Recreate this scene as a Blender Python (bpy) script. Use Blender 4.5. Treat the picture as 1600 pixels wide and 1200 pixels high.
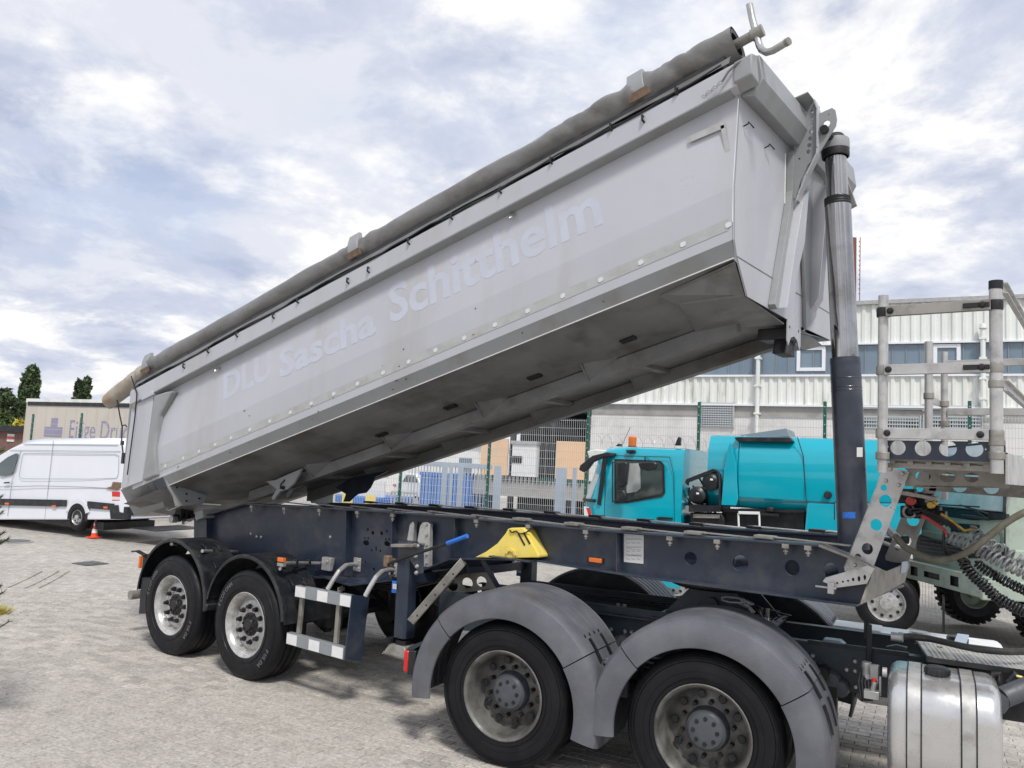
import bpy, bmesh, math, random
from mathutils import Vector as V, Matrix
from math import sin, cos, pi, radians
random.seed(7)
for o in list(bpy.data.objects): bpy.data.objects.remove(o)
S = bpy.context.scene
COL = S.collection
# ------------------------------------------------------------------ camera
FL = 1272.3
PHI, PIT, ROL = 0.925034, 0.0968117, 0.0509575
CAM = V((8.15616, -6.24241, 2.21559))
_f = V((-cos(PHI)*cos(PIT), sin(PHI)*cos(PIT), sin(PIT)))
_r = V((sin(PHI), cos(PHI), 0))
_u = _r.cross(_f)
RR = _r*cos(ROL) + _u*sin(ROL)
UU = -_r*sin(ROL) + _u*cos(ROL)
cd = bpy.data.cameras.new('camera'); cam = bpy.data.objects.new('camera', cd); COL.objects.link(cam)
cd.sensor_width = 36; cd.lens = 36*FL/1600; cd.clip_start = .05; cd.clip_end = 3000
m = Matrix((RR, UU, -_f)).transposed().to_4x4(); m.translation = CAM
cam.matrix_world = m
S.camera = cam
S.render.resolution_x = 1024; S.render.resolution_y = 768
# ------------------------------------------------------------------ world and sun
SUN_EL, SUN_AZ = radians(54), radians(-40)      # azimuth measured from +X towards +Y
w = bpy.data.worlds.new('World'); S.world = w; w.use_nodes = True
nt = w.node_tree; N = nt.nodes; L = nt.links; N.clear()
out = N.new('ShaderNodeOutputWorld'); bg = N.new('ShaderNodeBackground'); L.new(bg.outputs[0], out.inputs[0])
bg.inputs[1].default_value = 0.092
sky = N.new('ShaderNodeTexSky'); sky.sky_type = 'NISHITA'; sky.sun_disc = False
sky.sun_elevation = SUN_EL; sky.sun_rotation = pi/2 - SUN_AZ
sky.air_density = 1.0; sky.dust_density = 1.5
tc = N.new('ShaderNodeTexCoord'); sp = N.new('ShaderNodeSeparateXYZ'); L.new(tc.outputs['Generated'], sp.inputs[0])
def wmath(op, a, b=None, clamp=False):
    n = N.new('ShaderNodeMath'); n.operation = op; n.use_clamp = clamp
    for i, x in enumerate((a, b)):
        if x is None: continue
        if isinstance(x, (int, float)): n.inputs[i].default_value = x
        else: L.new(x, n.inputs[i])
    return n.outputs[0]
zz = wmath('ADD', wmath('MAXIMUM', sp.outputs[2], 0.0), 0.22)
cx = wmath('DIVIDE', sp.outputs[0], zz); cy = wmath('DIVIDE', sp.outputs[1], zz)
cb = N.new('ShaderNodeCombineXYZ'); L.new(cx, cb.inputs[0]); L.new(cy, cb.inputs[1])
def wnoise(scale, det, rough, off, dist=0.0):
    mp = N.new('ShaderNodeMapping'); mp.inputs[1].default_value = off; mp.inputs[3].default_value = (1.0, 1.0, 1)
    mp.inputs[2].default_value = (0, 0, radians(25))
    L.new(cb.outputs[0], mp.inputs[0])
    n = N.new('ShaderNodeTexNoise'); n.inputs['Scale'].default_value = scale; n.inputs['Detail'].default_value = det
    n.inputs['Roughness'].default_value = rough; n.inputs['Distortion'].default_value = dist
    L.new(mp.outputs[0], n.inputs['Vector']); return n.outputs[0]
def wramp(x, stops):
    r = N.new('ShaderNodeValToRGB'); L.new(x, r.inputs[0]); r.color_ramp.interpolation = 'EASE'
    el = r.color_ramp.elements
    while len(el) > 1: el.remove(el[0])
    el[0].position = stops[0][0]; el[0].color = (*stops[0][1], 1)
    for p_, c_ in stops[1:]:
        e = el.new(p_); e.color = (*c_, 1)
    return r.outputs[0]
def wmix(f, a, b, mode='MIX'):
    n = N.new('ShaderNodeMix'); n.data_type = 'RGBA'; n.blend_type = mode
    if isinstance(f, (int, float)): n.inputs[0].default_value = f
    else: L.new(f, n.inputs[0])
    for i, x in ((6, a), (7, b)):
        if isinstance(x, tuple): n.inputs[i].default_value = (*x, 1)
        else: L.new(x, n.inputs[i])
    return n.outputs[2]
big = wnoise(.9, 6, .55, (3.1, 1.7, 0), .25)
puff = wnoise(2.3, 12, .62, (7.3, 2.2, 4), .15)
shade = wnoise(1.9, 9, .62, (1.3, 9.2, 2), .2)
veil = wnoise(0.45, 4, .5, (5.5, 3.3, 8), 0)
grey = wramp(shade, [(.37, (4.0, 4.5, 5.9)), (.50, (5.2, 5.6, 6.8)), (.60, (6.7, 6.9, 7.6))])
white = wramp(puff, [(.44, (6.4, 6.7, 7.5)), (.60, (9.0, 8.9, 8.8))])
pm = wramp(wmath('ADD', wmath('MULTIPLY', puff, .6), wmath('MULTIPLY', big, .4)), [(.43, (0, 0, 0)), (.58, (1, 1, 1))])
cl = wmix(pm, grey, white)
bm_ = wramp(wmath('ADD', wmath('MULTIPLY', veil, .6), wmath('MULTIPLY', big, .4)), [(.33, (0.15, .15, .15)), (.47, (1, 1, 1))])
skyb = wmix(.80, sky.outputs[0], (4.9, 6.1, 8.2))
L.new(wmix(bm_, skyb, cl), bg.inputs[0])
sd = bpy.data.lights.new('sun', 'SUN'); sun = bpy.data.objects.new('sun', sd); COL.objects.link(sun)
sd.energy = 2.2; sd.angle = radians(10); sd.color = (1, .96, .9)
dirv = V((cos(SUN_EL)*cos(SUN_AZ), cos(SUN_EL)*sin(SUN_AZ), sin(SUN_EL)))
sun.rotation_euler = dirv.to_track_quat('Z', 'Y').to_euler(); sun.location = dirv*60
S.view_settings.view_transform = 'Standard'; S.view_settings.look = 'None'; S.view_settings.gamma = 1
S.view_settings.use_curve_mapping = False; S.view_settings.exposure = 0.38
S.render.engine = 'CYCLES'
# ------------------------------------------------------------------ point helpers (photo measured at 1600 x 1200)
def ray(x, y): return _f + RR*((x-800)/FL) - UU*((y-600)/FL)
def onY(x, y, Y): d = ray(x, y); return CAM + d*((Y-CAM.y)/d.y)
def onX(x, y, X): d = ray(x, y); return CAM + d*((X-CAM.x)/d.x)
def onZ(x, y, Z): d = ray(x, y); return CAM + d*((Z-CAM.z)/d.z)
def atD(x, y, D): return CAM + ray(x, y)*D
def onP(x, y, P, n): d = ray(x, y); return CAM + d*((V(P)-CAM).dot(V(n))/d.dot(V(n)))
# ------------------------------------------------------------------ materials
def mat(name, col, rough=.5, metal=0.0, n1=None, amt=0.0, scale=4.0, bump=0.0, bscale=60.0, dirt=None, damt=0.0,
        dscale=2.0, coat=0.0, rvar=.12, spec=.5, streak=False, alpha=None, trans=0.0, obj_var=0.0, isl=0.0):
    M_ = bpy.data.materials.new(name); M_.use_nodes = True
    t = M_.node_tree; n = t.nodes; l = t.links
    b = n['Principled BSDF']; b.inputs['Roughness'].default_value = rough; b.inputs['Metallic'].default_value = metal
    b.inputs['Base Color'].default_value = (*col, 1); b.inputs['Coat Weight'].default_value = coat
    b.inputs['Specular IOR Level'].default_value = spec
    b.inputs['Coat Roughness'].default_value = .08
    g = n.new('ShaderNodeNewGeometry'); src = g.outputs['Position']
    def noise(s, d=5, r=.55, sc=None):
        q = n.new('ShaderNodeTexNoise'); q.inputs['Scale'].default_value = s; q.inputs['Detail'].default_value = d
        q.inputs['Roughness'].default_value = r
        if sc:
            mp = n.new('ShaderNodeMapping'); mp.inputs[3].default_value = sc; l.new(src, mp.inputs[0]); l.new(mp.outputs[0], q.inputs['Vector'])
        else: l.new(src, q.inputs['Vector'])
        return q.outputs[0]
    def rng(x, a, b_, c, d):
        q = n.new('ShaderNodeMapRange'); q.inputs[1].default_value = a; q.inputs[2].default_value = b_
        q.inputs[3].default_value = c; q.inputs[4].default_value = d; l.new(x, q.inputs[0]); return q.outputs[0]
    def mix(f, a, b_):
        q = n.new('ShaderNodeMix'); q.data_type = 'RGBA'; l.new(f, q.inputs[0])
        for i, x in ((6, a), (7, b_)):
            if isinstance(x, tuple): q.inputs[i].default_value = (*x, 1)
            else: l.new(x, q.inputs[i])
        return q.outputs[2]
    c = None
    if amt:
        c2 = n1 or tuple(x*.7 for x in col)
        c = mix(rng(noise(scale), .35, .68, 0, amt), col, c2)
    if damt:
        s3 = (1, 1, .18) if streak else None
        c = mix(rng(noise(dscale, 7, .62, s3), .50, .68, 0, damt), c or col, dirt or (.12, .1, .08))
    if obj_var:
        oi = n.new('ShaderNodeObjectInfo'); hs = n.new('ShaderNodeHueSaturation')
        if c is None: hs.inputs['Color'].default_value = (*col, 1)
        else: l.new(c, hs.inputs['Color'])
        l.new(rng(oi.outputs['Random'], 0, 1, 1-obj_var, 1+obj_var), hs.inputs['Value']); c = hs.outputs[0]
    if isl:
        hs = n.new('ShaderNodeHueSaturation'); l.new(c, hs.inputs['Color']); l.new(rng(g.outputs['Random Per Island'], 0, 1, 1-isl, 1+isl), hs.inputs['Value'])
        l.new(rng(g.outputs['Random Per Island'], 0, 1, .48, .52), hs.inputs['Hue']); c = hs.outputs[0]
    if c is not None: l.new(c, b.inputs['Base Color'])
    if rvar: l.new(rng(noise(scale*2.3, 6), .3, .7, max(0, rough-rvar), min(1, rough+rvar)), b.inputs['Roughness'])
    if bump:
        bp = n.new('ShaderNodeBump'); bp.inputs['Strength'].default_value = bump; bp.inputs['Distance'].default_value = .01
        l.new(noise(bscale, 4), bp.inputs['Height']); l.new(bp.outputs[0], b.inputs['Normal'])
    if trans:
        b.inputs['Transmission Weight'].default_value = trans
    M_.diffuse_color = (*col, 1)
    return M_
X = {}
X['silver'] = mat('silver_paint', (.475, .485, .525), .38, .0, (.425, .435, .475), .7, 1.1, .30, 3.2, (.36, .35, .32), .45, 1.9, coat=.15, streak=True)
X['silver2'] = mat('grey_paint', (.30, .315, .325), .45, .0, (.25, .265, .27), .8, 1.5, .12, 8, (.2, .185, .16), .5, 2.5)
X['under'] = mat('shaded_underbody_grey', (.205, .21, .21), .5, 0, (.135, .138, .142), .9, 2.2, .4, 5, (.10, .085, .07), .85, 2.3)  # grey darkened to put the underside's shade into the colour, plus dirt
X['letter'] = mat('ghost_lettering', (.495, .525, .61), .42, 0, (.445, .46, .51), .6, 5)
X['tape'] = mat('worn_reflective_tape', (.40, .41, .41), .45, 0, (.46, .47, .47), .8, 9, .05, 90, (.34, .33, .30), .6, 6)
X['tapefig'] = mat('reflector_dots', (.66, .68, .70), .3, .2)
X['tarp'] = mat('grey_tarpaulin', (.175, .173, .168), .42, 0, (.125, .123, .118), .8, 2.4, .9, 11, (.09, .08, .07), .6, 3.0, coat=.12)
X['tarpold'] = mat('stained_tarpaulin', (.42, .39, .34), .6, 0, (.30, .26, .2), .8, 6, .5, 14, (.34, .18, .07), .75, 5)
X['navy'] = mat('dark_blue_chassis_paint', (.018, .028, .052), .40, 0, (.028, .040, .064), .7, 2.5, .03, 60, (.12, .115, .105), .38, 3.2, coat=.1)
X['navy2'] = mat('dark_blue_cylinder_paint', (.018, .024, .040), .38, 0, (.05, .06, .08), .6, 4, .02, 60, (.11, .11, .11), .35, 5, coat=.2)
X['black'] = mat('black_plastic', (.006, .008, .011), .42, 0, (.016, .018, .022), .8, 6, .05, 120, (.09, .085, .08), .3, 5)
X['tyre'] = mat('tyre_rubber', (.0045, .005, .008), .5, 0, (.008, .008, .010), .8, 7, .08, 150, (.022, .021, .020), .3, 6, spec=.3)
X['dark'] = mat('dark_greasy_metal', (.010, .012, .016), .5, .2, (.028, .026, .025), .8, 8, .1, 80, (.05, .043, .036), .45, 7)
X['chrome'] = mat('chromed_ram_steel', (.46, .455, .45), .13, 1.0, (.34, .325, .31), .7, 3, 0, 50, (.17, .14, .11), .4, 4, rvar=.08)
X['alu'] = mat('dull_aluminium', (.56, .56, .55), .42, .45, (.42, .41, .39), .8, 7, .08, 120, (.17, .15, .13), .5, 8)
X['alud'] = mat('dirty_aluminium', (.36, .345, .315), .5, .45, (.24, .225, .2), .8, 6, .1, 100, (.11, .1, .085), .6, 7)
X['rim'] = mat('silver_wheel_rim', (.58, .58, .58), .32, .45, (.38, .37, .35), .8, 14, .05, 120, (.18, .16, .14), .4, 16)
X['fender'] = mat('grey_plastic_mudguard', (.095, .10, .118), .5, 0, (.15, .155, .172), .8, 4, .2, 90, (.085, .08, .075), .6, 3)
X['steel'] = mat('galvanised_steel', (.50, .50, .49), .4, .7, (.38, .37, .35), .8, 12)
X['rust'] = mat('rusty_steel', (.24, .16, .10), .7, .2, (.12, .09, .07), .9, 20)
X['yellow'] = mat('yellow_plastic', (.90, .70, .10), .42, 0, (.86, .70, .25), .7, 8, .02, 50, (.45, .36, .15), .3, 9)
X['blue'] = mat('blue_plastic_grip', (.02, .16, .62), .4)
X['white'] = mat('white_paint', (.80, .80, .80), .4, 0, (.72, .72, .71), .5, 5, dirt=(.5, .48, .44), damt=.3, dscale=8)
X['tgrey'] = mat('grey_reflector', (.24, .26, .28), .35, 0, (.30, .32, .33), .6, 8)
X['orange'] = mat('orange_lens', (.75, .16, .02), .2, coat=.4)
X['red'] = mat('red_lens', (.62, .015, .015), .2, coat=.4)
X['plate'] = mat('paper_label', (.68, .68, .67), .5)
X['print'] = mat('faint_label_print', (.42, .42, .43), .6)
X['hose'] = mat('worn_rubber_hose', (.12, .115, .085), .6, 0, (.2, .19, .14), .8, 20, .1, 80)
X['coil'] = mat('grey_coiled_hose', (.19, .195, .205), .35, 0, (.26, .26, .27), .6, 20)
X['coilb'] = mat('black_coiled_hose', (.015, .016, .018), .3)
X['hosered'] = mat('red_hose', (.45, .05, .04), .45)
X['brass'] = mat('brass_valve', (.55, .36, .07), .4, .6)
X['teal'] = mat('teal_lacquer', (.0, .385, .50), .2, 0, (.0, .35, .46), .5, 2, .006, 3, coat=.8, rvar=.04)
X['glass'] = mat('vehicle_glass', (.05, .07, .065), .05, 0, spec=.9, coat=.6, rvar=0)
X['glassw'] = mat('painted_reflection_glass', (.55, .58, .57), .08, .15, (.30, .34, .33), .8, 2.0, spec=.9, coat=.8, rvar=0)  # bright reflection put into the glass as a pale base colour
X['mgreen'] = mat('pale_green_paint', (.37, .44, .375), .5, 0, (.31, .37, .315), .5, 3, .02, 60, (.2, .22, .17), .4, 5)
X['van'] = mat('white_van_lacquer', (.72, .74, .79), .2, 0, (.68, .70, .75), .5, 1.5, coat=.6, rvar=.04)
X['green'] = mat('dark_green_fence_post', (.012, .085, .06), .45, 0, (.02, .12, .085), .6, 6)
X['galv'] = mat('galvanised_fence_wire', (.52, .55, .56), .4, .4)
X['gate'] = mat('light_blue_grey_gate_steel', (.42, .50, .60), .45, .2, (.36, .43, .5), .6, 3)
X['clad'] = mat('white_corrugated_cladding', (.76, .78, .76), .55, 0, (.70, .72, .69), .7, .8, 0, 10, (.40, .41, .36), .5, 1.4, streak=True)
X['cladd'] = mat('mossy_corrugated_cladding', (.76, .77, .74), .6, 0, (.68, .70, .66), .7, 1.0, 0, 10, (.25, .27, .17), .7, 2.6, streak=True)
X['plaster'] = mat('whitewashed_wall', (.74, .715, .70), .85, 0, (.66, .64, .62), .8, .9, .3, 18, (.42, .40, .38), .5, 1.2)
X['concrete'] = mat('grey_concrete', (.38, .375, .36), .9, 0, (.30, .29, .28), .8, 1.2, .3, 20, (.2, .19, .18), .5, 2)
X['bglass'] = mat('blue_grey_window_glass', (.15, .21, .27), .14, 0, (.20, .26, .31), .7, .6, coat=.3, obj_var=.12, rvar=.05)
X['frame'] = mat('grey_window_frame', (.22, .25, .28), .5)
X['wframe'] = mat('white_window_frame', (.78, .80, .84), .4)
X['ordoor'] = mat('orange_door_panel', (.82, .52, .30), .6, 0, (.80, .58, .38), .6, .7, dirt=(.6, .4, .25), damt=.4, dscale=1.4)
X['bcont'] = mat('blue_container_paint', (.03, .16, .55), .45, 0, (.05, .2, .58), .5, 1)
X['beige'] = mat('beige_truck_tarp', (.56, .52, .46), .7, 0, (.50, .465, .42), .6, .8, dirt=(.42, .39, .35), damt=.4, dscale=1.5, streak=True)
X['lilac'] = mat('faded_lilac_print', (.26, .25, .36), .7, 0, (.33, .31, .40), .6, 1.2)
X['brick'] = mat('brown_brick', (.20, .11, .09), .85, 0, (.14, .08, .07), .8, 6)
X['leaf'] = mat('dark_foliage', (.045, .075, .030), .7, 0, (.085, .12, .045), .9, 1.3, obj_var=.25, isl=.5)
X['leaf2'] = mat('green_foliage', (.075, .12, .035), .7, 0, (.12, .17, .05), .9, 1.6, isl=.45)
X['leafy'] = mat('yellow_foliage', (.42, .33, .03), .7, 0, (.5, .42, .08), .9, 1.6, isl=.3)
X['bark'] = mat('bark', (.09, .07, .05), .9)
X['conebr'] = mat('cone_orange_red', (.80, .07, .03), .45)
X['conew'] = mat('cone_white', (.82, .80, .78), .45)
X['iron'] = mat('cast_iron', (.16, .165, .17), .6, .3, (.1, .1, .1), .7, 12)
X['redbr'] = mat('red_brown_mast', (.20, .08, .06), .7, 0, (.14, .06, .05), .7, 3)
# ------------------------------------------------------------------ mesh builder
WM = {}
class MB:
    def __init__(s): s.v = []; s.f = []
    def add(s, vs, fs):
        k = len(s.v); s.v += [V(x) for x in vs]; s.f += [tuple(i+k for i in f) for f in fs]; return s
    def box(s, c, d, A=None):
        c = V(c); A = A or (V((1, 0, 0)), V((0, 1, 0)), V((0, 0, 1)))
        vs = [c + A[0]*(i*d[0]/2) + A[1]*(j*d[1]/2) + A[2]*(k*d[2]/2) for i in (-1, 1) for j in (-1, 1) for k in (-1, 1)]
        return s.add(vs, [(0, 1, 3, 2), (4, 6, 7, 5), (0, 4, 5, 1), (2, 3, 7, 6), (0, 2, 6, 4), (1, 5, 7, 3)])
    def bar(s, a, b, w, h, up=(0, 0, 1)):
        a, b = V(a), V(b); d = (b-a); L_ = d.length; d.normalize(); up = V(up)
        sd_ = d.cross(up)
        if sd_.length < 1e-4: sd_ = d.cross(V((1, 0, 0)))
        sd_.normalize(); up = sd_.cross(d)
        return s.box((a+b)/2, (L_, w, h), (d, sd_, up))
    def prism(s, poly, ext):
        n_ = len(poly); ext = V(ext); a = [V(p) for p in poly]
        return s.add(a + [p+ext for p in a], [tuple(range(n_))[::-1], tuple(range(n_, 2*n_))] + [(i, (i+1) % n_, n_+(i+1) % n_, n_+i) for i in range(n_)])
    def tube(s, pts, r, seg=8, cap=True, rs=None):
        pts = [V(p) for p in pts]; n_ = len(pts); rings = []
        t0 = (pts[1]-pts[0]).normalized()
        a = t0.cross(V((0, 0, 1)));
        if a.length < .1: a = t0.cross(V((1, 0, 0)))
        a.normalize(); k0 = len(s.v)
        for i, p in enumerate(pts):
            t = ((pts[min(i+1, n_-1)]-p).normalized() + (p-pts[max(i-1, 0)]).normalized())
            if t.length < 1e-6: t = t0
            t.normalize(); a = (a - t*a.dot(t)).normalized(); b = t.cross(a)
            rr = rs[i] if rs else r
            s.v += [p + (a*cos(2*pi*j/seg) + b*sin(2*pi*j/seg))*rr for j in range(seg)]
        for i in range(n_-1):
            for j in range(seg):
                s.f.append((k0+i*seg+j, k0+i*seg+(j+1) % seg, k0+(i+1)*seg+(j+1) % seg, k0+(i+1)*seg+j))
        if cap: s.f.append(tuple(k0+j for j in range(seg))[::-1]); s.f.append(tuple(k0+(n_-1)*seg+j for j in range(seg)))
        return s
    def cyl(s, a, b, r, r2=None, seg=20): return s.tube([a, b], r, seg, True, [r, r if r2 is None else r2])
    def lathe(s, prof, o, ax, seg=32, a0=0, a1=2*pi):
        o = V(o); ax = V(ax).normalized(); e = ax.cross(V((0, 0, 1)))
        if e.length < .1: e = ax.cross(V((1, 0, 0)))
        e.normalize(); g = e.cross(ax); k0 = len(s.v); full = abs(a1-a0-2*pi) < 1e-5; m_ = seg if full else seg+1
        for r, t in prof:
            for j in range(m_):
                an = a0+(a1-a0)*j/seg; s.v.append(o + ax*t + (e*cos(an)+g*sin(an))*r)
        for i in range(len(prof)-1):
            for j in range(seg):
                j2 = (j+1) % m_
                s.f.append((k0+i*m_+j, k0+i*m_+j2, k0+(i+1)*m_+j2, k0+(i+1)*m_+j))
        return s
    def grid(s, fn, nu, nv):
        k = len(s.v)
        for i in range(nu+1):
            for j in range(nv+1): s.v.append(V(fn(i/nu, j/nv)))
        for i in range(nu):
            for j in range(nv):
                q = k+i*(nv+1)+j; s.f.append((q, q+1, q+nv+2, q+nv+1))
        return s
    def plate(s, outl, holes, o, U, W, T):
        # outl in (u,v); holes: (u,v,ru[,rv]); thickness vector T
        bm = bmesh.new(); o = V(o); U = V(U); W = V(W); T = V(T); loops = []
        def loop(ps):
            vs = [bm.verts.new((p[0], p[1], 0)) for p in ps]
            es = [bm.edges.new((vs[i], vs[(i+1) % len(vs)])) for i in range(len(vs))]; loops.append([p for p in ps]); return es
        E_ = loop(outl)
        for h in holes:
            ru = h[2]; rv = h[3] if len(h) > 3 else ru; ns = 20 if ru > .03 else 8
            E_ += loop([(h[0]+ru*cos(2*pi*i/ns), h[1]+rv*sin(2*pi*i/ns)) for i in range(ns)])
        bmesh.ops.triangle_fill(bm, use_beauty=True, use_dissolve=False, edges=E_)
        bm.verts.index_update()
        v2 = [(v_.co.x, v_.co.y) for v_ in bm.verts]; f2 = [tuple(v_.index for v_ in f_.verts) for f_ in bm.faces]; bm.free()
        n_ = len(v2); P = [o+U*a+W*b for a, b in v2]
        fs = [f_ for f_ in f2] + [tuple(i+n_ for i in f_[::-1]) for f_ in f2]
        k = 0
        for lp in loops:
            m_ = len(lp); fs += [(k+i, k+(i+1) % m_, n_+k+(i+1) % m_, n_+k+i) for i in range(m_)]; k += m_
        return s.add(P+[p+T for p in P], fs)
    def build(s, name, m_, par=None, smooth=30, bevel=0, kind=None, local=False, seg=2):
        me = bpy.data.meshes.new(name); vs = s.v
        if par is not None and not local:
            inv = WM[par].inverted(); vs = [inv @ p for p in vs]
        me.from_pydata([tuple(p) for p in vs], [], s.f); me.validate()
        bm = bmesh.new(); bm.from_mesh(me); bmesh.ops.recalc_face_normals(bm, faces=bm.faces); bm.to_mesh(me); bm.free()
        me.materials.append(X[m_] if isinstance(m_, str) else m_)
        if smooth:
            me.polygons.foreach_set('use_smooth', [True]*len(me.polygons))
            try: me.set_sharp_from_angle(angle=radians(smooth))
            except Exception: pass
        o = bpy.data.objects.new(name, me); COL.objects.link(o)
        if par is not None: o.parent = par; WM[o] = WM[par]
        else: WM[o] = Matrix()
        if bevel:
            b = o.modifiers.new('bevel', 'BEVEL'); b.width = bevel; b.segments = seg; b.limit_method = 'ANGLE'; b.angle_limit = radians(40)
        if kind: o['kind'] = kind
        return o
def thing(name, label, cat, loc=(0, 0, 0), rz=0, group=None, R=None):
    o = bpy.data.objects.new(name, None); COL.objects.link(o); o.location = loc; o.rotation_euler = (0, 0, rz)
    o.empty_display_size = .2
    o['label'] = label; o['category'] = cat
    if group: o['group'] = group
    WM[o] = Matrix.Translation(V(loc)) @ Matrix.Rotation(rz, 4, 'Z')
    return o
def tag(o, label, cat, group=None):
    o['label'] = label; o['category'] = cat
    if group: o['group'] = group
    return o
def kids(o): return [c for c in bpy.data.objects if c.parent is o]
def copy_tree(o, par=None, M_=None):
    c = o.copy(); COL.objects.link(c); c.parent = par
    if M_ is not None: c.matrix_basis = M_
    for ch in list(o.children): copy_tree(ch, c)
    return c
def text_mesh(txt, size, name, m_, par, o, U, W, depth=.002, shear=0, bold=0.0, xs=1.0, space=1.0, align='LEFT'):
    cu = bpy.data.curves.new('t', 'FONT'); cu.body = txt; cu.size = size; cu.extrude = depth/2; cu.shear = shear
    cu.offset = bold; cu.space_character = space; cu.align_x = align; cu.resolution_u = 3
    ob = bpy.data.objects.new('t', cu); COL.objects.link(ob)
    dg = bpy.context.evaluated_depsgraph_get(); me = bpy.data.meshes.new_from_object(ob.evaluated_get(dg))
    bpy.data.objects.remove(ob); U = V(U).normalized(); W = V(W).normalized(); Nn = U.cross(W); o = V(o)
    b = MB(); b.v = [o + U*v_.co.x*xs + W*v_.co.y + Nn*v_.co.z for v_ in me.vertices]; b.f = [tuple(p.vertices) for p in me.polygons]
    return b.build(name, m_, par, smooth=0)
# ================================================================== ground and background
def sstep(a, b, x):
    t = max(0, min(1, (x-a)/(b-a))); return t*t*(3-2*t)
def gz(x, y): return -.32*sstep(4.6, 11, math.hypot(x-3, y+1))
YB = radians(9.9); UB = V((cos(YB), sin(YB), 0)); VB = V((-sin(YB), cos(YB), 0)); ZZ = V((0, 0, 1))
def Bw(u, v, z): return UB*u + VB*v + ZZ*z
def onB(px, py, v):
    p = onP(px, py, VB*v, VB); return p.dot(UB), p.z
# ---- yard surface
def mk_ground_mat(name, stones):
    M_ = bpy.data.materials.new(name); M_.use_nodes = True; t = M_.node_tree; n = t.nodes; l = t.links; b = n['Principled BSDF']
    g = n.new('ShaderNodeNewGeometry'); pos = g.outputs['Position']
    def noise(s, d=6, r=.6):
        q = n.new('ShaderNodeTexNoise'); q.inputs['Scale'].default_value = s; q.inputs['Detail'].default_value = d; q.inputs['Roughness'].default_value = r
        l.new(pos, q.inputs['Vector']); return q.outputs[0]
    def ramp(x, st):
        r = n.new('ShaderNodeValToRGB'); l.new(x, r.inputs[0]); e = r.color_ramp.elements
        e[0].position = st[0][0]; e[0].color = (*st[0][1], 1); e[1].position = st[-1][0]; e[1].color = (*st[-1][1], 1)
        for p_, c_ in st[1:-1]: q = e.new(p_); q.color = (*c_, 1)
        return r.outputs[0]
    def mix(f, a, c, mode='MIX'):
        q = n.new('ShaderNodeMix'); q.data_type = 'RGBA'; q.blend_type = mode
        if isinstance(f, float): q.inputs[0].default_value = f
        else: l.new(f, q.inputs[0])
        for i, x in ((6, a), (7, c)):
            if isinstance(x, tuple): q.inputs[i].default_value = (*x, 1)
            else: l.new(x, q.inputs[i])
        return q.outputs[2]
    base = ramp(noise(.35, 5), [(.3, (.385, .362, .332)), (.5, (.435, .411, .378)), (.72, (.475, .451, .418))])
    fine = ramp(noise(38, 6, .75), [(.35, (.56, .56, .56)), (.5, (.96, .96, .96)), (.65, (1.28, 1.27, 1.25))])
    c = mix(.85, base, fine, 'MULTIPLY')
    med = ramp(noise(5, 8, .7), [(.36, (.84, .83, .82)), (.56, (1.03, 1.03, 1.03))])
    c = mix(.8, c, med, 'MULTIPLY')
    if stones:
        rnd = ramp(g.outputs['Random Per Island'], [(0, (.80, .79, .78)), (.5, (.98, .97, .96)), (1, (1.14, 1.13, 1.10))])
        c = mix(1.0, c, rnd, 'MULTIPLY')
    else:
        mp = n.new('ShaderNodeMapping'); mp.inputs[2].default_value = (0, 0, -YB); l.new(pos, mp.inputs[0])
        br = n.new('ShaderNodeTexBrick'); l.new(mp.outputs[0], br.inputs[0]); br.inputs['Scale'].default_value = 1
        br.inputs['Brick Width'].default_value = .204; br.inputs['Row Height'].default_value = .104; br.inputs['Mortar Size'].default_value = .004
        br.inputs['Color1'].default_value = (.86, .86, .86, 1); br.inputs['Color2'].default_value = (1.12, 1.11, 1.09, 1); br.inputs['Mortar'].default_value = (.55, .53, .5, 1)
        c = mix(1.0, c, br.outputs[0], 'MULTIPLY')
    st = ramp(noise(.9, 7, .65), [(.60, (1, 1, 1)), (.76, (.80, .79, .78))]); c = mix(.8, c, st, 'MULTIPLY')
    l.new(c, b.inputs['Base Color']); b.inputs['Roughness'].default_value = .9
    bp = n.new('ShaderNodeBump'); bp.inputs['Strength'].default_value = .45; bp.inputs['Distance'].default_value = .006
    l.new(noise(45, 6, .75), bp.inputs['Height']); l.new(bp.outputs[0], b.inputs['Normal'])
    return M_
X['ground'] = mk_ground_mat('block_paved_yard', False); X['stone'] = mk_ground_mat('concrete_paving_stone', True)
X['sand'] = mat('sandy_joint', (.20, .185, .165), .95)
# ground sheet: fine near, coarse out to the horizon
xs = [-900, -300, -120, -60] + [-40+i*1.0 for i in range(81)] + [60, 120, 300, 900]
g_ = MB()
for x in xs:
    for y in xs: g_.v.append(V((x, y, gz(x, y) - .003)))
n_ = len(xs)
for i in range(n_-1):
    for j in range(n_-1): g_.f.append((i*n_+j, (i+1)*n_+j, (i+1)*n_+j+1, i*n_+j+1))
ground = g_.build('ground', 'ground', None, 60, kind='structure')
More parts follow.
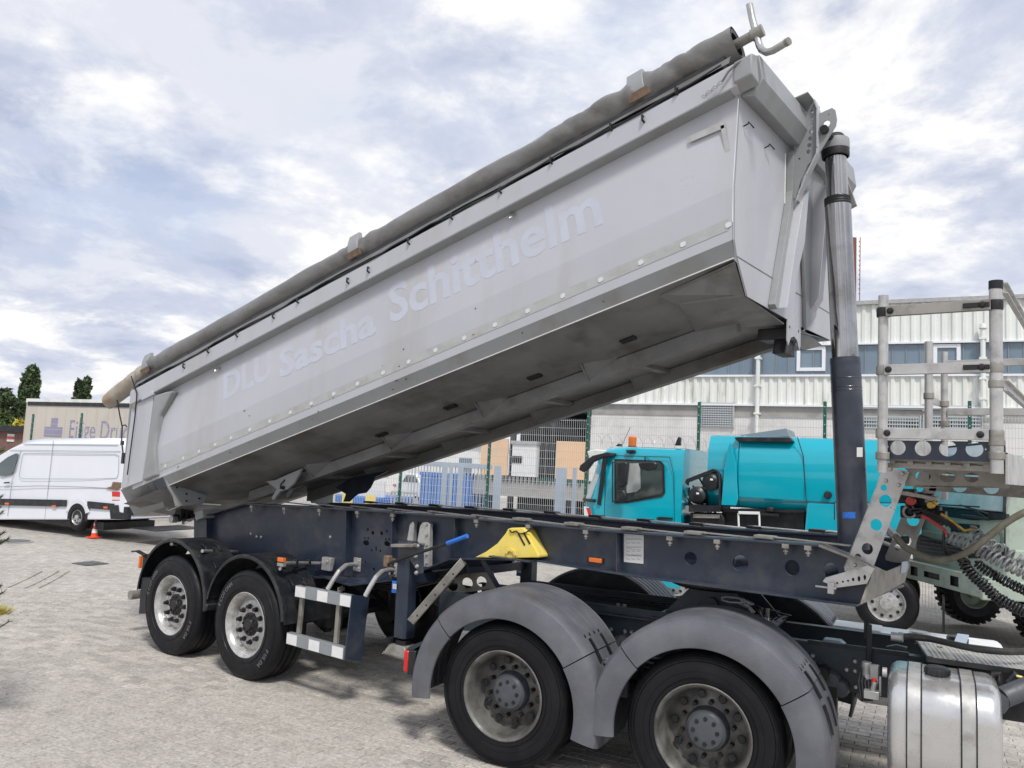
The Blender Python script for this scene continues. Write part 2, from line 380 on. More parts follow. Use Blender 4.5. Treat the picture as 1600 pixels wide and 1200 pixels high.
# ---- paving stones in the near field, as geometry
PAVE = []
c0 = CAM
for iu in range(-60, 60):
    for iv in range(-90, 110):
        u = iu*.204 + (.102 if iv % 2 else 0); v = iv*.104 - 1.5
        p = Bw(u, v, 0); d = p - c0; z = d.dot(_f)
        if z < 2.5 or z > 13.5: continue
        px = 800+FL*d.dot(RR)/z; py = 600-FL*d.dot(UU)/z
        if px < -60 or px > 1660 or py < 780 or py > 1260: continue
        PAVE.append((z, u, v, p.x, p.y, px, py))
PAVE.sort()
vis = [q for q in PAVE if q[5] < 640 and q[6] < 1205 and q[5] > -20]
single = set((q[1], q[2]) for q in vis[:290])
def stone_local():
    b = MB(); hx, hy, ch, top, dep = .0995, .0495, .004, .0, -.03
    b.v = [V((sx*(hx-ch), sy*(hy-ch), top)) for sx, sy in ((-1, -1), (1, -1), (1, 1), (-1, 1))] + \
          [V((sx*hx, sy*hy, top-ch)) for sx, sy in ((-1, -1), (1, -1), (1, 1), (-1, 1))] + [V((sx*hx, sy*hy, dep)) for sx, sy in ((-1, -1), (1, -1), (1, 1), (-1, 1))]
    b.f = [(0, 1, 2, 3)] + [(4+i, 4+(i+1) % 4, (i+1) % 4, i) for i in range(4)] + [(8+i, 8+(i+1) % 4, 4+(i+1) % 4, 4+i) for i in range(4)]
    return b
sb = stone_local(); first = None; allb = MB()
for z, u, v, x, y, px, py in PAVE:
    h = gz(x, y) + .016 + random.uniform(-.0018, .0018); tx = random.uniform(-.012, .012); ty = random.uniform(-.02, .02)
    if (u, v) in single:
        if first is None:
            first = sb.build('paving_stone', 'stone', ground, 0, local=True); o = first
        else: o = first.copy(); COL.objects.link(o); o.parent = ground
        o.location = (x, y, h); o.rotation_euler = (tx*.5, ty*.3, YB + random.uniform(-.006, .006))
    else:
        k = len(allb.v)
        for q in sb.v: allb.v.append(Bw(u+q.x, v+q.y, h+q.z + q.x*ty*.3 + q.y*tx*.5))
        allb.f += [tuple(i+k for i in f_) for f_ in sb.f]
allb.build('paving_stones', 'stone', ground, 0, kind='stuff')
# gutter strips and covers
gs = MB()
for (a, b_, wd) in (((-6.3, -1.2), (-11.5, -3.6), .16), ((-6.0, -1.75), (-11.2, -4.15), .16)):
    pass
def yard(px, py):
    p = onZ(px, py, 0)
    for _ in range(6): p = onZ(px, py, gz(p.x, p.y))
    return p
for pa, pb in (((104, 893), (-40, 958)), ((84, 893), (-40, 946)), ((62, 893), (-40, 936))):
    A, B_ = yard(*pa), yard(*pb); nseg = 24
    for i in range(nseg):
        p, q = A.lerp(B_, (i+.04)/nseg), A.lerp(B_, (i+.96)/nseg); p.z = gz(p.x, p.y)+.0035; q.z = gz(q.x, q.y)+.0035
        gs.bar(p, q, .10 if pa[0] != 84 else .18, .03)
gs.build('drain_kerb', 'ground', None, 0, kind='structure')
def cover(px, py, r, sq=False):
    p = yard(px, py); lab = 'square iron drain grate set in the paving ahead of the trailer wheels' if sq else 'round manhole cover in the paving in front of the white van'
    t = thing('drain_grate' if sq else 'manhole_cover', lab, 'drain cover', (p.x, p.y, p.z+.016), YB)
    if sq:
        b = MB(); b.box((0, 0, 0), (2*r, .04, .03)).box((0, 0, 0), (.04, 2*r, .03))
        for i in range(-5, 6): b.box((i*r/5.5, 0, 0), (.03, 2*r, .02))
        b.build('grate_bars', 'iron', t, 0, local=True)
        MB().box((0, 0, -.005), (2*r+.1, 2*r+.1, .012)).build('frame', 'iron', t, 0, local=True)
    else:
        MB().lathe([(0, .006), (r*.9, .006), (r*.93, .0), (r, .004), (r, -.02)], (0, 0, 0), (0, 0, 1), 40).build('lid', 'iron', t, local=True)
        MB().lathe([(r+.01, .004), (r+.07, .003), (r+.07, -.02)], (0, 0, 0), (0, 0, 1), 40).build('frame', 'concrete', t, local=True)
cover(18, 846.5, .40); cover(141, 881, .20, True)
# ---- factory hall
vF = atD(1185, 640, 27).dot(VB)
def FB(px, py): return onB(px, py, vF)
uL = FB(925, 640)[0]; uR = FB(1700, 640)[0] + 4; uLL = FB(744, 640)[0]
zt, zw1, zw0, zc0 = FB(1400, 470)[1], FB(1400, 537)[1], FB(1200, 586)[1], FB(1180, 632)[1]
print('facade z', zt, zw1, zw0, zc0, 'u', uLL, uL, uR)
hall = thing('factory_hall', 'long white factory hall with corrugated cladding and a strip of blue-grey windows', 'factory', Bw(uL, vF, -.32), YB)
def corr(z0, z1, name, m_, uA, uB_, per=.28, dep=.05):
    b = MB(); n_ = int((uB_-uA)/per); pts = []
    for i in range(n_):
        a = uA+i*per
        pts += [(a, 0), (a+per*.42, 0), (a+per*.55, -dep), (a+per*.87, -dep)]
    for (a, d) in pts: b.v += [Bw(a, vF+d, z0), Bw(a, vF+d, z1)]
    b.f = [(2*i, 2*i+2, 2*i+3, 2*i+1) for i in range(len(pts)-1)]
    return b.build(name, m_, hall, 0)
corr(zw1+.03, zt-.1, 'upper_cladding', 'clad', uLL, uR)
corr(zc0, zw0-.06, 'lower_cladding', 'cladd', uLL, uR)
def bb(b, u0, u1, v0, v1, z0, z1): return b.box(Bw((u0+u1)/2, (v0+v1)/2, (z0+z1)/2), (abs(u1-u0), abs(v1-v0), abs(z1-z0)), (UB, VB, ZZ))
b = MB(); bb(b, uLL-.1, uR, vF-.14, vF+.4, zt-.1, zt+.02); b.build('roof_edge', 'steel', hall)
b = MB(); bb(b, uLL, uR, vF+.08, vF+14, zc0, zt-.1); b.build('hall_body', 'clad', hall, 0)
b = MB(); bb(b, uLL, uR, vF-.10, vF+.06, zw0-.06, zw0); bb(b, uLL, uR, vF-.12, vF+.06, zw1-.02, zw1+.03); bb(b, uLL, uR, vF-.16, vF+.05, zc0-.06, zc0-.003); b.build('flashing', 'wframe', hall, 0)
b = MB(); bb(b, uL, uR, vF-.02, vF+14, -.5, zc0-.06); wall = b.build('whitewashed_wall', 'plaster', hall, 0)
b = MB(); bb(b, uL+.01, uR-.01, vF-.05, vF, zc0-.42, zc0-.065); b.build('concrete_beam', 'concrete', hall, 0)
# window strip: every pane
pw = FB(1300, 560)[0]-FB(1280, 560)[0]; k = 0; u = uLL+.05; pane0 = None
whites = [(FB(1245, 560)[0], FB(1290, 560)[0], FB(1260, 579)[1]), (FB(1458, 560)[0], FB(1501, 560)[0], FB(1480, 566)[1])]
fr = MB()
while u < uR-.3 and k < 90:
    mid = u+pw/2
    inw = any(a-.02 < mid < c_+.02 for a, c_, _ in whites)
    p = MB(); bb(p, u+.012, u+pw-.012, vF+.0, vF+.02, zw0+.03, zw1-.04)
    o = p.build('window_pane', 'bglass', hall, 0); bb(fr, u-.018, u+.014, vF-.025, vF+.03, zw0+.003, zw1-.023); u += pw; k += 1
bb(fr, uLL, uR, vF-.02, vF+.03, zw0+.002, zw0+.035)
fr.build('window_frames', 'frame', hall, 0)
for a, c_, zb in whites:
    zb = zw0+.12; b = MB(); wd = .11; zt_ = zw1-.05
    for q in ((a, a+wd, zb, zt_), (c_-wd, c_, zb, zt_), (a+wd, c_-wd, zb, zb+wd), (a+wd, c_-wd, zt_-wd, zt_)): bb(b, q[0], q[1], vF-.06, vF-.003, q[2], q[3])
    b.build('opening_window_frame', 'wframe', hall, bevel=.008)
# downpipes
for px, y0, y1 in ((1187, 540, 712), (1535, 515, 640)):
    u_, z1 = FB(px, y0); z0 = FB(px, y1)[1]; b = MB(); b.tube([Bw(u_, vF-.22, z1), Bw(u_, vF-.22, z0)], .07, 10)
    for q in range(4): z_ = z1+(z0-z1)*(q+.5)/4; bb(b, u_-.1, u_+.1, vF-.30, vF-.05, z_-.03, z_+.03)
    if px == 1535: b.tube([Bw(u_, vF-.22, z0), Bw(u_+.1, vF-.22, z0-.2), Bw(u_+.5, vF-.22, z0-.3)], .07, 10); b.lathe([(0, .16), (.08, .13), (.11, .0)], Bw(u_, vF-.22, z1), ZZ, 12)
    b.build('downpipe', 'clad', hall)
# louvre grilles
def grille(px0, py0, px1, py1, nx, nz):
    u0, z1 = FB(px0, py0); u1, _ = FB(px1, py0); z0 = FB(px0, py1)[1]
    b = MB(); bb(b, u0+.02, u1-.02, vF-.045, vF-.03, z0+.02, z1-.02); dk = b.build('vent_opening', 'black', hall, 0)
    b = MB()
    for i in range(nx+1): a = u0+(u1-u0)*i/nx; bb(b, a-.014, a+.014, vF-.10, vF-.06, z0, z1)
    for i in range(nz+1): a = z0+(z1-z0)*i/nz; bb(b, u0, u1, vF-.125, vF-.101, a-.018, a+.018)
    for q in ((u0-.06, u0-.02, z0-.06, z1+.06), (u1+.02, u1+.06, z0-.06, z1+.06)): bb(b, q[0], q[1], vF-.13, vF-.025, q[2], q[3])
    b.build('vent_grille', 'galv', hall, 0)
grille(1098, 630, 1146, 665, 13, 10); grille(1346, 651, 1436, 668, 22, 3); grille(1446, 651, 1532, 668, 22, 3)
grille(1346, 634, 1440, 638.5, 24, 1); grille(1446, 634.5, 1532, 639, 24, 1)
# loading bay left of the wall
b = MB(); bb(b, uLL, uL, vF+4, vF+4.2, -.4, zc0-.07); b.build('bay_back_wall', 'dark', hall, 0)  # near-black colour paints the shade inside the bay opening
b = MB(); bb(b, uLL+.01, uL-.01, vF+.0, vF+3.9, zc0-.4, zc0-.07)
for px in (800, 846, 864): u_ = FB(px, 700)[0]; bb(b, u_-.07, u_+.07, vF-.05, vF+.2, -.4, zc0-.41)
for i in range(5): a = uLL+.6+i*1.0; b.bar(Bw(a, vF+.5, zc0-.45), Bw(a+1.4, vF+3, zc0-1.1), .08, .1)
b.build('bay_steelwork', 'dark', hall, 0)
b = MB(); zpl = FB(860, 747)[1]; zpb = FB(860, 779)[1]; bb(b, uLL-.2, uL+.3, vF-.5, vF+3.9, zpb, zpl-.04); b.build('loading_platform', 'concrete', hall, 0)
b = MB()
for i in range(30): a = uLL+i*(uL-uLL)/30; bb(b, a, a+.06, vF-.55, vF-.52, zpl-.2, zpl+.01)
b.build('platform_edge', 'black', hall, 0)
for px0, px1, yt in ((753, 795, 684), (870, 915, 689)):
    u0, z1 = FB(px0, yt); u1 = FB(px1, yt)[0]; b = MB(); bb(b, u0, u1, vF-.02, vF+.03, zpl, z1); b.build('orange_door', 'ordoor', hall, 0)
u0, z1 = FB(807, 694); u1 = FB(844, 694)[0]; b = MB(); bb(b, u0, u1, vF-.3, vF+.6, zpl, z1); b.build('white_booth', 'white', hall, 0)
b = MB(); bb(b, u0+.02, u0+.42, vF-.33, vF-.302, zpl+.5, z1-.45)
b.build('booth_window', 'dark', hall, 0)
b = MB(); bb(b, u0-.05, u1+.05, vF-.36, vF+.6, z1, z1+.12); b.build('booth_roof', 'alu', hall, 0)
# far pale hall left of the bay
vG = atD(650, 700, 58).dot(VB); ua, zA = onB(380, 718, vG); ub = onB(748, 690, vG)[0]; zT = onB(650, 693, vG)[1]
fh = thing('far_white_hall', 'low pale hall far behind the blue containers', 'hall', Bw(ua, vG, -.32), YB)
b = MB(); bb(b, ua, ub, vG, vG+10, -.4, zT); b.build('wall', 'white', fh, 0)
b = MB(); bb(b, ua-.2, ub+.2, vG-.2, vG+10.2, zT, zT+.3); b.build('roof', 'clad', fh, 0)
for px in (560, 600, 728):
    u_, z_ = onB(px, 716, vG); b = MB(); bb(b, u_-.5, u_+.5, vG-.05, vG-.002, z_-1.3, z_); b.build('window', 'bglass', fh, 0)
# mast behind the ram
p = atD(1333, 372, 60); t = thing('brick_chimney', 'thin red-brown chimney rising behind the hall beside the hydraulic ram', 'chimney', (p.x, p.y, -.3))
MB().cyl((p.x, p.y, -.3), (p.x, p.y, p.z), .28, .24, 16).build('shaft', 'redbr', t)
b = MB()
for i in range(12): b.tube([(p.x+.5, p.y, p.z-.4-i*.35), (p.x+.5, p.y-.3, p.z-.4-i*.35)], .03, 5)
b.tube([(p.x+.5, p.y, p.z), (p.x+.5, p.y, p.z-6)], .03, 5); b.build('ladder', 'redbr', t)
# ---- fence
vN = atD(1093, 640, 19.4).dot(VB)
fence = thing('mesh_fence', 'tall green-posted wire mesh fence running along the yard in front of the factory hall', 'fence', Bw(onB(1093, 640, vN)[0], vN, -.32), YB)
u1093 = onB(1093, 628, vN)[0]; sp_ = (onB(1290, 640, vN)[0]-onB(633, 640, vN)[0])/4
zt93 = onB(1093, 628, vN)[1]
tops = lambda u: zt93 + (u-u1093)*.0295 if u < u1093 else zt93 + (u-u1093)*.015
posts = [u1093+i*sp_ for i in range(-9, 5)]
pm_ = None
for i, u in enumerate(posts):
    b = MB(); bb(b, u-.035, u+.035, vN-.03, vN+.03, -.4, tops(u)); b.build('fence_post', 'green', fence, bevel=.006, seg=1)
    b = MB()
    for k in range(18): z_ = tops(u)-.12-k*.2; bb(b, u-.012, u+.012, vN-.045, vN-.031, z_-.012, z_+.012)
    b.build('clips', 'galv', fence, 0, kind='stuff')
for i in range(len(posts)-1):
    a, c_ = posts[i]+.035, posts[i+1]-.035; b = MB(); zt2 = min(tops(a), tops(c_))-.33; r = .0034 if i > 3 else .004
    nz = 16; nx = 48 if i > 3 else 0
    for k in range(nz):
        z_ = zt2-.02-k*.2
        bb(b, a, c_, vN-.016, vN-.009, z_-r*1.3, z_+r*1.3)
    for k in range(nx):
        u_ = a+(c_-a)*(k+.5)/nx; bb(b, u_-r, u_+r, vN-.009, vN-.001, -.3, zt2+.02)
    b.build('mesh_panel', 'galv', fence, 0)
# razor wire loops
b = MB(); pts = []
u0 = onB(925, 690, vN)[0]; u1 = onB(1110, 690, vN)[0]; zc = onB(1000, 702, vN)[1]
for i in range(260):
    a = i/260; pts.append(Bw(u0+(u1-u0)*a, vN+.35+.28*sin(a*2*pi*11), zc+.33*cos(a*2*pi*11)))
b.tube(pts, .006, 4); b.build('razor_wire', 'galv', fence, 0)
# ---- steel sliding gate just behind the fence
vH = vN+1.2; gt = thing('yard_gate', 'light blue-grey steel gate frame with bars behind the mesh fence', 'gate', Bw(onB(780, 740, vH)[0], vH, -.32), YB)
b = MB(); zb_ = onB(700, 726, vH)[1]; ux0 = onB(640, 727, vH)[0]; ux1 = onB(768, 727, vH)[0]; bb(b, ux0, ux1, vH-.05, vH+.05, zb_-.07, zb_+.07); b.build('top_beam', 'gate', gt, bevel=.008)
for px, wd in ((697, .09), (708, .05), (722, .09), (780, .11), (879, .16), (900, .06)):
    u_, z_ = onB(px, 728, vH); b = MB(); bb(b, u_-wd, u_+wd, vH-.08, vH-.052, -.35, z_ if px < 800 else onB(px, 731, vH)[1]); b.build('gate_post', 'gate', gt, bevel=.006)
b = MB()
for k in range(26): u_ = ux0+(ux1-ux0)*k/26; bb(b, u_-.008, u_+.008, vH-.012, vH+.012, -.2, zb_-.07)
bb(b, ux0, ux1, vH-.03, vH+.03, .2, .27); b.build('bars', 'gate', gt, 0)
u2, z2 = onB(843, 749, vH); u3 = onB(925, 749, vH)[0]; b = MB(); bb(b, u2, u3, vH-.03, vH+.03, z2-.04, z2+.04); b.build('green_rail', 'green', gt, 0)
# ---- things in the far yard
def container(px0, px1, py0, D, lab, m_):
    v_ = atD(px0, py0, D).dot(VB); u0, z1 = onB(px0, py0, v_); u1 = onB(px1, py0, v_)[0]
    t = thing('waste_container', lab, 'container', Bw((u0+u1)/2, v_, -.32), YB, 'blue containers behind the gate'); b = MB()
    bb(b, u0, u1, v_, v_+2.4, -.3, z1); b.build('shell', m_, t, bevel=.02)
    n_ = 9; b = MB()
    for i in range(n_): a = u0+(u1-u0)*(i+.5)/n_; bb(b, a-.04, a+.04, v_-.05, v_-.002, -.2, z1-.12)
    b.build('ribs', m_, t, 0)
    b = MB(); bb(b, u0-.03, u1+.03, v_-.07, v_+.05, z1-.1, z1+.03); b.build('rim', m_, t, 0)
container(658, 692, 738, 30, 'blue waste container behind the gate, left of its pair', 'bcont')
container(702, 731, 742, 31, 'blue waste container partly behind the gate posts, right of its pair', 'bcont')
def small_car(px0, px1, py0, D):
    v_ = atD(px0, py0, D).dot(VB); u0, zt_ = onB(px0, py0, v_); u1 = onB(px1, py0, v_)[0]; z0 = -.30; Ln = u1-u0; H = zt_-z0
    t = thing('parked_car', 'small white hatchback parked in front of the far pale hall', 'car', Bw((u0+u1)/2, v_+.8, z0), YB)
    prof = [(0, .25), (.0, .55), (.03, .68), (.25, .76), (.40, 1.0), (.75, 1.0), (.93, .72), (1, .62), (1, .25)]
    MB().prism([Bw(u0+a*Ln, v_, z0+c_*H) for a, c_ in prof], VB*1.6).build('body', 'van', t, bevel=.06)
    win = [(.30, .74), (.43, .94), (.73, .94), (.84, .74)]
    MB().prism([Bw(u0+a*Ln, v_-.01, z0+c_*H) for a, c_ in win], VB*.008).build('side_window', 'glass', t)
    for a in (.19, .80):
        c_ = Bw(u0+a*Ln, v_-.03, z0+.31); w_ = MB().lathe([(0, 0), (.2, 0), (.22, .02), (.31, .03), (.31, .18)], c_, VB, 20).build('wheel', 'tyre', t)
        MB().lathe([(0, -.02), (.19, -.01), (.2, .02)], c_, VB, 16).build('hub_cap', 'rim', w_)
    MB().box(Bw(u0+.04*Ln, v_-.01, z0+.62*H), (.2, .03, .12), (UB, VB, ZZ)).build('tail_lamp', 'red', t)
small_car(616, 662, 738, 42)
v_ = atD(555, 770, 30).dot(VB); u0, z1 = onB(524, 768, v_); u1 = onB(592, 768, v_)[0]
t = thing('blue_trailer', 'low blue flatbed trailer with yellow panels seen under the raised body', 'trailer', Bw((u0+u1)/2, v_, -.32), YB)
b = MB(); bb(b, u0, u1, v_, v_+2.3, .45, z1-.1); b.build('bed', 'bcont', t, bevel=.02)
b = MB(); bb(b, u0, u1, v_+.3, v_+.4, z1-.1, z1+.5); b.build('headboard', 'white', t, 0)
for a, c_ in ((.18, .42), (.72, .95)):
    b = MB(); bb(b, u0+(u1-u0)*a, u0+(u1-u0)*c_, v_-.04, v_-.003, z1-.5, z1-.02); b.build('yellow_panel', 'yellow', t, 0)
b = MB()
for i in range(22): a = u0+(u1-u0)*(i+.5)/22; bb(b, a-.02, a+.02, v_-.02, v_-.003, .0, .448)
b.build('under_run_bars', 'galv', t, 0)
for a in (.2, .5, .8): MB().lathe([(0, 0), (.33, .01), (.35, .05), (.35, .25)], Bw(u0+(u1-u0)*a, v_+.1, .04), VB, 18).build('wheel', 'tyre', t)
# white concrete barriers
for i, (px, lab) in enumerate(((612, 'pale barrier board standing left of the blue containers'),)):
    v_ = atD(px, 770, 25).dot(VB); u0, z1 = onB(px, 770, v_); u1 = onB(652, 770, v_)[0]
    t = thing('barrier_frame', lab, 'barrier', Bw((u0+u1)/2, v_, -.32), YB); b = MB()
    for k in range(9): a = u0+(u1-u0)*k/8; bb(b, a-.015, a+.015, v_-.02, v_+.02, -.3, z1)
    bb(b, u0, u1, v_-.03, v_+.03, z1, z1+.06); b.build('bars', 'galv', t, 0)
# ---- lorry trailer with faded print, behind the van
vT = atD(42, 640, 33).dot(VB)
lt = thing('parked_box_trailer', 'parked beige box trailer with a faded lilac cross and lettering on its side', 'trailer', Bw(onB(120, 700, vT)[0], vT, -.32), YB)
uA, zT_ = onB(42, 628, vT); uB2 = onB(330, 628, vT)[0]
b = MB(); bb(b, uA, uB2, vT, vT+2.5, .9, zT_-.02); b.build('box_side', 'beige', lt, 0)
# curtain panels
b = MB(); k = 0; a = uA+.05
while a < uB2: bb(b, a, a+.02, vT-.012, vT-.002, .95, zT_-.2); a += .62
b.build('curtain_straps', 'beige', lt, 0)
b = MB(); bb(b, uA+.1, uB2, vT-.03, vT+.0, onB(100, 634.5, vT)[1], onB(100, 628.5, vT)[1]); b.build('top_rail', 'black', lt, 0)
b = MB(); bb(b, uA-.02, uB2, vT-.02, vT+2.5, zT_-.02, zT_+.14); b.build('roof_edge', 'clad', lt, 0)
crs = MB()
def lq(p0, p1, q0, q1):
    a0, z1 = onB(p0, q0, vT); a1 = onB(p1, q0, vT)[0]; z0 = onB(p0, q1, vT)[1]; bb(crs, a0, a1, vT-.016, vT-.004, z0, z1)
lq(81, 91, 653, 667); lq(70.5, 98, 666.6, 681.5)
crs.build('faded_emblem', 'lilac', lt, 0)
p0u, p0z = onB(106, 684, vT); p1u = onB(201, 684, vT)[0]
text_mesh('Eilige Drucksachen', 1.0, 'lettering', 'lilac', lt, Bw(p0u, vT-.005, onB(106, 683.5, vT)[1]), UB, ZZ, .01, xs=.78)
for a in (1.2, 2.5, 3.8, 9.0): MB().lathe([(0, 0), (.28, .01), (.3, .05), (.5, .06), (.52, .12), (.52, .3)], Bw(uA+a, vT+.1, .2), VB, 22).build('wheel', 'tyre', lt)
# low brick wall building left of the trailer
vK = atD(20, 690, 36).dot(VB); uA, zk = onB(-60, 684, vK); uB2, _ = onB(42, 684, vK); zk = onB(30, 675, vK)[1]
sh = thing('brick_shed', 'low brown brick shed with a dark flat roof and a small sign', 'shed', Bw(uA, vK, -.32), YB)
b = MB(); bb(b, uA, uB2, vK, vK+5, -.4, zk); b.build('wall', 'brick', sh, 0)
b = MB(); bb(b, uA-.2, uB2+.2, vK-.2, vK+5.2, zk, zk+.25); b.build('roof', 'dark', sh, 0)
b = MB(); q0, _z = onB(12, 684, vK); q1 = onB(23, 684, vK)[0]; bb(b, q0, q1, vK-.03, vK-.002, onB(15, 690, vK)[1], onB(15, 678, vK)[1]); b.build('sign_board', 'plate', sh, 0)
b = MB(); q0 = onB(12, 684, vK)[0]; bb(b, q0, q1, vK-.05, vK-.031, onB(15, 686, vK)[1], onB(15, 682, vK)[1]); b.build('sign_stripe', 'hosered', sh, 0)
# kerb wall under fence at far left
# ---- trees
def tree(name, lab, px, py_top, D, wpx, m_, shape='poplar', n=900, leaf=.22, grp=None, seed=1, zb=None):
    rnd = random.Random(seed); p = atD(px, py_top, D); H = p.z+.32; R_ = wpx/2*D/FL
    t = thing(name, lab, 'tree' if name != 'bush' else 'bush', (p.x, p.y, -.32), rnd.uniform(0, 6), grp)
    b = MB(); b.tube([(0, 0, 0), (.1, .05, H*.3), (0, .1, H*.6), (.05, 0, H*.93)], .2, 8, True, [R_*.11+.05, R_*.09+.03, R_*.05+.02, .02])
    br = []
    for i in range(16):
        a = rnd.uniform(0, 2*pi); h = rnd.uniform(.2, .85)*H; k = .75 if shape == 'round' else .45
        e = V((cos(a)*R_*k, sin(a)*R_*k, h+H*.12)); b.tube([(0, 0, h), e*.5+V((0, 0, h*.5)), e], .05, 5, True, [.06, .04, .015]); br.append(e)
    b.build('trunk', 'bark', t, local=True)
    lf = MB(); cl = []
    for i in range(150 if shape == 'poplar' else 60):
        f_ = rnd.random()
        if shape == 'poplar': f_ = f_**.6; h = H*(.12+.86*f_); rr = R_*(sin(pi*min(1, .10+.84*f_)**.8))**.6 if f_ < .97 else R_*.2
        elif shape == 'round': h = H*(.22+.7*f_); rr = R_*math.sqrt(max(.05, 1-((f_-.42)/.62)**2))
        else: h = H*(.05+.8*f_); rr = R_*math.sqrt(max(.05, 1-(f_/1.05)**2))
        a = rnd.uniform(0, 2*pi); q = rnd.uniform(.3, .95)*rr; cl.append((V((cos(a)*q, sin(a)*q, h)), rnd.uniform(.22, .48)*R_))
    for i in range(n):
        c_, cr = rnd.choice(cl); d = V((rnd.gauss(0, 1), rnd.gauss(0, 1), rnd.gauss(0, 1))).normalized()*cr*rnd.uniform(.35, 1.0)**.5
        q = c_ + V((d.x, d.y, d.z*(1.5 if shape == 'poplar' else 1))); e1 = V((rnd.gauss(0, 1), rnd.gauss(0, 1), rnd.gauss(0, 1))).normalized(); e2 = e1.cross(V((rnd.gauss(0, 1), rnd.gauss(0, 1), rnd.gauss(0, 1)))).normalized()
        s_ = leaf*rnd.uniform(.5, 1.2); lf.add([q-e1*s_, q+e2*s_*.5, q+e1*s_, q-e2*s_*.5], [(0, 1, 2, 3)])
    lf.build('crown', m_, t, 0, local=True)
G_ = 'trees on the horizon behind the yard'
tree('poplar_tree', 'tall dark poplar rising behind the edge of the box trailer', 51, 574, 90, 30, 'leaf', n=9000, leaf=.32, grp=G_, seed=3)
tree('poplar_tree', 'thin poplar, shorter of a close pair above the box trailer', 124, 594, 95, 16, 'leaf', n=5000, leaf=.3, grp=G_, seed=4)
tree('poplar_tree', 'slightly taller poplar of the close pair above the box trailer', 137, 590, 96, 17, 'leaf', n=5000, leaf=.3, grp=G_, seed=5)
tree('broadleaf_tree', 'large dark round tree standing behind the brick shed', 4, 604, 70, 44, 'leaf', 'round', 6500, .34, G_, 6)
tree('broadleaf_tree', 'low dark tree between the round tree and the tall poplar', 34, 624, 75, 34, 'leaf', 'round', 3500, .34, G_, 7)
tree('broadleaf_tree', 'lighter green leafy tree standing close in front of the brick shed', 0, 636, 38, 56, 'leaf2', 'round', 7000, .15, G_, 8)
tree('broadleaf_tree', 'small dark tree top showing over the middle of the box trailer', 74, 619, 100, 14, 'leaf', 'round', 1500, .3, G_, 11)
tree('broadleaf_tree', 'low dark tree top beside the pair of poplars', 103, 621, 100, 20, 'leaf', 'round', 1500, .3, G_, 12)
tree('bush', 'bright yellow-leaved bush against the left end of the box trailer', 34, 640, 37, 30, 'leafy', 'bush', 5000, .13, None, 9)
# conifer branches at the near left edge
rnd = random.Random(5)
def conifer():
    p = atD(-42, 860, 6.2); t = thing('conifer_shrub', 'small dark conifer with needle-covered branch tips beside the drain kerb', 'shrub', (p.x, p.y, 0))
    b = MB(); b.tube([(p.x, p.y, 0), (p.x, p.y, 2.2)], .03, 7); nd = MB()
    for (px, py) in ((3, 775), (4, 800), (13, 842), (6, 832), (6, 925), (2, 915), (-12, 790), (-15, 880), (-20, 930), (-10, 845)):
        e = atD(px, py, 6.2+rnd.uniform(-.05, .05)); s0 = V((p.x, p.y, e.z-.15)); b.tube([s0, s0.lerp(e, .5)+V((0, 0, -.02)), e], .006, 5, True, [.01, .007, .003])
        for i in range(170):
            f_ = rnd.uniform(.35, 1.0); q = s0.lerp(e, f_); d = ((e-s0).normalized()*.7 + V((rnd.gauss(0, .6), rnd.gauss(0, .6), rnd.gauss(0, .6)))).normalized()*rnd.uniform(.025, .05)
            sdv = d.cross(V((rnd.random(), rnd.random(), 1))).normalized()*.003; nd.add([q-sdv, q+sdv, q+d], [(0, 1, 2)])
    for i in range(64):
        a = rnd.uniform(0, 2*pi); h = rnd.uniform(.1, 2.15); ln = (.62-.2*h)*rnd.uniform(.7, 1.1); d0 = V((cos(a), sin(a), .18)); k_ = d0.dot(RR)
        if k_ > 0: ln = min(ln, .09/max(.05, k_))
        s0 = V((p.x, p.y, h)); e = s0+d0*ln; b.tube([s0, s0.lerp(e, .5)+V((0, 0, -.02)), e], .006, 5, True, [.009, .006, .003])
        for j in range(60):
            q = s0.lerp(e, rnd.uniform(.12, 1.0)); d = (d0*.6 + V((rnd.gauss(0, .6), rnd.gauss(0, .6), rnd.gauss(0, .6)))).normalized()*rnd.uniform(.03, .06)
            sdv = d.cross(V((rnd.random(), rnd.random(), 1))).normalized()*.004; nd.add([q-sdv, q+sdv, q+d], [(0, 1, 2)])
    b.build('branch', 'bark', t); nd.build('needles', 'leaf', t, 0)
    t2 = thing('yellow_shrub', 'low tuft of dry yellow shoots below the conifer tips', 'shrub', yard(-30, 950)); nd = MB(); c_ = atD(-14, 948, 6.2)
    for i in range(500):
        a = rnd.uniform(0, 2*pi); r_ = rnd.uniform(0, .14); q = V((c_.x+cos(a)*r_, c_.y+sin(a)*r_, c_.z-.05)); d = V((cos(a)*.05, sin(a)*.05, rnd.uniform(.01, .06))); sdv = d.cross(V((0, .3, 1))).normalized()*.004
        nd.add([q-sdv, q+sdv, q+d], [(0, 1, 2)])
    nd.build('shoots', 'leafy', t2, 0)
    g0 = WM[t2].translation; MB().tube([g0, V((c_.x, c_.y, c_.z))], .012, 6).build('stem', 'bark', t2)
conifer()
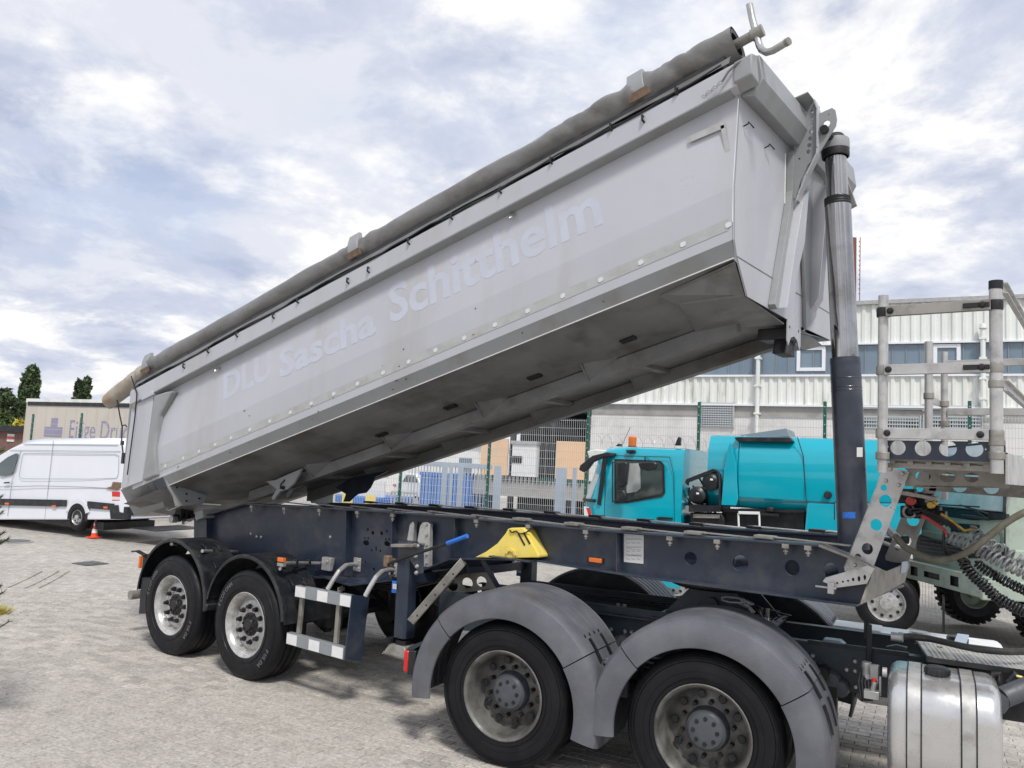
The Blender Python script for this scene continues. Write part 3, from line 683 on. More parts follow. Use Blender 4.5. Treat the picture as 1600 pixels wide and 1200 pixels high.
# ================================================================== tipping trailer
TH = radians(16); CT, ST = cos(TH), sin(TH)
AV = V((CT, 0, ST)); NV = V((-ST, 0, CT)); OB = V((-.3, 0, 1.45))
def Bd(L_, y, H): return OB + AV*L_ + NV*H + V((0, y, 0))
def BX(Xw, y, H): return Bd((Xw+.3+H*ST)/CT, y, H)
def lb(p): d = p-OB; return d.dot(AV), d.dot(NV)
XR, XF = -1.36, 6.138
TR = thing('tipper_trailer', 'grey steel tipper semi-trailer with its body raised on a dark blue two-axle chassis', 'tipper trailer', (3, 0, 0))
def P(px, py, y): return onY(px, py, y)
def poly(pts, y, th, b=None):
    b = b or MB(); return b.prism([P(a, c, y) for a, c in pts], (0, th, 0))
# ---- body shell
prof = [(1.40, -1.20), (1.2, -1.222), (.98, -1.245), (.77, -1.262)]
lowp = [(.77, -1.262), (.60, -1.258), (.43, -1.247)]
def skin(pr, x0, x1, side=1, nx=14):
    b = MB(); n_ = len(pr)
    for i in range(nx+1):
        for H, y in pr: b.v.append(BX(x0+(x1-x0)*i/nx, y*side, H))
    b.f = [(i*n_+j, i*n_+j+1, (i+1)*n_+j+1, (i+1)*n_+j) for i in range(nx) for j in range(n_-1)]
    return b
body = skin(prof, -1.02, XF-.004).build('dump_body', 'silver', TR, 20)
skin(lowp, -1.02, XF-.004).build('lower_side_band', 'silver', body, 10)
skin([(.43, -1.247), (.33, -1.192)], -.40, XF-.004).build('lower_side_fold', 'silver2', body, 5)  # darker grey puts the shade of this downward-facing fold into the colour
for sd_ in (1,): skin([(1.4, -1.2), (.77, -1.262), (.43, -1.247), (.33, -1.192)], XR, XF-.004, -1).build('far_side_wall', 'silver', body, 10)
# bright bead along the fold
b = MB(); b.tube([BX(-.36, -1.196, .327), BX(XF-.01, -1.196, .327)], .0045, 6); b.build('fold_edge', 'white', body)
# tub underside with worn facets
tub = [(.33, -1.19), (.30, -1.03), (.225, -.78), (.175, -.50), (.165, 0)]
tubp = tub + [(h, -y) for h, y in tub[-2::-1]]
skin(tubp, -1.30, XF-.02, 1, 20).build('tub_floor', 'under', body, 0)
# weld pads, marks and drain plates on the underside
b = MB(); rnd = random.Random(4)
def on_tub(Xw, y):
    for i in range(len(tubp)-1):
        if tubp[i][1] <= y <= tubp[i+1][1]:
            t_ = (y-tubp[i][1])/(tubp[i+1][1]-tubp[i][1]); H = tubp[i][0]+(tubp[i+1][0]-tubp[i][0])*t_
            return BX(Xw, y, H-.006), (BX(Xw, tubp[i+1][1], tubp[i+1][0])-BX(Xw, tubp[i][1], tubp[i][0])).normalized()
for Xw, y in ((5.1, -.72), (4.2, -.68), (3.3, -.70), (2.4, -.66), (5.5, .55), (4.6, .6), (3.6, .6), (4.9, -.2), (2.6, -.25)):
    q = on_tub(Xw, y)
    if q: b.box(q[0], (.13, .06, .02), (AV, q[1], AV.cross(q[1])))
b.build('underside_plates', 'dark', body, kind='stuff')
# sub-frame rails under the tub with gusset stops
for y in (-.42, .42):
    b = MB(); pr_ = [(y-.05, .17), (y-.05, .055), (y+.05, .055), (y+.05, .17)]
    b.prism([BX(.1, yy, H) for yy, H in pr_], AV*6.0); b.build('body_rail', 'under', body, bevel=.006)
    for Xw in (1.2, 2.35, 3.5, 4.6): b = MB(); b.prism([BX(Xw, y-.05, .075), BX(Xw+.02, y-.17, .18), BX(Xw+.28, y-.055, .175)], NV*.01); b.prism([BX(Xw, y-.052, .065), BX(Xw, y-.19, .185), BX(Xw, y-.052, .175)], AV*.012); b.build('rail_gusset', 'under', body, 0)
for Xw in (.9, 1.9, 2.9, 3.9, 4.9): b = MB(); b.box(BX(Xw, 0, .15), (.05, .8, .04), (AV, V((0, 1, 0)), NV)); b.build('cross_member', 'under', body, bevel=.004)
# front closure plates under the body
pA = [BX(5.55, -1.10, .30), BX(XF-.01, -1.17, .30), BX(XF-.005, -1.00, .115), BX(5.62, -.93, .25)]
pB = [BX(5.62, -.93, .25), BX(XF-.005, -1.00, .115), BX(XF-.005, -.20, .06), BX(5.55, -.47, .155)]
for q in (pA, pB):
    for qq in (q, [V((v_.x, -v_.y, v_.z)) for v_ in q]): b = MB(); b.prism(qq, NV*.012); b.build('front_closure_plate', 'under', body, 0)
# front wall
zf = lambda H: BX(XF, 0, H).z
fw = [(-1.20, zf(1.42)), (-1.262, zf(.77)), (-1.247, zf(.43)), (-1.195, zf(.33)), (-1.0, zf(.115)), (-.16, zf(.10)), (-.16, zf(-.055)), (-.13, zf(-.085)), (-.075, zf(-.02)), (0, zf(.0)), (.075, zf(-.02)), (.13, zf(-.085)), (.16, zf(-.055)),
      (.16, zf(.1)), (1.0, zf(.115)), (1.195, zf(.33)), (1.247, zf(.43)), (1.262, zf(.77)), (1.2, zf(1.42))]
b = MB(); b.plate([(y, z) for y, z in fw], [(-.105, zf(.05), .018), (.105, zf(.05), .018)], (XF, 0, 0), (0, 1, 0), (0, 0, 1), (.008, 0, 0)); front = b.build('front_wall', 'silver', TR, 20)
b = MB(); b.tube([(XF+.010, -1.2, zf(.335)), (XF+.010, 1.2, zf(.335))], .003, 5); b.tube([(XF+.01, -1.205, zf(1.4)), (XF+.01, -1.262, zf(.77)), (XF+.01, -1.245, zf(.43)), (XF+.01, -1.195, zf(.33)), (XF+.01, -1.0, zf(.115))], .003, 5); b.build('weld_seam', 'silver2', front)
# front top beam (box along Y)
b = MB(); z0, z1 = zf(1.38), zf(1.62)
for ya, yb in ((-1.19, 1.19),):
    b.prism([(XF+.008, ya, z0+.005), (XF+.10, ya, z0-.01), (XF+.155, ya, z0+.10), (XF+.13, ya, z1+.02), (XF+.0, ya, z1+.02)], (0, yb-ya, 0))
b.build('front_top_beam', 'silver2', front, bevel=.006)
# side top rail: dark chamfer below, light face above
for sgn, nm in ((1, 'top_rail'), (-1, 'top_rail')):
    pr_ = [(1.395, -1.195), (1.412, -1.295), (1.560, -1.30), (1.575, -1.285), (1.58, -1.16), (1.40, -1.15)]
    b = MB(); k = len(pr_); xa, xb = -1.18, XF+.02
    b.v = [BX(xa, y*sgn, H) for H, y in pr_] + [BX(xb, y*sgn, H) for H, y in pr_]
    b.f = [tuple(range(k)), tuple(range(k, 2*k))] + [(i, (i+1) % k, k+(i+1) % k, k+i) for i in range(k)]
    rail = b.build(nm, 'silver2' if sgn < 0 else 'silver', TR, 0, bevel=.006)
    if sgn == 1: rail_near = rail
b = MB(); b.prism([BX(-1.0, -1.199, 1.392), BX(-1.0, -1.297, 1.409), BX(XF-.03, -1.297, 1.409), BX(XF-.03, -1.199, 1.392)], NV*-.004); b.build('rail_underface', 'silver2', rail_near, 0)  # darker grey sheet painting the shade on the rail's downward face
b = MB(); b.prism([BX(XF+.02, -1.21, 1.385), BX(XF+.0, -1.310, 1.43), BX(XF+.0, -1.315, 1.565), BX(XF+.0, -1.22, 1.59)], AV*.13); b.build('corner_cap', 'silver2', rail_near, bevel=.01)
# tarp ledge, rope and rubber hooks
b = MB(); b.prism([BX(-1.16, -1.275, 1.582), BX(-1.16, -1.26, 1.68), BX(-1.16, -1.12, 1.70), BX(-1.16, -1.12, 1.582)], AV*7.5); b.build('tarp_ledge', 'black', TR, 0)  # ledge coloured black to paint the shaded gap under the roll
b = MB(); pts = []
for i in range(61):
    Xw = -.95+i*7.0/60; pts.append(BX(Xw, -1.305, 1.585+.010*sin(i*.55)+.006*sin(i*1.7)))
b.tube(pts, .006, 6); b.build('tarp_rope', 'black', TR)
tp = MB(); nn = 60
for i in range(nn+1):
    Xw = -1.1+i*7.2/nn; wv = .006*sin(i*.9)+.005*sin(i*2.1)
    for y, H in ((-1.292+wv*.3, 1.602+.010*sin(i*.5)), (-1.28, 1.630), (-1.262, 1.652)): tp.v.append(BX(Xw, y, H))
tp.f = [(i*3+j, i*3+j+1, i*3+j+4, i*3+j+3) for i in range(nn) for j in range(2)]
tp.build('tarp_flap', 'tarp', TR, 60)
def hook(px, py, par, y=-1.27):
    p = P(px, py, y); b = MB(); b.tube([p+V((0, -.01, .0)), p+V((0, -.045, .005)), p+V((.004, -.05, -.03)), p+V((.01, -.02, -.045))], .009, 6); b.lathe([(0, .012), (.02, .01), (.024, 0)], p+V((0, -.005, 0)), (0, -1, 0), 10); b.build('tarp_hook', 'dark', par)
for px, py in ((548, 437), (580, 420), (643, 376), (710, 337), (786, 296), (865, 250), (958, 198), (375, 521), (470, 468), (1008, 185), (432, 492), (330, 546), (292, 570), (1060, 142)): hook(px, py, rail_near)
# tarpaulin roll
def roll():
    b = MB(); n_ = 420; seg = 28; L0, L1 = -1.22, 7.17
    for i in range(n_+1):
        Lx = L0+(L1-L0)*i/n_; r = .119 + .004*sin(Lx*3.1) + (.006*max(0, 1-abs(Lx-6.3)/1.0)) ; sag = .0
        if Lx < -.15: sag = -.10*((-.15-Lx)/1.05)**1.5; r *= 1-.22*((-.15-Lx)/1.05)
        for bump_at in (-.17, 3.4, 6.43):
            d = abs(Lx-bump_at)
            if d < .35: r += .010*sin(d*34)*(1-d/.35); r -= .012*math.exp(-(d/.05)**2)
        for j in range(seg):
            a = 2*pi*j/seg; near = max(math.exp(-((Lx+.17)/.5)**2), math.exp(-((Lx-3.42)/.45)**2), math.exp(-((Lx-6.44)/.9)**2))
            wr = .0022*sin(a*3+Lx*5.3)+.0018*sin(a*5-Lx*8.1) + near*(.004*sin(a*2+Lx*15+1.5*sin(Lx*5))+.011*(abs(sin(a*1.5-Lx*11+.8*sin(Lx*7)))**.6-.6)+.007*(abs(sin(a*2+Lx*19))**.5-.6)) + .003*(abs(sin(a+Lx*4.3))**.5-.5)
            if Lx > 5.3 or Lx < 0: wr *= 1.5
            b.v.append(Bd(Lx, -1.15+(r+wr)*cos(a), 1.785+sag+(r+wr)*sin(a)))
    for i in range(n_):
        for j in range(seg): b.f.append((i*seg+j, i*seg+(j+1) % seg, (i+1)*seg+(j+1) % seg, (i+1)*seg+j))
    b.f.append(tuple(range(seg))); return b, n_, seg
b, n_, seg = roll()
k = int(n_*(1.05/8.39)); split = k*seg
b2 = MB(); b2.v = b.v[:split+seg]; b2.f = [f_ for f_ in b.f if max(f_) < split+seg]
b3 = MB(); b3.v = b.v[split:]; b3.f = [tuple(i-split for i in f_) for f_ in b.f if min(f_) >= split]
tr_ = b3.build('tarpaulin_roll', 'tarp', TR, 70); b2.build('roll_end_sleeve', 'tarpold', tr_, 70)
# hollow end ring
b = MB(); b.tube([P(183, 625, -1.2), P(187, 648, -1.2), P(191, 667, -1.2), P(190, 690, -1.2), P(194, 722, -1.2)], .009, 6); b.tube([P(190, 665, -1.2), P(196, 664, -1.2), P(198, 667, -1.2)], .008, 6); b.box(P(191, 692, -1.2), (.05, .02, .05)); b.box(P(193, 716, -1.2), (.05, .03, .13)); b.build('hanging_strap', 'black', tr_)
MB().lathe([(.108, 0), (.085, -.005), (.08, -.18)], Bd(7.168, -1.15, 1.785), AV, 22).build('roll_mouth', 'black', tr_)
b = MB(); b.cyl(Bd(6.9, -1.15, 1.785), Bd(7.34, -1.15, 1.785), .034, seg=14); b.cyl(Bd(7.27, -1.15, 1.785), Bd(7.35, -1.15, 1.785), .042, seg=14); b.build('roll_shaft', 'alud', tr_)
cy = -1.15
cp = [P(1171, 7, cy), P(1175, 28, cy), P(1186, 70, cy), P(1190, 78, cy-.02), P(1198, 82, cy-.04), P(1208, 79, cy-.06), P(1231, 65, cy-.10)]
MB().tube(cp, .024, 12).build('crank_lever', 'steel', tr_)
MB().tube([P(1228, 67, cy-.095), P(1233, 64, cy-.105)], .027, 10).build('lever_knob', 'alud', tr_)
# tarp hoops / stop plates standing over the roll
for Lx in (-.17, 3.42, 6.44):
    b = MB(); c_ = [(-1.275, 1.74), (-1.28, 1.80), (-1.265, 1.87), (-1.23, 1.945), (-1.19, 1.95), (-1.19, 1.90), (-1.22, 1.87), (-1.25, 1.80), (-1.255, 1.74)]
    b.prism([Bd(Lx-.07, y, H) for y, H in c_], AV*.13); b.build('tarp_stop', 'silver2', TR, bevel=.004)
    b = MB(); b.prism([Bd(Lx-.08, -1.272, 1.70), Bd(Lx-.085, -1.285, 1.76), Bd(Lx+.085, -1.285, 1.76), Bd(Lx+.10, -1.27, 1.70)], AV.cross(V((0, 1, 0)))*.004 + V((0, -.004, 0))); b.build('stop_foot', 'rust', TR, bevel=.003)
# elastic cord and chain
b = MB(); b.tube([P(1164, 92, -1.3), P(1150, 100, -1.32), P(1138, 112, -1.33), P(1128, 128, -1.33)], .008, 6); b.build('front_cord', 'tarp', TR)
b = MB(); A_, B_ = P(1128, 127, -1.33), P(1098, 152, -1.325)
for i in range(7):
    c_ = A_.lerp(B_, (i+.5)/7); b.tube([c_+V((cos(a)*.018, sin(a)*.006 if i % 2 else 0, sin(a)*.010)) for a in [j*2*pi/8 for j in range(9)]], .0035, 5, False)
b.build('chain', 'steel', TR)
# lashing rings below the rail, hooks on the front wall
for px, py in ((802, 338), (342, 578)):
    b = MB(); p = P(px, py, -1.215); b.tube([p+V((-.012, 0, .03)), p+V((-.014, -.035, .0)), p+V((0, -.045, -.03)), p+V((.014, -.03, -.01)), p+V((.012, 0, .03))], .008, 6); b.build('lashing_ring', 'steel', body)
for px, py in ((1162, 195), (1195, 229)):
    p = onX(px, py, XF+.01); b = MB(); b.tube([p+V((0, 0, -.01)), p+V((.03, 0, 0)), p+V((.035, .0, .012)), p+V((.045, .07, -.005))], .005, 6); b.build('small_hook', 'dark', front)
# warning-tape marks at the front top corner
b = MB()
def wallpt(px, py): return P(px, py, -1.236)
def strip(q): b.prism([wallpt(*a)+V((0, -.001, 0)) for a in q], (0, -.003, 0))
strip([(1076, 213), (1131, 189), (1132, 200), (1077, 223)]); strip([(1126, 197), (1132, 195), (1144, 248), (1136, 254)])
b.build('corner_tape', 'tape', body, 0)
# ghost lettering left by removed stickers
oT = P(348, 622, -1.235); Ud = AV; Wd = V((0, -.055, 1)).normalized(); Wd = (NV*1.0 + V((0, .0, 0))).normalized()
def wl(L_, H): return Bd(L_, (-1.2-(1.40-H)*.0985-.003) if H > .77 else -1.265, H)
def ghost(txt, px, py, size, xs, bold=.0):
    p = P(px, py, -1.24); L_, H = lb(p); Uw = AV; Ww = (wl(L_, H+.3)-wl(L_, H)).normalized()
    return text_mesh(txt, size, 'lettering', 'letter', body, wl(L_, H), Uw, Ww, .003, xs=xs, bold=bold)
def fit(txt, px0, py0, px1, py1, size, bold=.006):
    a, c_ = P(px0, py0, -1.24), P(px1, py1, -1.24); (l0, h0), (l1, h1) = lb(a), lb(c_)
    o = ghost(txt, px0, py0, size, 1.0, bold); xsz = [(v_.co + V((3, 0, 0))-wl(l0, h0)).dot(AV) for v_ in o.data.vertices]; w_ = max(xsz)
    s_ = (l1-l0)/w_
    for v_ in o.data.vertices:
        p = v_.co + V((3, 0, 0)); d = (p-wl(l0, h0)).dot(AV); v_.co = p + AV*(d*(s_-1)) - V((3, 0, 0))
fit('DLU', 348, 625, 424, 585, .40, .012); fit('Sascha', 438, 590, 590, 525, .40, .012); fit('Schitthelm', 610, 505, 944, 352, .50, .012)
# worn reflective strip with bright marks along the side
rf = MB(); rf.prism([wl(0, 0)]*3, (0, 0, 0)); rf = MB()
def lowpt(Xw, H, off=.004): t_ = (.77-H)/.34; return BX(Xw, -1.262+.015*t_-off, H)
b = MB(); b.add([lowpt(-.98, .50), lowpt(XF-.03, .50), lowpt(XF-.03, .575), lowpt(-.98, .575)], [(0, 1, 2, 3)]); b.build('reflective_strip', 'tape', body, 0)
dots = [(257, 734), (285, 722), (310, 711.5), (335, 701), (360, 690), (389, 678.5), (420, 666), (452, 653), (485, 639.5), (520, 625), (557, 610), (597, 593), (637, 576), (679, 558.5), (724, 540), (772, 518.5), (823, 497.5), (878, 475), (937, 451), (1000, 424), (1066, 395), (1137, 365)]
b = MB()
for px, py in dots:
    p = P(px, py, -1.262); L_, H = lb(p); H = .535; Xw = p.x; c_ = lowpt(Xw, H, .005)
    b.prism([c_+AV*x_+NV*z_ for x_, z_ in ((-.022, -.012), (-.006, -.020), (.02, -.014), (.024, .010), (.004, .018), (-.018, .012))], (0, -.002, 0))
b.build('reflector_marks', 'tapefig', body, 0, kind='stuff')
b = MB(); rnd = random.Random(9)
for i in range(26): c_ = lowpt(rnd.uniform(-.8, 6), rnd.uniform(.35, .75), .004); b.box(c_, (rnd.uniform(.004, .03), .004, rnd.uniform(.003, .008)), (AV, V((0, 1, 0)), NV))
b.build('scratches', 'dark', body, 0, kind='stuff')
# rear post, end panel and skirt
def quadBX(pts, th, name, m_, par, bevel=0):
    b = MB(); b.prism([BX(*p) for p in pts], (0, th, 0)); return b.build(name, m_, par, 0, bevel=bevel)
b = MB()
for ya, yb in ((-1.30, -1.20),):
    b.prism([P(258, 612, ya), P(240, 618, ya), P(236, 650, ya), P(222, 752, ya), P(243, 743, ya), P(241, 700, ya), P(248, 648, ya), P(268, 611, ya)], (0, .09, 0))
b.build('rear_post', 'silver2', body, bevel=.02)
b = MB(); b.prism([P(240, 617, -1.27), P(206, 634, -1.27), P(190, 764, -1.27), P(222, 752, -1.27)], (0, .05, 0)); b.build('rear_side_panel', 'silver', body, bevel=.006)
b = MB(); b.prism([P(237, 610, -1.30), P(222, 618, -1.30), P(220, 626, -1.30), P(240, 616, -1.30)], (0, .1, 0)); b.build('rear_rail_end', 'silver', body, bevel=.004)
b = MB(); b.tube([P(205, 588, -1.30), P(214, 615, -1.31), P(211, 650, -1.32), P(199, 742, -1.32)], .008, 6); b.build('tailgate_cable', 'black', body)
b = MB(); b.prism([P(205, 607, -1.29), P(203, 635, -1.29), P(210, 640, -1.29), P(214, 612, -1.29)], (0, .1, 0)); b.build('tailgate_hinge', 'alud', body, bevel=.004)
tg = MB(); tg.prism([(XR+.03, -1.2, BX(XR, 0, 1.5).z), (XR+.03, 1.22, BX(XR, 0, 1.5).z), (XR+.03, 1.22, BX(XR, 0, .5).z), (XR+.03, -1.2, BX(XR, 0, .5).z)], (-.02, 0, 0)); tgo = tg.build('tailgate', 'silver2', TR, 0)
# skirt
b = MB(); q = [P(188, 765, -1.22), P(224, 751, -1.22), P(257, 792, -.86), P(210, 806, -.92)]; b.prism(q, (.0, .02, .008)); b.build('rear_skirt', 'silver2', body, 0, bevel=.002)
q = [P(224, 751, -1.22), P(236, 752, -1.20), P(252, 778, -.98), P(276, 793, -.70), P(262, 796, -.72), P(257, 792, -.86)]; b = MB(); b.prism(q, (.01, .01, .01)); b.build('skirt_return', 'silver2', body, 0)
b = MB(); b.tube([P(188, 765, -1.24), P(223, 751, -1.24), P(240, 748, -1.24), P(258, 741.5, -1.24), P(276, 733, -1.24)], .010, 6); b.build('skirt_edge', 'white', body)
b = MB(); q = [P(210, 806, -.92), P(257, 792, -.86), P(276, 795, -.5), P(262, 806, .2), P(230, 806, .2)]; b.prism(q, (0, 0, .012)); b.build('rear_chute_plate', 'alud', body, 0)
# bolster bracket at the hinge
for ya, sgn in ((-.0, 1), (0, -1)):
    pts = [Bd(.05, y_, h_) for y_, h_ in ((-1.238, .444), (-1.083, .462), (-1.073, .388), (-1.0, .325), (-.945, .29), (-.852, .245), (-.74, .215), (-.79, .116), (-1.125, .091), (-1.148, .199), (-1.202, .30))]
    if sgn == -1: pts = [V((p.x, -p.y, p.z)) for p in pts]
    b = MB(); b.prism(pts, AV*-.03 ); o = b.build('hinge_bolster', 'silver2' if sgn == 1 else 'under', body, 0, bevel=.003)
    if sgn == 1:
        b = MB()
        for px, py in ((266, 747), (276, 762), (291, 772), (311, 779), (291, 783)):
            p = onP(px, py, Bd(.05, 0, 0), AV); b.cyl(p, p+AV*.012, .010, seg=8)
        b.build('bolts', 'dark', o)
b = MB(); b.box(BX(-.42, 0, .02), (.16, 1.5, .10), (AV, V((0, 1, 0)), NV)); b.build('hinge_beam', 'silver2', body, bevel=.008)
b = MB(); b.tube([P(255, 792, -.80), P(264, 797, -.74), P(290, 787, -.70), P(300, 786, -.68), P(345, 789, -.66)], .008, 6); b.build('bolster_edge', 'white', body)
for sgn in (-1, 1):
    b = MB(); yc = .56*sgn; pc = P(288, 803, -.56); hx, hz = pc.x, pc.z
    for dy in (-.07, .0, .07): b.lathe([(0, 0), (.075, 0), (.075, .035), (0, .035)], (hx, yc+dy-.017, hz-.02), (0, 1, 0), 18); b.box((hx, yc+dy, hz+.06), (.12, .03, .16))
    b.cyl((hx, yc-.14, hz-.03), (hx, yc+.14, hz-.03), .028, seg=14); o = b.build('tipping_hinge', 'dark', TR, bevel=.004)
    MB().cyl((hx, yc-.17, hz-.06), (hx, yc-.10, hz-.06), .045, seg=16).build('hinge_pin_end', 'steel', o)
# stop cams hanging under the tub
def cam_(pts, y, sx, nm='guide_cam', m_='silver2'):
    b = MB(); b.prism([P(a, c, y) for a, c in pts], (0, .03, 0)); return b.build(nm, m_, body, 0, bevel=.004)
c1 = [(415, 752), (430, 750), (443, 744), (464, 735), (471, 732), (466, 742), (458, 756), (448, 765), (437, 768), (427, 782), (424, 778), (432, 764)]
o = cam_(c1, -.62, 0)
MB().lathe([(0, 0), (.022, 0), (.022, .012)], P(443, 762, -.625), (0, -1, 0), 12).build('cam_hole', 'black', o)
b = MB(); b.tube([P(438, 764, -.624), P(439, 757, -.624), P(445, 750, -.624)], .010, 6); b.build('cam_slot', 'black', o)
cam_([(a+22, c-3) for a, c in c1], -.40, 0, m_='under')
c2 = [(524, 762), (545, 748), (590, 738), (606, 736), (585, 746), (577, 762), (570, 770), (558, 772), (552, 776), (544, 784), (536, 784), (540, 772)]
o = cam_(c2, .30, 0, m_='navy'); cam_(c2, .42, 0, m_='navy')
# ---- ram bracket on the front wall
ram = thing  # placeholder name kept local
mt = MB(); yb_ = -.23
ear = [(1243, 186), (1257, 182), (1272, 157), (1275, 163), (1281, 177), (1300, 168.5), (1305, 172), (1307.5, 186), (1306, 196), (1282, 236), (1262, 258), (1250, 285), (1243, 310), (1236, 310), (1240, 250)]
hl = [(1291.5, 193, 5.6), (1295, 180, 2.3), (1269, 175, 2.2), (1269, 185, 1.9), (1268, 195, 1.7), (1267, 206, 3.4, 3.6), (1266, 216.5, 3.4, 3.6), (1264.5, 227, 3.4, 3.6), (1263, 237, 3.4, 3.6), (1249, 248, 1.8)]
def pxplate(pts, holes, y, th, name, m_, par, sm=0, bevel=0):
    o0 = V((0, y, 0)); outl = [(P(a, c, y).x, P(a, c, y).z) for a, c in pts]; hh = []
    for h in holes:
        c_ = P(h[0], h[1], y); r = (P(h[0]+h[2], h[1], y)-P(h[0]-h[2], h[1], y)).length/2; rv = (P(h[0], h[1]+(h[3] if len(h) > 3 else h[2]), y)-c_).length
        hh.append((c_.x, c_.z, r, rv))
    b = MB(); b.plate(outl, hh, (0, y, 0), (1, 0, 0), (0, 0, 1), (0, th, 0)); return b.build(name, m_, par, sm, bevel=bevel)
br = pxplate(ear, hl, yb_, .012, 'ram_bracket', 'silver2', TR)
pxplate(ear, hl[:1], -yb_, .012, 'ram_bracket', 'silver2', TR)
# bent flange running down the near bracket
b = MB(); fl_ = [(1274, 158), (1279, 172), (1279, 232), (1278, 242), (1262, 275), (1250, 305), (1247, 314)]; fo = [P(a, c, yb_) for a, c in fl_]
for i in range(len(fo)-1): b.bar(fo[i], fo[i+1]+(fo[i+1]-fo[i])*.02, .075, .010, (fo[i+1]-fo[i]).cross(V((0, 1, 0))))
b.build('bracket_flange', 'silver', br, 0)
b = MB(); pts = [P(1229, 166, yb_), P(1236, 168, yb_), P(1247, 167, yb_), P(1272, 156, yb_)]
for i in range(3): b.bar(pts[i], pts[i+1], .30, .008)
b.build('bracket_hood', 'silver2', br, 0)
# tapered stiffener ribs on the front wall
def rib(y0, topz, botz, w_=.10, d=.11):
    b = MB(); x0 = XF+.009; b.prism([(x0, y0-w_*.9, botz), (x0+.02, y0, botz-.05), (x0+d, y0, botz+.30), (x0+d*.9, y0+.0, topz), (x0, y0-w_*.5, topz)], (0, .008, 0))
    b.prism([(x0, y0, botz-.03), (x0+d, y0, botz+.22), (x0+d*1.2, y0, topz), (x0, y0, topz)], (0, .008, 0))
    b.prism([(x0+d, y0, botz+.22), (x0+d, y0+w_, botz+.22), (x0+d*1.2, y0+w_, topz), (x0+d*1.2, y0, topz)], (.006, 0, 0))
    return b.build('front_rib', 'silver', front, 0)
pT = onX(1230, 245, XF); pBt = onX(1205, 480, XF)
def frib(q, m_, nm='front_rib', th=(.008, 0, 0), X_=XF+.01):
    b = MB(); b.prism([onX(a, c, X_) for a, c in q], th); return b.build(nm, m_, front, 0, bevel=.002)
frib([(1230, 238), (1235, 240), (1231, 322), (1209, 478), (1204, 484), (1200, 476), (1225, 322), (1228, 300)], 'silver2', th=(.05, 0, 0))
frib([(1236, 318), (1246, 300), (1239, 380), (1226, 436), (1224, 458), (1222, 470), (1210, 482), (1213, 462), (1222, 400)], 'silver', th=(.09, 0, 0), X_=XF+.03)
frib([(1252, 252), (1262, 240), (1285, 230), (1283, 300), (1272, 322), (1272, 495), (1262, 508), (1256, 516), (1255, 470), (1249, 345)], 'silver2', 'ram_channel_web', (.02, 0, 0), XF+.02)
b = MB(); b.tube([onX(1256, 512, XF+.012), onX(1250, 330, XF+.012)], .005, 5); b.tube([onX(1227, 240, XF+.012), onX(1226, 318, XF+.012)], .005, 5); b.build('rib_weld', 'white', front)
for y_ in (.30, .42): 
    b = MB(); b.prism([(XF+.01, y_, zf(.2)), (XF+.10, y_, zf(.35)), (XF+.16, y_, zf(1.2)), (XF+.01, y_, zf(1.3))], (0, .01, 0)); b.build('front_rib', 'silver', front, 0)
# rubber buffer under front centre
b = MB(); b.box(onX(1215, 525, XF-.12), (.24, .22, .09)); b.build('buffer_block', 'black', front, bevel=.01)
b = MB(); b.prism([(XF-.02, -.075, zf(-.02)), (XF-.02, 0, zf(.005)), (XF-.02, .075, zf(-.02)), (XF-.02, .12, zf(-.14)), (XF-.02, -.12, zf(-.14))], (-.10, 0, 0)); b.build('saddle', 'dark', front, bevel=.006)
# right-hand lower transition box of the front wall
b = MB(); b.prism([onX(1243, 511, XF-.01), onX(1258, 517, XF-.01), onX(1286, 540, XF-.01), onX(1257, 547.5, XF-.05), onX(1242, 541, XF-.05)], (-.15, 0, .0)); b.build('lower_box', 'under', front, bevel=.004)
# ---- hydraulic ram
rT, rB = V((6.43, 0, 4.80)), V((6.60, 0, 1.70)); rd = (rB-rT).normalized(); RL = (rB-rT).length
def rp(py): 
    # point on the ram axis that shows at photo row py
    lo, hi = 0, 1
    for _ in range(40):
        m_ = (lo+hi)/2; q = rT.lerp(rB, m_)-CAM; yy = 600-FL*q.dot(UU)/q.dot(_f)
        if yy < py: lo = m_
        else: hi = m_
    return rT.lerp(rB, lo)
rm = MB().cyl(rp(560), rp(858), .107, .107, 36).build('ram_cylinder', 'navy2', TR)
b = MB(); b.lathe([(.107, 0), (.1085, .012), (.107, .04)], rp(563), rd, 36)
for py in (592, 606, 611): c_ = rp(py); b.lathe([(.1073, -.004), (.109, 0), (.1073, .004)], c_, rd, 36)
b.build('cylinder_rings', 'navy2', rm)
b = MB(); b.cyl(rp(220), rp(316), .078, seg=32); b.build('ram_stage', 'chrome', rm)
b = MB(); b.cyl(rp(312), rp(562), .0935, seg=36); b.build('ram_stage', 'chrome', rm)
b = MB(); b.lathe([(.078, -.01), (.096, 0), (.097, .015), (.094, .022), (.097, .03), (.094, .038), (.097, .05), (.0935, .06)], rp(310), rd, 36); b.build('ram_collar', 'dark', rm)
b = MB(); b.lathe([(0, -.05), (.06, -.045), (.085, -.01), (.100, .03), (.102, .11), (.100, .135), (.09, .14)], rp(200), rd, 30); o = b.build('ram_head', 'dark', rm)
b = MB(); b.lathe([(.1025, .0), (.104, .005), (.104, .075), (.1025, .08)], rp(212), rd, 30); b.build('head_band', 'silver2', rm)
b = MB(); b.cyl((rT.x-.01, -.26, rp(196).z), (rT.x-.01, .26, rp(196).z), .032, seg=16); b.build('ram_trunnion', 'dark', rm)
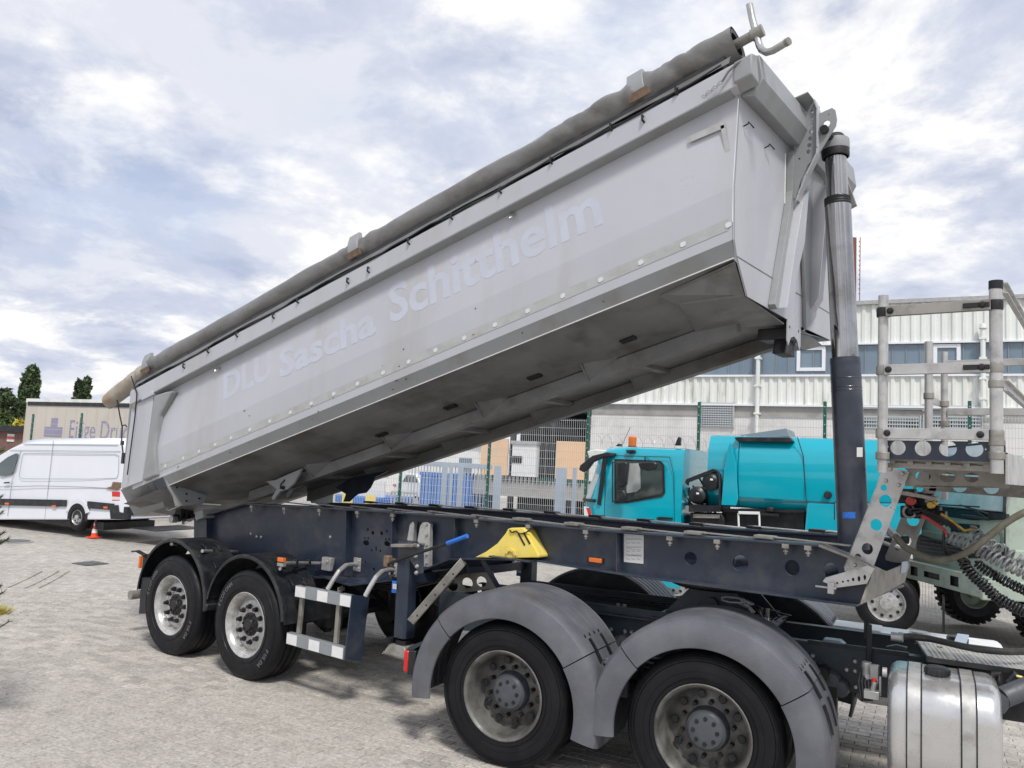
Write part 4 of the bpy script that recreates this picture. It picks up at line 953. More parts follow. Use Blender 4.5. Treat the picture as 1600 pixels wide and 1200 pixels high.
# shade plate hung beside the ram
b = MB(); b.prism([P(1322, 278, .25), P(1337, 319, .25), P(1324, 326, .25), P(1318, 300, .25)], (.0, .05, 0)); b.build('side_plate', 'alud', TR, 0)
def sticker(name, px0, py0, px1, py1, c_, m_, par):
    pass
def on_cyl(px, py, r):
    # point on the cylinder skin seen at px,py
    d = ray(px, py); best = None; t_ = 4.5
    while t_ < 7.5:
        q = CAM+d*t_; k = (q-rT).dot(rd); dist = (q-(rT+rd*k)).length
        if dist <= r: return q, (q-(rT+rd*k)).normalized()
        t_ += .002
    return q, V((0, -1, 0))
def cyl_label(px0, px1, py0, py1, m_, name):
    b = MB()
    for j in range(2):
        for i in range(6):
            q, nn_ = on_cyl(px0+(px1-px0)*i/5, (py0, py1)[j], .1075); b.v.append(q+nn_*.002)
    b.f = [(i, i+1, i+7, i+6) for i in range(5)]; return b.build(name, m_, rm, 0)
cyl_label(1338.5, 1347.5, 699, 714, 'plate', 'white_sticker'); cyl_label(1317, 1336.5, 800, 810, 'blue', 'blue_sticker'); cyl_label(1321, 1326, 802, 806, 'white', 'sticker_mark')
# ---- chassis
YN = -.60
web = [(303, 869), (303, 813), (325, 808), (394, 788.5), (500, 793.5), (610, 800.5), (720, 808.5), (840, 820), (960, 831), (1090, 840), (1219, 848), (1285, 853), (1345, 876), (1362, 884), (1345, 942), (1320, 939), (1160, 918), (999, 897), (845, 873), (760, 871), (714, 871.5), (661, 893), (611, 905), (500, 900), (330, 888)]
z5 = lambda a, c: (420+a/3.603, 760+c/3.603)
z2 = lambda a, c: (960+a/4.094, 800+c/4.094)
holes = []
for a, c, r in ((557, 243, 2.2), (585, 262, 3.2), (634, 264, 3.2), (663, 253, 2.2), (578, 360, 2.2), (627, 365, 2.2), (543, 428, 2.2), (590, 466, 2.5), (648, 440, 2.2), (590, 1, 0)):
    if r: x_, y_ = z5(a, c); holes.append((x_, y_, r*.8, r))
x_, y_ = z5(604, 352); holes.append((x_, y_, 1.5, 4.5))
for a, c in ((547, 318), (665, 323)): x_, y_ = z5(a, c); holes.append((x_, y_, 4.9, 4.2))
for dx in (-5, 5): 
    x_, y_ = z5(668+dx*1.9, 299); holes.append((x_, y_, 1.3, 2.6)); x_, y_ = z5(549+dx*1.9, 294); holes.append((x_, y_, 1.3, 2.6))
for a, c, r in ((487, 297, 10), (806, 330, 12.6), (1137, 357, 12), (1385, 377, 12)): x_, y_ = z2(a, c); holes.append((x_, y_, r*.97, r*1.0+.5))
chs = pxplate(web, holes, YN, .010, 'chassis_frame', 'navy', TR, 0)
cw = [(P(a, c, YN).x, P(a, c, YN).z) for a, c in web]
b = MB(); b.plate(cw, [], (0, -YN-.01, 0), (1, 0, 0), (0, 0, 1), (0, .01, 0)); b.build('far_web', 'navy', chs, 0)
def flange(px, y, wd, name, dz=0, m_='navy', par=chs):
    b = MB(); pts = [V((P(a, c, YN).x, y, P(a, c, YN).z+dz)) for a, c in px]
    for i in range(len(pts)-1):
        b.bar(pts[i], pts[i+1], wd, .014, (0, 0, 1))
    return b.build(name, m_, par, 0, bevel=.002)
topl = web[1:12]; botl = web[14:][:]
for y in (YN-.02, -YN+.02):
    flange(topl, y, .17, 'top_flange', .007); flange([(1285, 853), (1345, 876), (1362, 884)], y, .15, 'neck_slope_flange', .007, 'alud'); flange(botl, y, .17, 'bottom_flange', -.007)
def stiff(px, y0, y1, name='stiffener'):
    b = MB(); a, c_ = P(px[0], y0, YN), P(px[1], y1, YN); b.prism([a, c_, c_+V((0, -.075, 0)), a+V((0, -.075, 0))], (.008, 0, 0)); b.build(name, 'navy', chs, 0)
for pxs, y0, y1 in (((549, 547), 798, 899), ((621, 619), 803, 897), ((718, 717), 810, 870), ((970, 970), 833, 893), ((331, 331), 809, 869), ((660, 660), 806, 892)): 
    if pxs[0] != 660: stiff(pxs, y0, y1)
for px in (496, 514, 523):
    b = MB(); p = P(px, 884, YN); b.prism([p+V((-.0, 0, -.05)), p+V((0, 0, .09)), p+V((0, -.03, -.05))], (.01, 0, 0)); b.build('web_tooth', 'navy', chs, 0)
# cross members
for Xw, z_ in ((-.6, 1.2), (.6, 1.25), (1.7, 1.2), (2.6, 1.3), (3.4, 1.5), (4.1, 1.6), (4.8, 1.6), (5.35, 1.6), (5.9, 1.6), (6.45, 1.58)): cm = MB(); cm.cyl((Xw, -.585, z_), (Xw, .585, z_), .05, seg=14); cm.build('cross_tube', 'navy', chs)
b = MB(); b.box((5.5, 0, 1.445), (2.6, 1.16, .02)); b.build('kingpin_plate', 'navy', chs)
b = MB(); b.cyl((5.6, 0, 1.44), (5.6, 0, 1.33), .045, seg=16); b.build('kingpin', 'dark', chs)
# loose wear plates and pads on the far rail
tz = lambda Xw: cw_top(Xw)
tp_ = sorted([(P(a, c, YN).x, P(a, c, YN).z) for a, c in topl])
def cw_top(Xw):
    for i in range(len(tp_)-1):
        if tp_[i][0] <= Xw <= tp_[i+1][0]: t_ = (Xw-tp_[i][0])/(tp_[i+1][0]-tp_[i][0]); return tp_[i][1]+(tp_[i+1][1]-tp_[i][1])*t_
    return tp_[-1][1]
for yy, nm, m_ in ((.62, 'wear_strip', 'alu'), (-.61, 'wear_strip', 'alud')):
    Xw = .95
    while Xw < 6.2:
        b = MB(); ln = .52; z_ = cw_top(Xw+ln/2)+.020; b.bar((Xw, yy, z_+.012), (Xw+ln+.06, yy, cw_top(Xw+ln)+.020), .09 if yy > 0 else .045, .010); b.build(nm, m_, chs, 0, bevel=.002)
        b = MB(); b.box((Xw+.02, yy, cw_top(Xw)+.035), (.13, .11, .022)); b.build('pad', 'dark' if yy > 0 else 'alud', chs, 0, bevel=.003) if yy > 0 or Xw > 3.9 else None
        Xw += ln
for px, py in ((394, 792), (445, 795), (500, 797.5), (559, 801), (614, 805), (745, 814), (826, 822), (916, 831), (1047, 841), (1121, 846), (1228, 853), (1263, 856)):
    b = MB(); p = P(px, py, YN-.09); b.box(p, (.045, .03, .03)).cyl(p+V((0, 0, 0)), p+V((0, 0, -.055)), .009, seg=8); b.lathe([(0, 0), (.017, 0), (.017, -.012), (0, -.012)], p+V((0, 0, -.028)), (0, 0, 1), 6); b.build('rail_clamp', 'alud', chs)
for px, py in ((713, 836), (516, 839), (392, 834), (401, 838.5), (408, 839)):
    b = MB(); p = P(px, py, YN-.002); b.lathe([(0, .008), (.014, .006), (.018, 0)], p, (0, -1, 0), 10); b.build('rivet', 'steel', chs)
# labels and marker lamp on the neck
b = MB(); b.prism([P(a, c, YN-.002) for a, c in ((975, 834), (1006, 836.5), (1005.5, 881), (975, 878))], (0, -.002, 0)); lbp = b.build('type_label', 'plate', chs, 0)
b = MB()
for i in range(9): p = P(979+(i % 3)*8, 842+(i//3)*12.5, YN-.0045); b.box(p+V((.018, 0, 0)), (.045, .001, .008)); b.box(p+V((.015, 0, -.03)), (.03, .001, .006))
b.box(P(990, 858, YN-.0045), (.13, .001, .004)); b.box(P(990, 868, YN-.0045), (.13, .001, .004)); b.build('label_print', 'print', lbp, 0)
b = MB(); b.box(P(930.5, 875.5, YN-.012), (.115, .022, .036)); o = b.build('side_marker_lamp', 'orange', TR, bevel=.005)
b = MB(); b.box(P(930.5, 875.5, YN-.004), (.15, .006, .045)); b.build('lamp_base', 'black', o)
# ---- wheels
def text_ring(par, txt, r, a_mid, size, m_='tyre2'):
    n_ = len(txt); step = size*.78/r
    for i, ch in enumerate(txt):
        a = a_mid - (i-(n_-1)/2)*step; c_ = V((cos(a)*r, -.194, sin(a)*r)); Ud_ = V((sin(a), 0, -cos(a))); Wd_ = V((cos(a), 0, sin(a)))
        o = text_mesh(ch, size, 'tyre_letter', m_, None, c_-Ud_*size*.33, Ud_, Wd_, .004, bold=.0015); o.parent = par; WM[o] = Matrix()
X['tyre2'] = mat('raised_tyre_lettering', (.10, .10, .105), .6)
def make_wheel(par, loc):
    # local frame: outer face towards -Y
    hub = bpy.data.objects.new('x', None)
    rim = [(.300, .165), (.308, .172), (.312, .180), (.306, .183), (.297, .176), (.285, .168), (.272, .150), (.262, .12), (.256, .085), (.262, .098), (.262, .085), (.25, .085), (.235, .100), (.21, .108), (.12, .108), (.10, .108)]
    b = MB(); b.lathe([(r, -t) for r, t in rim], (0, 0, 0), (0, 1, 0), 44); b.lathe([(.28, .17), (.28, -.1)], (0, 0, 0), (0, 1, 0), 32)
    wh = b.build('wheel', 'rim', par, 40, local=True); wh.location = loc
    ty = [(.300, -.168), (.315, -.180), (.345, -.188), (.40, -.193), (.45, -.190), (.485, -.180), (.508, -.166), (.520, -.148), (.525, -.12), (.526, -.075), (.516, -.073), (.516, -.063), (.526, -.061), (.527, -.01), (.516, -.008), (.516, .004), (.527, .006), (.526, .06), (.516, .062), (.516, .072), (.526, .074), (.524, .12), (.515, .15), (.485, .18), (.40, .193), (.345, .188), (.30, .168)]
    b = MB(); b.lathe(ty, (0, 0, 0), (0, 1, 0), 64)
    for r in (.352, .470): b.lathe([(r-.004, -.1895+(.002 if r > .4 else 0)), (r, -.1955+(.005 if r > .4 else 0)), (r+.004, -.190+(.004 if r > .4 else 0))], (0, 0, 0), (0, 1, 0), 64)
    t_ = b.build('tyre', 'tyre', wh, 50, local=True)
    b = MB(); b.lathe([(0, -.150), (.045, -.150), (.055, -.144), (.062, -.128), (.10, -.126), (.112, -.120), (.115, -.075), (.13, -.071)], (0, 0, 0), (0, 1, 0), 30)
    for i in range(10): a = 2*pi*i/10+.15; b.cyl(V((cos(a)*.085, -.142, sin(a)*.085)), V((cos(a)*.085, -.12, sin(a)*.085)), .012, seg=6)
    b.build('hub', 'dark', wh, local=True)
    b = MB()
    for i in range(10):
        a = 2*pi*i/10; c_ = V((cos(a)*.1675, 0, sin(a)*.1675)); b.cyl(c_+V((0, -.152, 0)), c_+V((0, -.10, 0)), .018, .021, 8); b.cyl(c_+V((0, -.122, 0)), c_+V((0, -.106, 0)), .026, seg=10)
    b.build('wheel_nuts', 'black', wh, local=True, kind='stuff')
    return wh, t_
w1, t1 = make_wheel(TR, (-3+0, -1.085, .525)); 
text_ring(t1, 'FULDA', .415, radians(-28), .055); text_ring(t1, 'ECOTONN', .415, radians(152), .055)
for o_, Xw, y, rz in ((w1, 1.31, -1.085, 0), (w1, 0, 1.085, pi), (w1, 1.31, 1.085, pi)):
    c_ = copy_tree(w1, TR); c_.location = (Xw-3, y, .525); c_.rotation_euler = (0, 0, rz)
    if y < 0: c_.rotation_euler = (0, radians(9), 0)
    for ch in c_.children:
        if y > 0:
            for g2 in list(ch.children): bpy.data.objects.remove(g2)
b = MB()
for Xw in (0, 1.31):
    b.cyl((Xw, -1.0, .525), (Xw, 1.0, .525), .075, seg=14); b.cyl((Xw, -.88, .525), (Xw, -.66, .525), .20, seg=20); b.cyl((Xw, .66, .525), (Xw, .88, .525), .20, seg=20)
    for y in (-.5, .5): b.bar((Xw-.55, y, .80), (Xw+.35, y, .45), .09, .08); b.cyl((Xw+.35, y, .48), (Xw+.35, y, .82), .13, seg=16)
b.build('axle_assembly', 'dark', TR)
# ---- trailer mudguards
def guard(cxw, zc_, R_, a0, a1, y0, y1, m_, par, nm='mudguard', lip=.02, seg=34):
    b = MB(); w_ = y1-y0
    pr_ = [(R_-.035, 0), (R_-.012, -.004), (R_, .006), (R_+.006, .03), (R_-.002, .06), (R_, .09), (R_, w_-.01), (R_-.01, w_), (R_-.016, w_), (R_-.008, w_-.012), (R_-.008, .03), (R_-.03, .012)]
    b.lathe(pr_, (cxw, y0, zc_), (0, 1, 0), seg, a0, a1); return b.build(nm, m_, par, 35)
g1 = guard(0, .56, .665, radians(0), radians(176), -1.285, -.83, 'black', TR); g2 = guard(1.285, .56, .635, radians(8), radians(168), -1.285, -.83, 'black', TR)
for c_ in (0, 1.285): guard(c_, .56, .65, radians(4), radians(172), .83, 1.285, 'black', TR)
b = MB(); b.box((.655, -1.06, .60), (.05, .44, .07)); b.build('guard_joint', 'black', g1, bevel=.015)
b = MB(); b.prism([P(a, c, -1.27) for a, c in ((221, 902), (236, 903), (233, 959), (217, 959))], (0, .42, 0)); b.build('mud_flap', 'black', TR)
b = MB(); b.prism([(1.905, -1.27, .62), (1.905, -.72, .62), (1.905, -.72, .95), (1.905, -1.27, .80)], (.012, 0, 0)); b.build('splash_panel', 'black', g2)
for cxx, R_, par in ((0, .672, g1), (1.285, .642, g2)):
    for a in (62, 38):
        a_ = radians(a)
        for yy in (-1.13, -.98):
            b = MB(); c_ = V((cxx+cos(a_)*R_, yy, .56+sin(a_)*R_)); tg_ = V((-sin(a_), 0, cos(a_))); nr_ = V((cos(a_), 0, sin(a_)))
            b.prism([c_-tg_*.07, c_+tg_*.07, c_+tg_*.05+nr_*.018, c_-tg_*.02+nr_*.03], (0, .05, 0))
            b.build('guard_boss', 'black', par, bevel=.004)
for (x0, y0_, x1, y1_), par in (((316, 861, 372, 862), g1), ((445, 879.5, 503, 880), g2), ((268, 850, 300, 849), g1)):
    A_ = P(x0, y0_, -1.12); b = MB(); A_ = P(x0, y0_, -1.2); B_ = P(x1, y1_, -.62); b.tube([A_, B_], .018, 10); b.build('guard_stay', 'steel', par)
    b = MB()
    for f_ in (.28, .62): c_ = A_.lerp(B_, f_); b.box(c_, (.05, .03, .07))
    b.build('stay_clip', 'black', par, bevel=.004)
b = MB(); p = P(513, 881, -.62); b.box(p, (.13, .07, .13)); b.cyl(p+V((.03, -.04, .03)), p+V((.03, -.05, .03)), .014, seg=8); b.build('stay_bracket', 'alu', TR, bevel=.012)
b = MB(); b.box(P(440, 874.5, -1.22), (.085, .04, .04)); o = b.build('side_marker_lamp', 'orange', TR, bevel=.005)
b = MB(); p = P(440, 882, -1.22); b.box(p, (.09, .035, .03)); b.lathe([(0, 0), (.02, 0), (.02, .008)], p+V((0, -.01, -.035)), (0, -1, 0), 10); b.build('lamp_base', 'steel', o)
# rear lamp bracket and under-run tube
b = MB(); b.bar(P(208, 861.5, -1.2), P(216, 861, -1.2), .05, .02); b.bar(P(215, 861, -1.2), P(228, 868, -1.15), .05, .025); b.bar(P(224, 868, -1.15), P(240, 867, -1.1), .05, .03); b.box(P(228, 878, -1.12), (.06, .05, .16)); o = b.build('lamp_bracket', 'black', TR, bevel=.004)
b = MB(); b.box(P(219.5, 878, -1.19), (.035, .03, .135)); b.build('marker_reflector', 'orange', o, bevel=.003)
pu = P(203, 930, -1.12); b = MB(); b.cyl((pu.x, -1.12, pu.z), (pu.x, 1.12, pu.z), .052, seg=24); b.build('under_run_tube', 'alud', TR)
b = MB(); [b.box((pu.x+.22, y, pu.z+.12), (.36, .08, .25)) for y in (-.5, .5)]; b.build('tube_carrier', 'navy', TR)
# ---- striped side ladder guard
YL = -1.2; lg = None
def lerp2(a, b_, t_): return (a[0]+(b_[0]-a[0])*t_, a[1]+(b_[1]-a[1])*t_)
for (A_, B_) in (((461.5, 914.5), (549.5, 931)), ((448, 988), (537, 1012))):
    a3, b3_ = P(*A_, YL), P(*B_, YL); hh = .105; b = MB(); b.prism([a3, b3_, b3_-V((0, 0, hh)), a3-V((0, 0, hh))], (0, .06, 0)); o = b.build('guard_beam', 'tgrey', TR, bevel=.003)
    for i in (0, 2, 4):
        q0, q1 = a3.lerp(b3_, i/5+.012), a3.lerp(b3_, (i+1)/5-.006); b = MB(); b.prism([q0-V((0, .003, .006)), q1-V((0, .003, .006)), q1-V((0, .003, hh-.006)), q0-V((0, .003, hh-.006))], (0, .002, 0)); b.build('white_stripe', 'white', o, 0)
pe = P(549.5, 929, YL).x+.012; b = MB(); b.prism([onX(549, 929, pe), onX(576, 932, pe), onX(563, 1034, pe), onX(537, 1029, pe)], (.012, 0, 0)); b.build('guard_end_plate', 'navy', TR, 0, bevel=.002)
for px0, px1 in ((474, 467), (532, 525)):
    b = MB(); b.bar(P(px0, 918, YL+.05), P(px1, 990+(px0-474)*.27, YL+.05), .045, .03, (0, 1, 0)); b.build('guard_upright', 'alud', TR, bevel=.003)
    b = MB(); p = P(px0+2, 911+(px0-474)*.19, YL+.03); b.cyl(p, p+V((0, 0, .02)), .028, seg=12); b.cyl(p, p+V((0, 0, .035)), .012, seg=8); b.build('upright_cap', 'dark', TR)
for q in ([(512, 921, -1.16), (524, 900, -1.12), (535, 885, -1.02), (545, 882, -.85), (557, 882, -.62)], [(571, 931, -1.16), (583, 908, -1.14), (592, 895, -1.06), (601, 891, -.92), (613, 890, -.64)]):
    pts = [P(*a) for a in q]; sm = [pts[0]]
    for i in range(len(pts)-1):
        sm.append(pts[i].lerp(pts[i+1], .5)); 
    sm.append(pts[-1]); MB().tube(sm, .021, 12).build('guard_pipe', 'alu', TR)
    p = pts[-1]; b = MB(); b.box(p+V((0, .01, 0)), (.10, .012, .13)); b.cyl(p+V((.03, -.005, .035)), p+V((.03, .005, .035)), .012, seg=8); b.cyl(p+V((.03, -.005, -.035)), p+V((.03, .005, -.035)), .012, seg=8); b.build('pipe_flange', 'alu', TR, bevel=.003)
# triangular foot plate behind ladder
b = MB(); b.prism([P(498, 901, -.66), P(560, 905, -.66), P(612, 900, -.66), P(612, 908, -.95), P(545, 916, -1.0)], (0, 0, .014)); b.build('outrigger', 'navy', chs, 0)
# ---- landing leg
YG = -.98
A_, B_ = P(630, 850, YG), P(622, 1008, YG)
b = MB(); d_ = (B_-A_); hw = .074; ch = .024
ring = [(-hw, -hw+ch), (-hw+ch, -hw), (hw-ch, -hw), (hw, -hw+ch), (hw, hw-ch), (hw-ch, hw), (-hw+ch, hw), (-hw, hw-ch)]
b.prism([A_+V((x_, y_+.066, .02)) for x_, y_ in ring], d_+V((0, 0, .04))); leg = b.build('landing_leg', 'navy', TR, 0, bevel=.003)
b = MB(); b.prism([B_+V((x_*.8, y_*.8+.066, .04)) for x_, y_ in ring], (0, 0, -.09)); b.build('inner_leg', 'dark', leg, 0)
b = MB(); b.box(B_+V((0, .066, -.06)), (.20, .16, .05)); b.prism([B_+V((-.16, -.02, -.075)), B_+V((.17, -.02, -.075)), B_+V((.15, -.02, -.11)), B_+V((-.17, -.02, -.10))], (0, .2, 0)); b.prism([B_+V((-.10, -.01, .0)), B_+V((.08, -.01, .0)), B_+V((.16, -.03, -.09)), B_+V((-.15, -.03, -.09))], (0, .16, 0)); b.build('foot', 'alud', leg, bevel=.006)
b = MB(); p = P(607, 1000, YG-.01); b.cyl(p+V((.01, -.02, 0)), p+V((.01, .1, 0)), .03, seg=16); b.cyl(p+V((.01, -.03, 0)), p+V((.01, 0, 0)), .015, seg=10); b.build('foot_pin', 'dark', leg)
b = MB(); b.prism([P(a, c, YG-.005) for a, c in ((621, 848), (652, 848), (661, 852), (661, 895), (655, 897), (653, 893))], (0, .012, 0)); b.build('leg_plate', 'navy', leg, 0, bevel=.002)
b = MB(); b.bar(P(620, 852, YG), P(655, 852, YG), .16, .03); b.build('leg_cap', 'alud', leg, bevel=.006)
for px, py in ((648, 852), (653, 853), (652, 885), (651, 895), (650, 869)):
    b = MB(); p = P(px, py, YG-.008); b.lathe([(0, .02), (.012, .018), (.02, .006), (.021, 0)], p, (0, -1, 0), 10); b.build('bolt', 'steel', leg)
b = MB(); b.prism([P(a, c, YG-.003) for a, c in ((613, 907), (623, 908), (622, 927), (612, 926))], (0, -.002, 0)); o = b.build('blue_label', 'blue', leg, 0)
b = MB(); b.prism([P(a, c, YG-.006) for a, c in ((614, 912), (622, 913), (621.5, 921), (613.5, 920))], (0, -.002, 0)); b.build('label_panel', 'plate', o, 0)
# silver mounting plates behind the leg
b = MB(); b.prism([P(a, c, -.66) for a, c in ((635, 848), (640, 820), (644, 815), (647, 817), (645, 850))], (0, .05, 0)); b.build('mount_plate', 'alu', TR, bevel=.004)
pl = [(651, 850), (656, 822), (660, 816.5), (667, 816), (671, 819), (670, 886), (655, 886)]
b = MB(); b.prism([P(a, c, -.68) for a, c in pl], (0, .05, 0)); mp_ = b.build('mount_plate', 'alu', TR, bevel=.004)
for py in (820, 836, 852, 867, 880):
    b = MB(); b.lathe([(0, .014), (.012, .012), (.016, 0)], P(666.5, py, -.682), (0, -1, 0), 10); b.build('bolt', 'steel', mp_)
# crank handle
kh = MB(); kh.tube([P(604, 884, -1.10), P(611, 879, -1.12), P(640, 868.5, -1.12), P(701, 848.5, -1.12)], .0135, 10); khn = kh.build('crank_handle', 'dark', TR)
MB().tube([P(699, 849, -1.12), P(730, 837.5, -1.12)], .019, 12).build('hand_grip', 'blue', khn)
b = MB(); p = P(606, 877, -1.09); b.box(p, (.06, .06, .10)); b.cyl(p, p+V((0, .12, 0)), .02, seg=10); b.build('crank_gear', 'rust', khn, bevel=.01)
# braces, holed channel, air tank under the neck
b = MB(); b.bar(P(643, 973, -1.0), P(726, 877, -.66), .055, .045); b.bar(P(641, 972, -1.03), P(724, 876, -.69), .008, .07); o = b.build('leg_brace', 'alud', TR, bevel=.004)
b = MB(); [b.lathe([(0, .004), (.008, .003), (.01, 0)], P(652+i*14, 962-i*16.2, -1.03+i*.055), (0, -1, 0), 8) for i in range(5)]; b.build('rivets', 'dark', o)
b = MB(); b.bar(P(753, 874, -.66), P(787, 932, -.5), .04, .04); b.build('leg_brace', 'navy', TR, bevel=.003)
pxplate([(686, 930), (720, 897), (770, 893), (776, 919), (690, 931)], [(707, 915, 8.5), (730, 911, 8.5), (752, 909, 8.2)], -.35, .01, 'holed_channel', 'alud', TR)
b = MB(); b.cyl((P(686, 940, -.2).x, -.2, .93), (P(735, 940, -.2).x, -.2, .93), .12, seg=20); b.build('air_tank', 'black', TR)
b = MB(); b.bar((3.05, -.9, 1.15), (3.05, .9, 1.15), .08, .08); b.build('leg_cross_tube', 'navy', TR)
cl_ = copy_tree(leg, TR); cl_.location = (0, 1.85, 0)
# air lines under frame
b = MB()
for k in range(4): b.tube([P(560+k*3, 906+k*3, -.5), P(620, 912+k*4, -.5), P(680, 898+k*4, -.5), P(730, 884+k*3, -.5)], .012, 6)
b.build('air_lines', 'black', TR)
# ---- front end of the chassis
XC = 6.84
b = MB(); b.prism([onX(a, c, XC) for a, c in ((1344, 943), (1356, 938), (1411, 909), (1418, 884), (1418, 876.5), (1403, 885), (1384, 893), (1364, 884))], (.012, 0, 0)); cb_ = b.build('front_cross_plate', 'alud', chs, 0)
b = MB(); b.prism([onX(a, c, XC+.014) for a, c in ((1409, 878), (1418, 876.5), (1418, 884), (1415, 894), (1407, 896))], (.002, 0, 0)); b.build('blue_sticker', 'gate', cb_, 0)
pxplate([(1286, 909), (1290, 904), (1358, 884.5), (1366, 888), (1354, 912), (1303, 919), (1301, 915)], [(1308, 911, 1.8), (1317, 909, 1.8), (1325, 907.5, 1.8), (1333, 905.5, 2.2, 3), (1342, 904.5, 2.4, 4.5), (1351, 902, 2.4, 4.5)], -.70, .01, 'corner_bracket', 'alu', chs)
b = MB(); b.prism([P(1286, 909, -.70), P(1290, 904, -.70), P(1358, 884.5, -.70), P(1358, 884.5, -.61), P(1290, 904, -.61)], (0, 0, .006)); b.build('bracket_top', 'alu', chs, 0)
b = MB(); p = P(1299, 919, -.72); b.box(p, (.04, .04, .07)); b.cyl(p+V((-.10, 0, -.0)), p+V((.03, 0, 0)), .008, seg=8); b.build('bracket_hook', 'steel', chs, bevel=.004)
# walkway legs with round holes
legp = [(1382, 727), (1421, 737.5), (1412, 760), (1359, 900), (1330, 896), (1320, 893), (1319, 886), (1370, 760)]
lh = [(1381, 762, 5.3), (1383.5, 782.5, 9.8), (1369, 820, 9.2), (1355, 857.5, 9), (1340.5, 870, 5.2), (1391, 733, 2), (1410, 740, 2), (1384, 751, 2), (1404, 758, 2), (1392, 793, 1.6), (1397, 796, 1.2), (1376, 833, 1.5)]
l1 = pxplate(legp, lh, -.64, .010, 'walkway_leg', 'alu', TR)
lw = [(P(a, c, -.64).x, P(a, c, -.64).z) for a, c in legp]
def leghole(y): return [((P(h[0], h[1], -.64)).x, P(h[0], h[1], -.64).z, h[2]*.0046) for h in lh[:5]]
b = MB(); b.plate(lw, leghole(0), (0, .50, 0), (1, 0, 0), (0, 0, 1), (0, .01, 0)); b.build('walkway_leg', 'alud', TR, 0)
for y, par in ((-.64, l1),):
    b = MB(); b.bar(P(1370, 760, y)+V((0, .03, 0)), P(1319, 887, y)+V((0, .03, 0)), .06, .006, (1, 0, 0)); b.bar(P(1381, 727, y)+V((0, .03, 0)), P(1370, 760, y)+V((0, .03, 0)), .06, .006, (1, 0, 0)); b.build('leg_edge', 'alu', par, 0)
    for px, py in ((1391, 733), (1410, 740), (1384, 751), (1404, 758), (1335.5, 883)):
        b = MB(); b.lathe([(0, .014), (.010, .012), (.014, 0)], P(px, py, y-.001), (0, -1, 0), 8); b.build('bolt', 'steel', par)
pxplate([(1418, 733), (1576, 731.5), (1578, 757), (1577, 761), (1440, 763), (1414, 757)], [(1442, 744, 12, 8.5), (1481, 746, 12, 8), (1518, 746, 11, 8), (1483, 762.5, .5, .4)], -.60, .01, 'platform_channel', 'alud', TR)
b = MB(); b.prism([P(1414, 758, -.60), P(1577, 761, -.60), P(1577, 761, -.50), P(1414, 758, -.50)], (0, 0, -.008)); b.build('channel_flange', 'alud', TR, 0)
b = MB(); b.plate([(7.0, 2.17), (7.75, 2.15), (7.75, 2.28), (7.0, 2.29)], [(7.2, 2.22, .05), (7.4, 2.22, .05)], (0, .5, 0), (1, 0, 0), (0, 0, 1), (0, .01, 0)); b.build('platform_channel', 'alud', TR, 0)
# ---- platform and hand rails
YP = -1.1; XA, XBp = 7.016, 7.60; zP = P(1460, 722, YP).z
PT = MB(); PT.box(((XA+XBp)/2, .0, zP+.01), (XBp-XA+.04, 2.1, .014)); plat = PT.build('platform_deck', 'alud', TR, 0)
b = MB()
for i in range(6): b.box((XA+.05+i*(XBp-XA-.1)/5, 0, zP-.008), (.03, 2.06, .02))
for y in (-1.0, -.4, .2, .8): b.box(((XA+XBp)/2, y, zP-.025), (XBp-XA, .04, .03))
b.build('deck_bars', 'alud', plat, 0)
b = MB(); b.box((XA+.02, 0, zP+.10), (.008, 2.06, .17)); b.build('toe_board', 'alu', plat, 0)
pxplate([(1383, 688), (1549, 690), (1549, 721.5), (1390, 717.5), (1383, 716)], [(1403, 699.5, 12, 11.5), (1442, 700.5, 13, 12), (1481, 701, 14, 12.3), (1522.5, 702, 14, 12), (1387, 698, 1.3), (1540, 702, 1.3)], YP+.02, .006, 'kick_plate', 'navy', TR)
def pole(px, pt, pb, y, r=.0285, nm='rail_post', m_='alu', px2=None):
    a, c_ = P(px, pt, y), P(px2 or px, pb, y); o = MB().cyl(a, V((a.x, y, c_.z)), r, seg=20).build(nm, m_, TR); return o, a.x
poA, xA = pole(1380.5, 462, 738.5, YP); poB, xB = pole(1555.5, 440, 740, YP, .033)
b = MB(); b.cyl(P(1556, 439, YP), P(1556, 452, YP), .036, seg=18); b.build('post_cap', 'dark', poB)
def railbar(p0, p1, h, nm='hand_rail', m_='alu', w_=.012):
    b = MB(); b.bar(p0, p1, w_, h); b.bar(p0+V((0, .012, h/2-.003)), p1+V((0, .012, h/2-.003)), .03, .006); b.bar(p0+V((0, .012, -h/2+.003)), p1+V((0, .012, -h/2+.003)), .03, .006)
    return b.build(nm, m_, TR, 0, bevel=.002)
YR = YP-.035
for (y0, y1, x0, x1) in ((485, 477, 1384, 1548), (578, 573, 1381, 1547), (677, 679, 1379, 1545)):
    a, c_ = P(x0, y0, YR), P(x1, y1, YR); zz_ = (a.z+c_.z)/2; o = railbar(V((a.x, YR, zz_)), V((c_.x, YR, zz_)), .060, m_='alu' if y0 > 500 else 'alud')
    for xx in (a.x+.025, c_.x-.04):
        b = MB(); b.lathe([(0, .018), (.012, .016), (.019, .006), (.02, 0)], (xx, YR-.007, zz_), (0, -1, 0), 10); b.build('bolt', 'dark', o)
    for xx, po in ((xA, poA), (xB, poB)):
        b = MB(); b.lathe([(.036, -.028), (.038, -.02), (.038, .02), (.036, .028)], (xx, YP, zz_), (0, 0, 1), 18); b.build('clamp_ring', 'dark' if y0 < 500 else 'alud', po)
    if y0 < 600: b = MB(); b.box((xB-.09, YR-.008, zz_), (.13, .012, .028)); b.build('clamp_tongue', 'dark', poB, bevel=.003)
